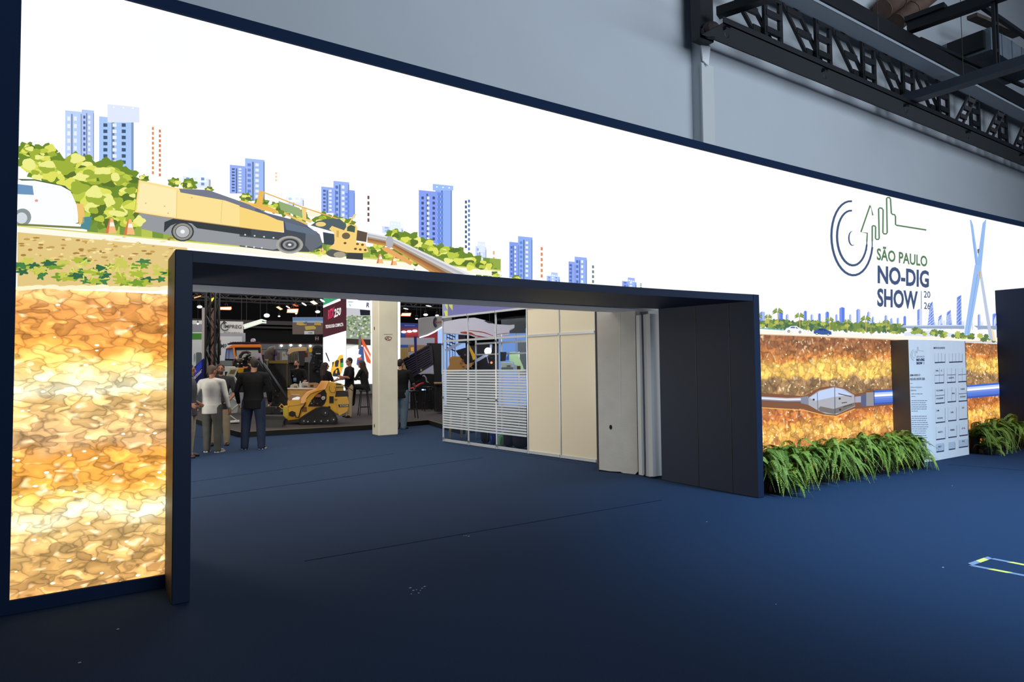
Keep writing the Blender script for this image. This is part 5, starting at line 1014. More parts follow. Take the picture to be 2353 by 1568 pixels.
c = atd(*Z('J', [(588, 640)])[0], 25.97); mb.prism([c+RH*.06*math.cos(k*.7)+Vector((0, 0, .06*math.sin(k*.7))) for k in range(9)], FH*.004); mb.obj('printed_ring', PRT, IB, fix=False)
hang(IB, 'J', [(510, 614), (900, 627)], 26.1)
IW = panel('exhibitor_wall', 'pale grey framed booth wall with large dark lettering behind the truss tower', 'booth', 'J', [(490, 828), (972, 828), (975, 1700), (490, 1700)], 25.4, .3, (176, 178, 190), None, [('white_field', 'J', [(490, 888), (912, 890), (916, 1690), (490, 1690)], (226, 230, 238))])
ptext('lettering', 'MP', 'J', [(525, 1020), (635, 1030), (630, 1100), (528, 1095)], 25.38, (44, 50, 70), IW, .01)
panel('white_booth', 'white booth panel with green band at the far left of the opening', 'booth', 'J', [(-60, 600), (188, 602), (188, 1700), (-60, 1700)], 26.5, .2, (226, 232, 232), None, [('grey_band', 'J', [(-60, 668), (188, 668), (188, 815), (-60, 815)], (150, 152, 160)), ('green_band', 'J', [(-60, 830), (184, 832), (182, 942), (-60, 942)], (76, 150, 60)), ('light_line', 'J', [(-60, 815), (188, 815), (188, 832), (-60, 830)], (250, 252, 250)), ('printed_emblem', 'J', [(40, 1220), (66, 1190), (76, 1260), (60, 1360), (42, 1320)], (150, 176, 174))])
panel('grey_door', 'small grey rounded panel leaning in the white booth at the left', 'panel', 'J', [(82, 1190), (100, 1176), (170, 1178), (186, 1200), (190, 2200), (82, 2200)], 24.4, .1, (110, 124, 130))
panel('white_post', 'plain white square post left of the lattice tower', 'post', 'J', [(187, 368), (252, 372), (252, 1600), (190, 1600)], 23, .5, (206, 198, 200))
panel('brown_post', 'reddish brown post seen through the lattice tower', 'post', 'J', [(328, 376), (392, 378), (392, 1600), (328, 1600)], 24, .4, (124, 78, 72)); panel('cream_post', 'narrow cream post seen through the lattice tower', 'post', 'J', [(394, 380), (426, 400), (426, 1600), (394, 1600)], 24.4, .3, (176, 168, 160))
VB = panel('blue_banner', 'dark blue slanted banner with white lettering at the left edge of the opening', 'banner', 'G', [(20, 900), (20, 760), (150, 640), (165, 700), (165, 860), (60, 905)], 16.2, .06, (28, 34, 110), None, [('blue_glow', 'G', [(60, 750), (90, 700), (130, 660), (132, 720), (90, 790), (60, 800)], (60, 80, 230))])
ptext('lettering', 'Vermeer', 'G', [(44, 812), (132, 726), (134, 764), (52, 852)], 16.17, (232, 232, 244), VB, .03)
# lattice tower
LT = thing('lattice_tower', 'black square lattice truss tower at the left of the opening', 'truss', fl0(490, 985, .0)); D = 15.2
b0 = atd(472.8, 860, D); w = .215
def tw(i, j, z): return Vector((b0.x, b0.y, 0))+RH*(w*i-.01)+FH*(w*j)+Vector((0, 0, z))
for i in (0, 1):
    for j in (0, 1): MB().tube([tw(i, j, .0), tw(i, j, 5.2)], .026, 8).obj('tower_post', BLACKM, LT, smooth=True)
for k in range(13):
    z = .1+k*.4
    for (a, b) in [((0, 0), (1, 0)), ((0, 1), (1, 1)), ((0, 0), (0, 1)), ((1, 0), (1, 1))]:
        z0, z1 = (z, z+.4) if k % 2 else (z+.4, z); MB().tube([tw(*a, z0), tw(*b, z1)], .016, 6).obj('lattice_brace', BLACKM, LT)
MB().box((-.3, -.3, .004), (.3, .3, .02)).obj('base_plate', BLACKM, LT).matrix_world = Matrix.Translation((tw(.5, .5, 0))) @ Matrix.Rotation(ROT, 4, 'Z')
# billboard, hall letter, lit truss sign
BB = panel('equipment_billboard', 'hanging picture of yellow construction machines under a blue sky with a white name label', 'billboard', 'K', [(628, 428), (1242, 426), (1242, 772), (626, 772)], 28, .1, (96, 84, 78), None,
    [('sky', 'K', [(630, 430), (1240, 428), (1240, 545), (630, 530)], (92, 124, 170)), ('cloud', 'K', [(640, 500), (1240, 500), (1240, 548), (640, 532)], (140, 164, 190)), ('roller_picture', 'K', [(872, 610), (1060, 600), (1098, 630), (1096, 670), (890, 688)], (176, 156, 72)),
     ('machine_picture', 'K', [(705, 580), (715, 530), (800, 520), (880, 570), (925, 560), (920, 590), (780, 596)], (180, 150, 70)), ('machine_picture', 'K', [(1060, 590), (1070, 530), (1150, 530), (1204, 560), (1200, 596)], (176, 142, 60)), ('cab_picture', 'K', [(880, 520), (920, 520), (930, 580), (885, 570)], (90, 96, 104)), ('name_label', 'K', [(864, 706), (1062, 706), (1062, 772), (864, 772)], (190, 194, 200))])
ptext('lettering', 'XCMG', 'K', [(940, 726), (1030, 726), (1030, 752), (940, 752)], 27.96, (60, 66, 80), BB, .02)
hang(BB, 'K', [(700, 430), (1200, 430)], 28.05)
HS = panel('letter_sign', 'small dark red sign with a white letter H below the billboard', 'sign', 'K', [(1072, 812), (1158, 812), (1158, 900), (1072, 900)], 29, .05, (70, 30, 34)); ptext('lettering', 'H', 'K', [(1088, 824), (1150, 824), (1150, 888), (1088, 888)], 28.98, (190, 180, 180), HS, .0)
LTS = thing('lit_truss_sign', 'slanting white lit lattice sign hanging right of the round emblem sign', 'sign', atd(*Z('J', [(1140, 660)])[0], 24)); LM = mat('lit_lattice', (210, 216, 206), emis=(214, 226, 214), es=.7)
for (a, b, r) in [((940, 688), (1262, 590), .03), ((948, 748), (1270, 640), .03), ((1262, 590), (1345, 612), .03), ((1270, 640), (1345, 645), .03)]: PT('chord', 'J', [a, b], 24, r, LM, LTS, 6)
for k in range(9): PT('lattice_brace', 'J', [(945+36*k, 690-11*k), (965+36*k, 742-12*k)], 24, .022, LM, LTS, 6); PT('lattice_brace', 'J', [(965+36*k, 742-12*k), (980+36*k, 678-11*k)], 24, .022, LM, LTS, 6)
PP('sign_face', 'J', [(980, 700), (1240, 612), (1242, 650), (990, 730)], 24.1, .05, mat('lit_face', (160, 168, 160), emis=(170, 184, 174), es=.7), LTS)
hang(LTS, 'J', [(990, 700), (1240, 615)], 24.1); hang(HS, 'K', [(1110, 813)], 29.02)
# back wall details
for i, (z0, z1, y, c) in enumerate([(4.06, 4.28, 31.7, (126, 122, 124)), (3.86, 3.96, 31.7, (86, 84, 88)), (3.02, 3.06, 31.9, (92, 40, 42)), (2.70, 3.0, 31.94, (134, 140, 146))]):
    struct(box('trim_%d' % (i+3), (-15, y, z0), (30, y+.06, z1), cm(c)), 'horizontal band on the far hall wall')
wl_ = [(403, 1000), (594, 990), (784, 996), (985, 1004)]
for i, (x, y) in enumerate(wl_):
    t = thing('picture_lamp', '%s of the four small arm lamps along the far wall' % ['leftmost', 'second', 'third', 'rightmost'][i], 'lamp', atd(*Z('K', [(x, y)])[0], DW('K', x, y)), 0, 'arm lamps on the far wall'); dw = DW('K', x, y)
    disc('lamp_head', 'K', x, y, dw-.1, .06, .05, mat('lamp_glow', (255, 255, 255), emis=(255, 250, 240), es=5), t, 10); PT('arm', 'K', [(x, y), (x+14, y+10), (x+18, y+50)], dw, .012, cm((60, 60, 60)), t)
panel('poster_panel', 'brown square poster on the far wall beside the pipe elbow', 'poster', 'K', [(303, 1138), (372, 1138), (372, 1280), (303, 1280)], DW('K', 340, 1200), .04, (128, 106, 98)); PW_ = panel('poster_panel', 'white far wall board with a small yellow round emblem', 'poster', 'K', [(374, 1120), (530, 1120), (530, 1290), (374, 1290)], DW('K', 450, 1200), .04, (214, 212, 216), None, [('emblem', 'K', [(440, 1170), (464, 1156), (486, 1170), (484, 1206), (462, 1216), (440, 1204)], (196, 176, 110))])
# right side booths
RBO = panel('red_booth', 'red booth front with round ceiling lights right of the column', 'booth', 'M', [(70, 262), (306, 270), (306, 322), (535, 322), (535, 1148), (70, 1148)], 29.2, .3, (150, 40, 52), None, [('blue_header', 'M', [(70, 262), (306, 270), (306, 322), (70, 318)], (26, 44, 120)), ('pale_marks', 'M', [(150, 288), (270, 292), (270, 300), (150, 298)], (90, 110, 170)), ('shade_band', 'M', [(70, 322), (306, 322), (306, 352), (180, 362), (70, 362)], (96, 24, 44)), ('blue_block', 'M', [(70, 378), (160, 378), (160, 436), (70, 436)], (30, 60, 130))])
for (x, y) in [(140, 370), (205, 364), (268, 358)]: disc('downlight', 'M', x, y, 29.1, .11, .03, mat('lamp_glow', (255, 255, 255), emis=(255, 250, 240), es=5), RBO, 10, ry=.05)
panel('grey_booth_wall', 'long pale grey booth wall below the red booth', 'booth', 'M', [(70, 436), (500, 438), (500, 1170), (70, 1170)], 27.5, .3, (168, 168, 182), None, [('blue_strip', 'M', [(70, 520), (192, 520), (192, 552), (70, 552)], (30, 84, 168)), ('tan_field', 'M', [(192, 520), (400, 524), (400, 600), (192, 600)], (150, 118, 84)), ('warm_lamp', 'M', [(222, 550), (258, 546), (258, 598), (224, 598)], (250, 190, 90))])
SLW = thing('slatted_booth_front', 'vertical pale wood slats under a blue strip right of the column', 'booth', atd(*Z('M', [(150, 690)])[0], 27)); PR('backing', 'M', 70, 550, 192, 1170, 27.1, .1, cm((84, 70, 50)), SLW)
for k in range(8): PR('slat', 'M', 76+15*k, 552, 84+15*k, 856, 27, .06, cm((196, 168, 112)), SLW)
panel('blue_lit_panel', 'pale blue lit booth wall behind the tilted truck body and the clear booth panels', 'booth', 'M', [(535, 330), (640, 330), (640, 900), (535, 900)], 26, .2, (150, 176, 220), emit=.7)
OS = thing('oval_hanging_sign', 'grey curved hanging sign with lit lower edge and red lettering in dark rings', 'sign', atd(*Z('M', [(450, 300)])[0], 23.5))
PP('sign_body', 'M', [(308, 218), (330, 208), (460, 192), (590, 184), (700, 190), (700, 300), (585, 310), (500, 362), (420, 402), (322, 432), (312, 420)], 23.5, .5, cm((176, 178, 182)), OS, .02)
PP('lit_edge', 'M', [(322, 432), (420, 402), (500, 362), (585, 308), (585, 318), (502, 372), (424, 410), (324, 438)], 23.48, .2, mat('lit_white', (255, 255, 255), emis=(240, 246, 255), es=2.5), OS)
mb = MB(); mb.col((46, 50, 84))
for r, a0, a1 in ((.52, 110, 250), (.42, 100, 262), (.31, 95, 268)):
    c = atd(*Z('M', [(528, 258)])[0], 23.47); q = [c+RH*r*.26*math.cos(math.radians(t))+Vector((0, 0, r*.38*math.sin(math.radians(t)))) for t in range(a0, a1+1, 10)]
    for a, b in zip(q[:-1], q[1:]): mb.bar(a, b, .03, .004, up=FH)
hang(OS, 'M', [(340, 212), (560, 190)], 23.7); mb.obj('printed_ring', PRT, OS, fix=False); ptext('lettering', 'EDGE', 'M', [(500, 252), (584, 244), (584, 266), (500, 270)], 23.46, (176, 40, 52), OS, .03)
# tilted truck body
TB = thing('tilted_truck_body', 'dark blue ribbed truck body tilted up beside the bar stools', 'truck', fl0(985, 948, .13)); D = 22.6; BBL = cm((44, 40, 72), .4); BD2 = cm((22, 20, 36), .4)
PP('side_wall', 'M', [(132, 694), (400, 536), (440, 508), (470, 545), (482, 740), (240, 882), (170, 800)], D, .12, BD2, TB); PP('top_rail', 'M', [(130, 690), (262, 612), (410, 524), (436, 506), (442, 530), (268, 628), (140, 704)], D-.08, .1, BBL, TB); PP('bottom_rail', 'M', [(238, 868), (480, 722), (486, 752), (244, 898)], D-.08, .1, BBL, TB); PP('front_rail', 'M', [(438, 520), (470, 545), (488, 744), (456, 760)], D-.08, .1, BBL, TB)
for k in range(7): f = k/7; PP('rib', 'M', [(150+22*f*4, 712+150*f), (446+20*f, 560+170*f), (447+20*f, 572+170*f), (156+22*f*4, 726+150*f)], D-.07, .05, cm((58, 54, 88), .4), TB)
PP('centre_post', 'M', [(268, 610), (286, 604), (312, 820), (296, 832)], D-.1, .06, BBL, TB); PP('tipping_mast', 'M', [(258, 426), (272, 420), (292, 424), (292, 600), (266, 612)], D-.05, .15, cm((40, 40, 150), .4), TB)
PP('rear_box', 'M', [(405, 506), (440, 500), (580, 506), (580, 960), (500, 990), (484, 760), (472, 600), (440, 520)], D+.02, 1.2, cm((20, 18, 28), .4), TB)
for k in range(10): PR('box_notch', 'M', 412+17*k, 498, 420+17*k, 508, D, .3, cm((20, 18, 28), .4), TB)
PR('marker_plate', 'M', 188, 646, 206, 668, D-.12, .02, cm((226, 176, 110)), TB); PR('marker_plate', 'M', 334, 800, 350, 826, D-.12, .02, cm((226, 190, 80)), TB)
PP('undercarriage', 'M', to_floor('M', [(215, 860), (584, 860), (584, 1215), (215, 1215)], D+.3), D+.3, .8, cm((16, 15, 20)), TB)
PT('hose', 'M', [(360, 885), (378, 878), (398, 900), (405, 945), (430, 960)], D-.2, .025, cm((170, 172, 186), .3), TB); PT('hose', 'M', [(335, 868), (360, 856), (440, 855), (490, 862)], D-.2, .018, cm((150, 152, 170), .3), TB); PT('red_hose', 'M', [(218, 1028), (260, 1020), (320, 980), (376, 964)], D-.3, .03, cm((196, 34, 56)), TB)
PT('red_hose', 'M', [(220, 1034), (262, 1024), (340, 975)], D-.35, .02, cm((170, 30, 50)), TB); PR('lit_switch', 'M', 350, 1036, 392, 1050, D-.3, .05, mat('lit_cyan', (150, 200, 255), emis=(150, 200, 255), es=2.5), TB)
for k in range(26): x = rnd.uniform(230, 520); y = rnd.uniform(890, 1180); PR('fitting', 'M', x, y, x+rnd.uniform(5, 26), y+rnd.uniform(4, 20), D+.2, .08, cm(rnd.choice([(40, 38, 46), (28, 26, 34), (80, 80, 92), (54, 48, 70)])), TB)
# ================================================================== stools and bar table
def stool(px, pyy, D, h, lab, m):
    c = atz(px, pyy, .132); t = thing('bar_stool', lab, 'stool', (c.x, c.y, .132), ROT+.4, 'black bar stools on the platform'); 
    MB().lathe((0, 0, 0), [(.15, h-.04), (.17, h-.02), (.165, h)], 12).obj('seat', m, None).parent = t
    for k in range(4):
        a = math.pi/4+k*math.pi/2; MB().bar((.13*math.cos(a), .13*math.sin(a), h-.03), (.24*math.cos(a), .24*math.sin(a), .002), .026).obj('leg', m, None).parent = t
    for k in range(4):
        a, b = math.pi/4+k*math.pi/2, math.pi/4+(k+1)*math.pi/2; MB().bar((.205*math.cos(a), .205*math.sin(a), .26), (.205*math.cos(b), .205*math.sin(b), .26), .016).obj('footrest', m, None).parent = t
    return t
SM = cm((34, 34, 40), .35)
stool(944, 962, 18, .80, 'black bar stool directly right of the man in jeans', SM); stool(984, 944, 21, .82, 'black bar stool under the lit switch of the tilted truck body', SM); stool(837, 955, 19, .78, 'black bar stool carrying the seated person', SM)
BT = thing('bar_table', 'high bar table with wooden top right of the stools', 'table', fl0(1012, 948, .13)); PR('table_top', 'M', 490, 960, 600, 974, 20.5, .6, cm((166, 128, 84)), BT)
for x in (500, 512, 580): PR('leg', 'M', x, 974, x+9, 1300, 20.5+(.5 if x == 512 else 0), .04, SM, BT)
PR('cabinet', 'M', 522, 990, 600, 1300, 20.7, .4, cm((22, 22, 26)), BT)
# ================================================================== inside and behind the clear booth
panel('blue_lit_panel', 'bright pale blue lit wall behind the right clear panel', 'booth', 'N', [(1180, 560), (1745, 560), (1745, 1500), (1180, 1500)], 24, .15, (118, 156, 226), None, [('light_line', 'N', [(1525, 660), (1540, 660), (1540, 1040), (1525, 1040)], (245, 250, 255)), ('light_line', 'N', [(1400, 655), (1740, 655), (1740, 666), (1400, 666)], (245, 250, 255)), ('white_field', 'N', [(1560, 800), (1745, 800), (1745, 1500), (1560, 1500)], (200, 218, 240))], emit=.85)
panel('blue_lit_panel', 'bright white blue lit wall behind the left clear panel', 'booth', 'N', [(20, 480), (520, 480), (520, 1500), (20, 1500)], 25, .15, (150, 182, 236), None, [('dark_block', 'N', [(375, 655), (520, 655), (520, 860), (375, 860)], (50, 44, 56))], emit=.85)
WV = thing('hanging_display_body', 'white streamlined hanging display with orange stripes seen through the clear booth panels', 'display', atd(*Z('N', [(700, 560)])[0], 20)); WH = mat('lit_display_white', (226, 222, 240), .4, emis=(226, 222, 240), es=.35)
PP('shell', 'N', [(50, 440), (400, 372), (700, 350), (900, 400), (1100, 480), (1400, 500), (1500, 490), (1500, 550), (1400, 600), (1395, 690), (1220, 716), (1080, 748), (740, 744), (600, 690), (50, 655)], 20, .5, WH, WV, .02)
for pg, c in [([(410, 640), (520, 628), (640, 650), (720, 700), (980, 745), (780, 740), (640, 692), (420, 660)], (224, 96, 64)), ([(570, 598), (800, 622), (900, 640), (1080, 712), (1060, 716), (880, 655), (570, 608)], (226, 110, 90)), ([(1100, 640), (1150, 680), (1390, 655), (1390, 664), (1150, 692), (1100, 655)], (206, 90, 120)), ([(880, 415), (960, 412), (1080, 452), (1080, 470), (980, 462)], (70, 74, 90))]:
    mb = MB(); lp(mb, 'N', pg, 19.99, c); mb.obj('printed_stripe', PRT, WV, fix=False)
hang(WV, 'N', [(300, 385), (1000, 440)], 20.2)
panel('dark_board', 'dark grey board above the pale blue wall behind the clear panels', 'panel', 'N', [(1230, 395), (1722, 350), (1722, 655), (1400, 660), (1400, 600), (1500, 550), (1235, 490)], 21, .1, (120, 128, 134))
DT2 = thing('blue_truss_tower', 'dark blue lattice tower behind the left clear panel', 'truss', atd(*Z('N', [(230, 900)])[0], 21))
for x in (140, 200, 255, 305): PP('tower_post', 'N', to_floor('N', [(x, 560), (x+12, 560), (x+12, 1000), (x, 1000)], 21), 21, .06, cm((36, 38, 92)), DT2)
for k in range(6): PT('lattice_brace', 'N', [(146, 600+70*k), (310, 670+70*k)], 21, .02, cm((36, 38, 92)), DT2, 6)
BR = thing('ochre_drill_machine', 'ochre brown machine with dark engine behind the clear booth panels', 'machine', atd(*Z('N', [(400, 1460)])[0], 16.5)); D = 16.5; OC_ = cm((168, 122, 66))
PP('housing', 'N', [(130, 1400), (200, 1300), (190, 1160), (270, 1120), (400, 1130), (470, 1200), (520, 1290), (700, 1240), (640, 1340), (520, 1380), (420, 1430), (160, 1450)], D, .6, OC_, BR, .01); PP('yellow_arm', 'N', [(600, 900), (640, 980), (710, 1090), (718, 1180), (668, 1200), (640, 1100), (600, 1000)], D-.2, .15, cm((226, 170, 30)), BR)
PP('pale_boom', 'N', [(700, 1240), (740, 1180), (950, 1060), (1000, 990), (1010, 880), (1055, 890), (1040, 1020), (960, 1120), (800, 1210), (720, 1250)], D-.3, .12, cm((170, 180, 214)), BR); PP('pale_boom', 'N', [(100, 990), (330, 870), (450, 862), (300, 950), (140, 1040)], D, .12, cm((158, 174, 206)), BR); PP('pale_strut', 'N', [(940, 1130), (955, 1120), (990, 1260), (970, 1265)], D-.3, .05, cm((150, 160, 196)), BR)
PP('engine', 'N', [(320, 1010), (560, 940), (860, 880), (1080, 900), (1100, 1460), (120, 1470), (420, 1430), (640, 1340), (700, 1240), (520, 1290), (470, 1200), (400, 1130)], D+.3, .5, cm((30, 30, 44)), BR)
PP('machine_base', 'N', to_floor('N', [(150, 1440), (1090, 1440), (1090, 1500), (150, 1500)], D+.3), D+.3, .5, cm((24, 24, 30)), BR)
for k in range(34):
    x = rnd.uniform(340, 1050); y = rnd.uniform(960, 1440); PR('fitting', 'N', x, y, x+rnd.uniform(8, 46), y+rnd.uniform(8, 34), D-.1+rnd.uniform(0, .3), .05, cm(rnd.choice([(60, 60, 80), (40, 40, 56), (150, 156, 176), (90, 84, 96), (120, 90, 60)])), BR)
disc('work_light', 'N', 968, 1022, D-.35, .09, .03, mat('lamp_glow', (255, 255, 255), emis=(255, 250, 240), es=5), BR, 12); disc('indicator', 'N', 1038, 1252, D-.35, .03, .02, mat('lit_orange', (255, 120, 60), emis=(255, 120, 60), es=2), BR, 8)
DK_ = thing('office_table', 'dark topped table with a printer inside the clear booth', 'table', atd(*Z('N', [(1300, 1480)])[0], 13.4)); PR('table_top', 'N', 1235, 1390, 1700, 1400, 12.9, .6, cm((60, 66, 80)), DK_)
for x in (1250, 1680): PR('leg', 'N', x, 1400, x+8, 2400, 13.0, .03, ALU, DK_)
PRN = thing('desk_printer', 'pale grey desktop printer on the table inside the clear booth', 'printer', atd(*Z('N', [(1350, 1390)])[0], 13)); PP('case', 'N', [(1240, 1258), (1250, 1245), (1460, 1248), (1475, 1262), (1475, 1390), (1240, 1390)], 13, .35, cm((206, 212, 204)), PRN, .006); PR('lower_tray', 'N', 1238, 1345, 1478, 1386, 12.99, .3, cm((124, 140, 128)), PRN); PR('panel', 'N', 1350, 1310, 1422, 1324, 12.98, .02, cm((60, 64, 66)), PRN)
panel('black_monitor', 'black flat monitor standing behind the printer', 'monitor', 'N', [(1215, 1038), (1340, 1040), (1325, 1215), (1215, 1225)], 13.6, .04, (44, 46, 54)); panel('green_sheet', 'pale green hanging sheet behind the printer', 'cloth', 'N', [(1400, 1038), (1590, 1040), (1590, 1140), (1660, 1300), (1700, 1420), (1560, 1440), (1480, 1240), (1395, 1220)], 14.2, .02, (168, 196, 150)); PT('cloth_pole', 'N', to_floor('N', [(1592, 1036), (1592, 1100)], 14.25, .002), 14.25, .012, ALU, [o for o in COL.objects if o.name.startswith('green_sheet')][0])
panel('blue_cloth', 'small blue cloth between monitor and green sheet', 'cloth', 'N', [(1340, 1140), (1392, 1060), (1392, 1200), (1330, 1200)], 14.0, .03, (60, 96, 190)); panel('brown_carton', 'brown carton on the table right of the printer', 'box', 'N', [(1548, 1318), (1620, 1318), (1625, 1392), (1548, 1392)], 13.3, .25, (96, 74, 58)); panel('white_carton', 'white paper bag right of the printer', 'bag', 'N', [(1480, 1290), (1545, 1300), (1545, 1392), (1500, 1392)], 13.2, .15, (190, 204, 206))
# metal table / chair legs and bags near the floor
for i, (x0, x1, c, lb) in enumerate([(262, 222, (176, 156, 110), 'tan folding chair legs inside the clear booth'), (888, 858, (150, 156, 164), 'grey folding chair legs left of the backpack')]):
    t = thing('folding_chair', lb, 'chair', atd(*Z('O', [(x1, 740)])[0], 14.2))
    for k, dx in enumerate((0, 270, 30, 300) if i == 0 else (0, -240, 20, -220)): PT('leg', 'O', [(x0+dx, 60), (x1+dx, 740-abs(dx)*.05)], 14.2+(k > 1)*.3, .011, cm(c, .4), t, 6)
    PR('seat', 'O', min(x0, x0+(270 if i == 0 else -240))-20, 40, max(x0, x0+(270 if i == 0 else -240))+20, 62, 14.2, .35, cm((50, 54, 60)), t)
def bag(nm, lab, cat, cx, cy, rx, ry, D, rgb, extra=()):
    c = atd(*Z('O', [(cx, cy)])[0], D); s = D/1480/10.23; base = c.z-ry*s; dz = max(0, .012-base); c.z += dz
    t = thing(nm, lab, cat, (c.x, c.y, 0)); mb = MB(); rr = random.Random(hash(nm) % 100 if False else int(cx)); rx, ry = rx*s, ry*s
    rx *= 1.15; mb.ball(c, (rx, rx*.7, ry), 18, 14)
    for i, v in enumerate(mb.v):
        p = Vector(v)-c; k = (abs(p.x/rx)**3.2+abs(p.y/(rx*.7))**3.2+abs(p.z/ry)**3.2)**(-1/3.2) if p.length > 0 else 1; p2 = p*k*(1+.04*noise.noise(p*9)); mb.v[i] = tuple(c+RH*p2.x+FH*p2.y+Vector((0, 0, p2.z)))
    mb.obj('bag_body', cm(rgb, .7), t, smooth=True)
    for (n, pts, r, col, dd) in extra: PT(n, 'O', pts, D-rx*.72+dd, r, cm(col), t, 6)
    return t
bag('backpack', 'black backpack with grey piping on the booth floor, leftmost bag', 'bag', 1080, 670, 100, 205, 13.5, (30, 28, 32), [('piping', [(1075, 470), (1110, 500), (1135, 640), (1100, 860)], .006, (110, 84, 74), -.01), ('top_strap', [(1060, 470), (1075, 420), (1120, 430), (1130, 480)], .012, (110, 80, 64), 0)])
bag('travel_bag', 'dark blue bag between the black backpack and the green bag', 'bag', 1270, 730, 80, 165, 13.3, (36, 48, 104), [('piping', [(1210, 640), (1235, 760)], .008, (70, 110, 230), -.01)])
bag('shopping_bag', 'pale green bag on the booth floor', 'bag', 1452, 780, 80, 140, 12.95, (120, 176, 134), [('fold', [(1440, 680), (1430, 820)], .006, (90, 140, 104), -.01)])
bag('bundle', 'bright blue and silver bundle on top of the green bag', 'bag', 1500, 560, 95, 65, 13.0, (44, 76, 190), [('cord', [(1430, 520), (1530, 500), (1640, 480), (1560, 590), (1480, 600)], .014, (70, 110, 240), -.0), ('silver_fold', [(1450, 570), (1540, 520)], .02, (170, 178, 190), -.02)])
bag('duffel_bag', 'black soft bag right of the green bag', 'bag', 1640, 740, 120, 200, 12.85, (24, 25, 30), [('handle', [(1580, 600), (1600, 540), (1660, 530), (1690, 590)], .01, (40, 42, 48), 0)])
bag('large_case', 'large black case filling the right corner of the clear booth', 'bag', 1905, 740, 165, 240, 12.6, (20, 21, 25), [('handle', [(1850, 520), (1860, 480), (1920, 478), (1935, 520)], .012, (34, 36, 40), 0)])
# ================================================================== ceiling rig and stage lights
RG = cm((30, 29, 33), .5)
def rig(lab, a, b, h=.4):
    a, b = Vector(a), Vector(b); t = thing('lighting_truss', lab, 'truss', a, 0, 'lighting trusses under the dark ceiling'); d = (b-a); n = max(4, int(d.length/.5)); s = Vector((-d.y, d.x, 0)).normalized()*.3
    MB().bar(a, b, .06).obj('chord', RG, t); MB().bar(a+Vector((0, 0, h)), b+Vector((0, 0, h)), .06).obj('chord', RG, t); MB().bar(a+s, b+s, .05).obj('chord', RG, t)
    mb = MB()
    for k in range(n): p, q = a+d*(k/n), a+d*((k+1)/n); mb.bar(p+Vector((0, 0, h*(k % 2))), q+Vector((0, 0, h*((k+1) % 2))), .035); mb.bar(p, q+s if k % 2 else p+s, .03)
    o = mb.obj('lacing', RG, t); o['kind'] = 'stuff'
    for f in (.1, .5, .9): p = a+d*f; MB().tube([p+Vector((0, 0, h)), (p.x, p.y, 6.89)], .012, 5).obj('hanger', RG, t)
rig('lighting truss nearest the opening, crossing high above the loader', (-4, 14, 4.15), (14, 14.6, 4.15)); rig('lighting truss behind the orange lights, second from the opening', (-4, 19, 4.3), (18, 19, 4.3)); rig('far lighting truss, third from the opening', (-4, 25, 4.75), (20, 25, 4.75)); rig('lighting truss running away from the viewer above the bright screens', (3.2, 12, 3.9), (8.5, 26, 5.0)); rig('deepest lighting truss just before the far wall', (-4, 29, 5.0), (24, 29, 5.0))
def lamp(lab, ref, pts, D, rgb, es, group, kind='panel'):
    t = thing('stage_light', lab, 'light', atd(*Z(ref, [pts[0]])[0], D), 0, group); m = mat('glow_%d_%d_%d_%d' % (*rgb, int(es*10)), rgb, emis=rgb, es=es)
    cx = sum(p[0] for p in pts)/len(pts); cy = sum(p[1] for p in pts)/len(pts)
    PP('housing', ref, [(cx+(x-cx)*1.12, cy+(y-cy)*1.15) for x, y in pts], D+.03, .12, BLACKM, t)
    if rgb[1] < 160 and es > 2: PP('halo_rim', ref, [(cx+(x-cx)*1.08, cy+(y-cy)*1.3) for x, y in pts], D+.01, .02, mat('glow_halo', (255, 96, 36), emis=(255, 96, 36), es=1.1), t); m = mat('glow_core', (255, 210, 180), emis=(255, 206, 176), es=1.6)  # emissive rim imitates the orange halo around the white core
    PP('lens', ref, pts, D, .02, m, t)
    c_ = atd(*Z(ref, [(cx, cy-40)])[0], D+.1); MB().tube([c_, (c_.x, c_.y, 6.89)], .008, 5).obj('drop_rod', RG, t)
    PT('yoke', ref, [(cx-10, cy-5), (cx-8, cy-40), (cx+8, cy-40), (cx+10, cy-5)], D+.1, .015, RG, t)
OG = 'orange lit panels on the ceiling trusses'; WG = 'round white spotlights on the ceiling trusses'
def el(x, y, rx, ry, rot=0): return [(x+rx*math.cos(t)*math.cos(rot)-ry*math.sin(t)*math.sin(rot), y+rx*math.cos(t)*math.sin(rot)+ry*math.sin(t)*math.cos(rot)) for t in [k*math.pi/7 for k in range(14)]]
for a in [('long orange light bar right of the lattice tower', 'G', [(292, 182), (395, 180), (398, 196), (388, 204), (290, 202)], 23, (255, 110, 60), 4.5), ('brightest orange panel, centre of the ceiling rig', 'G', [(906, 200), (1000, 199), (994, 230), (900, 228)], 24, (255, 120, 60), 5),
          ('tilted warm white panel left of the brightest orange one', 'K', [(298, 228), (345, 210), (436, 266), (385, 286)], 24, (255, 190, 150), 1.3), ('dim orange panel above the brightest one', 'K', [(620, 180), (660, 165), (756, 205), (700, 216)], 25, (200, 90, 50), .8), ('warm white tilted panel near the screens', 'K', [(974, 118), (1050, 96), (1136, 160), (1060, 178)], 22, (255, 214, 180), 1.5),
          ('orange panel right of the cream column', 'M', [(122, 154), (224, 153), (214, 184), (108, 182)], 24, (255, 130, 80), 3.5), ('thin orange bar at the left edge of the opening', 'J', [(44, 188), (165, 152), (172, 166), (52, 204)], 22, (255, 150, 90), 1.2), ('yellow speckled lamp inside the lattice tower', 'J', [(332, 240), (360, 205), (436, 172), (432, 210), (380, 255), (345, 260)], 22, (226, 190, 50), 1.2)]: lamp(*a, OG)
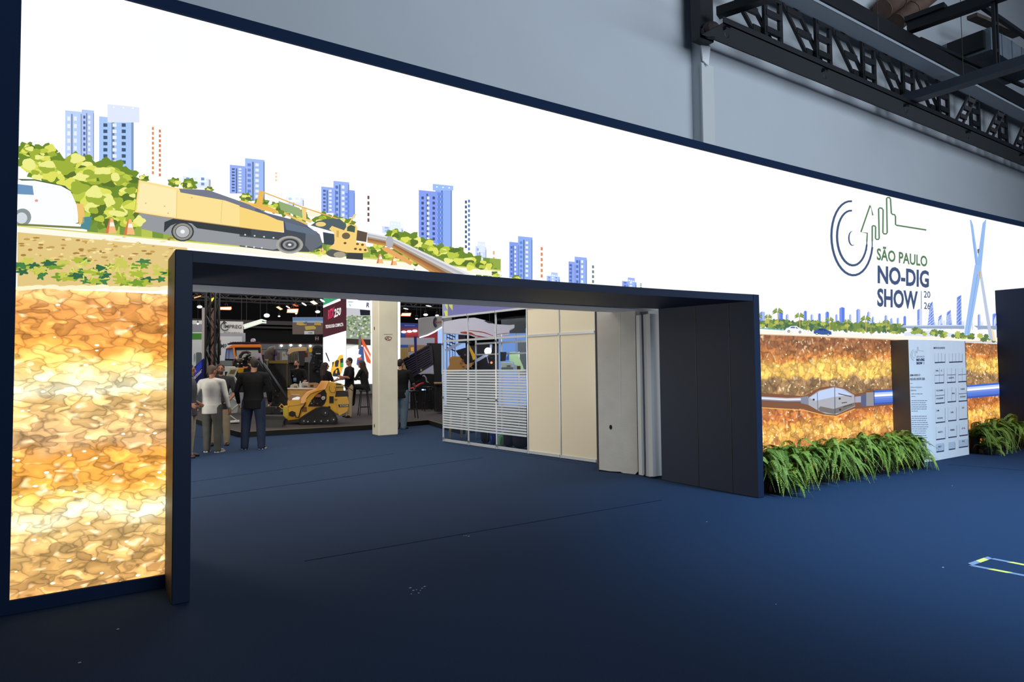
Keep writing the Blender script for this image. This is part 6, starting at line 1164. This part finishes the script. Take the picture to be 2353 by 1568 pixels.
for a in [('round white spot left of the lattice tower', 'J', el(146, 356, 48, 24), 22, (235, 250, 255), 2.5), ('big round white spot above the lit lattice sign', 'J', el(1356, 512, 52, 34), 22, (250, 253, 255), 4), ('small white spot just right of the big one', 'K', el(360, 410, 24, 13), 25, (235, 245, 240), 2), ('slim tilted white spot beside the warm panel', 'K', el(538, 226, 48, 11, .5), 24, (240, 240, 240), 2), ('tilted oval white spot in the rig centre', 'K', el(860, 168, 56, 14, .55), 23, (240, 245, 250), 2),
          ('white spot against the green screen corner', 'K', el(1228, 98, 56, 18, .55), 20.2, (235, 245, 250), 2), ('round white spot left of the red screen header', 'K', el(1132, 320, 48, 26), 22, (240, 250, 250), 2.5), ('oval white spot above the curved sign', 'M', el(395, 170, 26, 13), 23, (240, 250, 255), 2.5), ('bright white spot on the curved sign edge', 'M', el(528, 178, 20, 9), 22, (245, 250, 255), 3), ('small white spot left of the curved sign', 'M', el(290, 217, 16, 7), 24, (220, 235, 250), 2), ('slim white bar high right of the column', 'M', el(165, 100, 30, 6, .2), 23, (220, 225, 230), 1.5), ('slim white bar above the curved sign', 'M', el(430, 68, 34, 6, .15), 23, (220, 225, 230), 1.5), ('small warm spot below the brightest orange panel', 'K', el(702, 358, 22, 12), 24, (255, 226, 190), 2), ('small white spot at the left booth panel', 'J', el(114, 660, 18, 16), 25, (255, 255, 255), 4)]: lamp(*a, WG)
# ================================================================== people
SKIN = mat('skin', (186, 136, 112), .5, spec=.35); SKIND = mat('skin_tan', (150, 104, 82), .5, spec=.35)
def chain(mb, pts, rs, n=10):
    pts = [Vector(p) for p in pts]; P = []; Rr = []
    for i in range(len(pts)-1):
        for k in range(4): f = k/4; P.append(pts[i].lerp(pts[i+1], f)); Rr.append(rs[i]*(1-f)+rs[i+1]*f)
    P.append(pts[-1]); Rr.append(rs[-1]); mb.tube(P, Rr, n)
    for p, r in zip(pts, rs): mb.ball(p, r, 10, 8)
def remesh(mb, vox, name, m, parent, sm=4):
    me = bpy.data.meshes.new(name); me.from_pydata(mb.v, [], mb.f); bm = bmesh.new(); bm.from_mesh(me); bmesh.ops.recalc_face_normals(bm, faces=bm.faces); bm.to_mesh(me); bm.free()
    o = bpy.data.objects.new(name, me); COL.objects.link(o); r = o.modifiers.new('r', 'REMESH'); r.mode = 'VOXEL'; r.voxel_size = vox; r.use_smooth_shade = True
    s = o.modifiers.new('s', 'SMOOTH'); s.iterations = sm; s.factor = .5
    dg = bpy.context.evaluated_depsgraph_get(); dg.update(); nm = bpy.data.meshes.new_from_object(o.evaluated_get(dg)); o.modifiers.clear(); o.data = nm; nm.name = name
    nm.materials.clear(); nm.materials.append(m); nm.polygons.foreach_set('use_smooth', [True]*len(nm.polygons)); o.parent = parent; return o
def hand(mb, w, dirn, curl, palm_n, r=.0085):
    d = Vector(dirn).normalized(); n = Vector(palm_n); n = (n-d*n.dot(d)).normalized(); s = d.cross(n).normalized(); c = Vector(w)+d*.045
    for k in (-1.2, -.4, .4, 1.2): chain(mb, [Vector(w)+s*.011*k, c+s*.019*k], [.016, .015], 8)
    for k, L in zip((-1.5, -.5, .5, 1.5), (.062, .074, .078, .068)):
        b = c+s*.0185*k+d*.03; p1 = b+(d*math.cos(curl*.6)+n*math.sin(curl*.6))*L*.45; p2 = p1+(d*math.cos(curl*1.6)+n*math.sin(curl*1.6))*L*.32; p3 = p2+(d*math.cos(curl*2.3)+n*math.sin(curl*2.3))*L*.25
        chain(mb, [c+s*.017*k, b, p1, p2, p3], [r*1.2, r*1.1, r, r*.92, r*.8], 6)
    t0 = Vector(w)+d*.02+s*.03; chain(mb, [t0, t0+s*.022+d*.022+n*.012, t0+s*.028+d*.05+n*.022], [r*1.5, r*1.15, r*.95], 6)
def person(lab, px, H, rz, z0=0, top=(40, 40, 44), legs=(60, 60, 66), shoe=(30, 30, 32), hairc=(36, 28, 24), arms=None, sleeve=1.0, hair='short', skin=None, lean=0, headyaw=0, headpitch=0, stance=(.10, 0, -.10, 0), extra=(), sit=None, build=1.0, sole=None, at=None, tuck=False):
    skin = skin or SKIN; c = Vector(at) if at else atz(px[0], px[1], z0); t = thing('person', lab, 'person', (c.x, c.y, z0), rz, None)
    h = H; hipz = .515*h; hw = .052*h*build; sw = .108*h*build; ly = math.sin(lean)
    if sit: hipz = sit['hip']
    tz = lambda z: z-.515*h+hipz
    L = lambda z: Vector((0, (z-.515*h)*ly, tz(z)))      # point on the spine
    neck = L(.835*h); head = L(.925*h)+Vector((0, .012, 0)); Ry = Matrix.Rotation(headyaw, 3, 'Z') @ Matrix.Rotation(-headpitch, 3, 'X')
    hd = lambda x, y, z: head+Ry @ Vector((x, y, z))
    B = MB(); hs = h/1.75
    # head: skull, jaw, face, nose, ears, neck
    B.ball(hd(0, -.008*hs, .018*hs), (.072*hs, .092*hs, .095*hs), 16, 12, Ry); B.ball(hd(0, .022*hs, -.045*hs), (.052*hs, .058*hs, .062*hs), 14, 10, Ry); B.ball(hd(0, .055*hs, -.088*hs), (.026*hs, .022*hs, .02*hs), 10, 8, Ry)
    chain(B, [hd(0, .086*hs, .012*hs), hd(0, .104*hs, -.026*hs)], [.009*hs, .014*hs], 8); B.ball(hd(0, .080*hs, -.058*hs), (.022*hs, .010*hs, .007*hs), 10, 6, Ry)
    for s in (-1, 1): B.ball(hd(s*.073*hs, -.008*hs, -.01*hs), (.012*hs, .02*hs, .032*hs), 8, 8, Ry); B.ball(hd(s*.03*hs, .078*hs, .026*hs), (.02*hs, .01*hs, .008*hs), 8, 6, Ry)
    chain(B, [hd(0, -.02*hs, -.06*hs), neck+Vector((0, -.005, 0)), L(.80*h)], [.054*hs, .055*hs, .07*hs], 12)
    def torso(M, g):
        prof = [(.475, .080, .058), (.50, .092, .068), (.54, .094, .071), (.58, .088, .067), (.63, .086, .067), (.68, .093, .071), (.73, .101, .073), (.77, .103, .068), (.80, .094, .058), (.825, .060, .044), (.838, .034, .034)]
        M.loft([(L(z*h), rx*h*build+g, ry*h*build+g) for z, rx, ry in prof], 24)
        for s in (-1, 1): chain(M, [L(.80*h)+Vector((s*.03*h, 0, .005)), L(.805*h)+Vector((s*sw, 0, -.012*h))], [.042*h+g, .034*h*build+g], 10)
    torso(B, -.006)
    arms = arms or {}; sh = MB(); AR = {}
    for s, k in ((-1, 'l'), (1, 'r')):
        s0 = L(.80*h)+Vector((s*(sw+.008*h), 0, -.005)); e, w_ = arms.get(k, ((s*.035, -.02, -.165), (s*.01, .04, -.145)))
        el_ = s0+Vector(e)*h; wr = el_+Vector(w_)*h; AR[k] = (s0, el_, wr)
        chain(B, [s0, s0.lerp(el_, .5), el_, el_.lerp(wr, .35), wr], [.030*h, .027*h, .0215*h, .022*h, .0145*h], 10)
        d = (wr-el_).normalized(); hand(B, wr, d, arms.get('curl', .45), arms.get('pn'+k, (-s*.9, .3, 0)), .0085*hs)
    # legs
    ft = []
    for i, s in enumerate((-1, 1)):
        hp = Vector((s*hw, 0, hipz)); fx, fy = stance[2*(1-i)], stance[2*(1-i)+1]
        if s == -1: fx, fy = stance[2], stance[3]
        else: fx, fy = stance[0], stance[1]
        if sit: kn = Vector((s*hw*1.4, .24*h, hipz+.01)); an = Vector((s*hw*1.3, .26*h, sit['foot']+.045*h))
        else: an = Vector((fx, fy-.02, .05*h)); kn = (hp+an)/2+Vector((s*.006, .018, .012*h))
        ft.append((hp, kn, an)); chain(B, [hp, hp.lerp(kn, .45), kn, kn.lerp(an, .3), an], [.050*h*build, .044*h*build, .031*h, .031*h, .020*h], 12); chain(B, [an, an+Vector((0, .06, -.03*h))], [.02*h, .02*h], 8)
    remesh(B, .009, 'body', skin, t)
    M = MB(); g = .011; torso(M, g)
    for k in 'lr':
        s0, el_, wr = AR[k]; cut = sleeve
        if cut <= .5: e2 = s0.lerp(el_, cut*2); chain(M, [s0, e2], [.036*h+g*.3, .033*h+g*.4], 12)
        else: chain(M, [s0, s0.lerp(el_, .5), el_, el_.lerp(wr, (cut-.5)*2)], [.036*h+g*.2, .031*h+g*.4, .026*h+g*.4, .019*h+g*.4], 12)
    if sleeve > .9: chain(M, [L(.80*h)+Vector((-.035*h, -.02, .02)), L(.815*h)+Vector((0, -.035, .012)), L(.80*h)+Vector((.035*h, -.02, .02))], [.02*h]*3, 8)
    if not tuck:
        M.loft([(L(z*h), .097*h*build+g, .075*h*build+g) for z in (.44, .46, .50, .54)], 24)
    remesh(M, .0125, 'shirt', mat('cloth_%d_%d_%d' % top, top, .85, spec=.2, noise_=.08, nscale=9, bump=.3, bscale=14), t)
    M = MB(); M.ball(Vector((0, 0, hipz+.015*h)), (.088*h*build+.008, .068*h*build+.008, .05*h), 16, 10)
    for hp, kn, an in ft: chain(M, [hp, hp.lerp(kn, .45), kn, kn.lerp(an, .5), an+Vector((0, 0, -.022*h))], [.054*h*build+.008, .050*h*build+.010, .041*h*build+.011, .038*h*build+.008, .034*h*build+.004], 14)
    remesh(M, .0125, 'trousers', mat('cloth_%d_%d_%d' % legs, legs, .85, spec=.2, noise_=.12, nscale=7, bump=.4, bscale=11), t)
    for hp, kn, an in ft:
        zf = an.z-.05*h; M = MB(); o = Vector((an.x, an.y, zf)); out = .12 if an.x > 0 else -.12
        M.ball(o+Vector((0, -.005, .04)), (.04, .055, .038), 12, 8); chain(M, [o+Vector((0, 0, .042)), o+Vector((out*.15, .09, .034)), o+Vector((out*.3, .15, .026))], [.042, .04, .03], 10); S_ = remesh(M, .01, 'shoe', cm(shoe, .45), t)
        if sole: MB().prism([o+Vector((x, y, .002)) for x, y in [(-.04, -.05), (.04, -.05), (.048+out*.15, .09), (.02+out*.35, .185), (-.02+out*.35, .185), (-.048+out*.15, .09)]], (0, 0, .022)).obj('sole', cm(sole), None).parent = S_
    # hair
    M = MB(); g = .012*hs
    if hair != 'bald':
        M.ball(hd(0, -.018*hs, .035*hs), (.075*hs+g*.4, .088*hs+g*.4, .088*hs+g*.3), 16, 12, Ry); M.ball(hd(0, -.045*hs, -.005*hs), (.066*hs, .05*hs+g*.4, .075*hs), 14, 10, Ry)
        if hair == 'long':
            chain(M, [hd(0, -.06*hs, .03*hs), hd(0, -.10*hs, -.12*hs), L(.76*h)+Vector((0, -.105, 0)), L(.68*h)+Vector((0, -.115, 0))], [.09*hs, .085*hs, .08*hs, .04*hs], 12)
            for s in (-1, 1): chain(M, [hd(s*.06*hs, -.02*hs, .03*hs), hd(s*.075*hs, -.04*hs, -.10*hs), L(.76*h)+Vector((s*.07, -.06, 0))], [.045*hs, .045*hs, .035*hs], 10)
        remesh(M, .010, 'hair', mat('hair_%d_%d_%d' % hairc, hairc, .7, noise_=.2, nscale=60), t, 3)
    M = MB()
    for s in (-1, 1): M.ball(hd(s*.029*hs, .079*hs, .014*hs), (.011*hs, .006*hs, .006*hs), 8, 6, Ry)
    M.obj('eyes', cm((26, 20, 18), .3), None, smooth=True).parent = t
    M = MB(); 
    for s in (-1, 1): M.ball(hd(s*.030*hs, .082*hs, .034*hs), (.018*hs, .005*hs, .0045*hs), 8, 6, Ry)
    M.obj('eyebrows', cm(hairc), None, smooth=True).parent = t
    for e in extra:
        if e == 'beard':
            M = MB(); M.ball(hd(0, .03*hs, -.066*hs), (.056*hs, .058*hs, .05*hs), 14, 10, Ry); M.ball(hd(0, .058*hs, -.092*hs), (.032*hs, .026*hs, .024*hs), 10, 8, Ry); remesh(M, .01, 'beard', mat('hair_%d_%d_%d' % hairc, hairc, .7), t, 2)
        if e == 'glasses':
            M = MB()
            for s in (-1, 1):
                q = [hd((s*.031+.022*math.cos(a_))*hs, .094*hs, (.014+.017*math.sin(a_))*hs) for a_ in [k*math.pi/4 for k in range(9)]]; M.tube(q, .0022, 5); M.tube([hd(s*.053*hs, .092*hs, .016*hs), hd(s*.078*hs, 0, .012*hs)], .0022, 5)
            M.tube([hd(-.01*hs, .096*hs, .018*hs), hd(.01*hs, .096*hs, .018*hs)], .0022, 5); M.obj('glasses', cm((30, 30, 34)), None).parent = t
        if e == 'badge':
            yb = .076*h*build+.03; zc = L(.66*h); M = MB(); M.box((-.045+zc.x, zc.y+yb+.006, zc.z-.06), (.045, zc.y+yb+.012, zc.z+.05)); M.obj('badge', cm((150, 178, 214)), None).parent = t; bg_ = [o for o in t.children if o.name.startswith('badge')][0]
            M = MB(); M.box((-.045+zc.x, zc.y+yb+.012, zc.z-.055), (.045, zc.y+yb+.014, zc.z-.015)); M.obj('badge_print', cm((74, 130, 200)), None).parent = bg_
            M = MB()
            for s in (-1, 1): M.tube([zc+Vector((0, yb+.004, .05)), L(.76*h)+Vector((s*.03, .068*h*build+.022, 0)), L(.82*h)+Vector((s*.045, .03, .012))], .005, 5)
            M.obj('lanyard', cm((40, 42, 60)), None).parent = t
        if e == 'belt': zb = L(.535*h); MB().lathe((0, zb.y, tz(.53*h)-0), [(.096*h*build+.012, -.016), (.096*h*build+.012, .016)], 20).obj('belt', cm((26, 24, 24)), None).parent = t; t.children[-1].scale = (1, .78, 1)
        if e == 'chest_emblem': p = L(.73*h)+Vector((.05, .072*h*build+.022, 0)); MB().prism([p, p+Vector((.03, 0, 0)), p+Vector((.015, 0, -.03))], (0, -.01, 0)).obj('chest_emblem', cm((220, 222, 226)), None).parent = t
    return t
AW = ROT                      # facing away from the viewer
TO = ROT+math.pi              # facing the viewer
LEFT = ROT+math.pi/2          # facing the picture's left
RIGHT = ROT-math.pi/2
person('man in pale grey shirt and dark trousers seen from behind, beside the brochure stand', (486, 1040), 1.70, AW-.05, 0, (196, 194, 190), (78, 78, 74), (120, 112, 100), (74, 60, 50), {'l': ((-.07, -.03, -.15), (-.015, .05, -.11)), 'r': ((.05, -.01, -.165), (.02, .03, -.14)), 'curl': .7}, .92, headyaw=-.35, skin=SKIND, stance=(.13, 0, -.11, .05), sole=(190, 184, 172), build=1.06)
person('bearded man in dark polo and khaki trousers facing the man in the pale shirt', (506, 1024), 1.74, TO+.25, 0, (44, 42, 48), (128, 116, 96), (40, 34, 32), (44, 34, 30), {'l': ((-.05, -.02, -.16), (.06, .07, -.09)), 'r': ((.05, .0, -.165), (0, .06, -.13)), 'curl': .7}, .42, headyaw=.1, extra=('beard', 'belt'), stance=(.13, 0, -.13, .02), skin=SKIND)
person('visitor in khaki trousers mostly hidden by the left portal leg', (433, 1052), 1.72, RIGHT+.2, 0, (70, 70, 76), (150, 138, 118), (46, 34, 30), (50, 40, 34), {'l': ((-.02, -.04, -.16), (.0, .10, -.07)), 'r': ((.02, -.04, -.16), (0, .10, -.07)), 'curl': .9}, .42, skin=SKIND)
person('tall man in black jacket and blue jeans seen from behind in front of the platform', (582, 1033), 1.84, AW+.15, 0, (22, 22, 24), (42, 52, 74), (40, 42, 48), (38, 28, 24), {'l': ((-.045, -.01, -.165), (.01, .05, -.13)), 'r': ((.045, .0, -.165), (-.01, .06, -.12)), 'curl': .9}, .97, headyaw=.5, stance=(.16, 0, -.17, .03), sole=(196, 186, 166), build=1.12)
p_ = atd(684, 960, 19.4)
person('bearded staff man in black polo with blue badge behind the counter', None, 1.74, TO-.1, .132, (24, 24, 30), (60, 58, 56), (30, 30, 30), (34, 26, 24), {'l': ((-.05, .02, -.15), (.03, .12, -.09)), 'r': ((.05, .02, -.155), (-.03, .11, -.10)), 'curl': .6}, .42, headpitch=-.3, lean=.12, extra=('beard', 'badge', 'chest_emblem'), at=(p_.x, p_.y, .132))
p_ = atd(748, 960, 19.0)
person('woman with long dark hair in black top behind the loader', None, 1.66, RIGHT+.9, .132, (28, 24, 28), (40, 38, 44), (30, 30, 30), (40, 26, 26), {'l': ((-.03, .03, -.15), (.0, .13, -.02)), 'r': ((.03, .05, -.14), (0, .14, .03)), 'curl': .5}, .40, 'long', headyaw=-.4, at=(p_.x, p_.y, .132), build=.88)
person('staff man with glasses, black polo and beige trousers before the bright screen', (803, 959), 1.80, LEFT+.62, .132, (24, 24, 30), (184, 168, 140), (52, 38, 34), (44, 34, 32), {'l': ((-.03, .06, -.14), (-.01, .13, .02)), 'r': ((.04, .03, -.155), (-.05, .12, -.01)), 'curl': .7}, .42, headyaw=.15, extra=('glasses', 'badge', 'belt', 'chest_emblem'), stance=(.15, .0, -.15, .06), tuck=True)
p_ = atz(840, 954, .132)
person('seated visitor in dark green clothes on a stool half hidden by the column', None, 1.72, LEFT-.1, .132, (38, 42, 40), (44, 50, 48), (176, 150, 116), (70, 48, 42), {'l': ((-.02, .08, -.14), (.02, .13, .01)), 'r': ((.02, .08, -.14), (-.02, .13, .01)), 'curl': .7}, .95, 'long', lean=.2, sit={'hip': .82+.06, 'foot': .30}, at=(p_.x, p_.y, .132), build=.95)
person('man in black polo and light blue jeans seen from behind, right of the column', (921, 986), 1.84, AW-.35, 0, (26, 26, 29), (98, 116, 134), (56, 54, 54), (30, 26, 26), {'l': ((-.06, -.04, -.15), (.05, .06, -.08)), 'r': ((.05, .02, -.15), (-.03, .10, -.06)), 'curl': .7}, .42, headyaw=-.2, build=1.22, stance=(.09, 0, -.11, -.02))
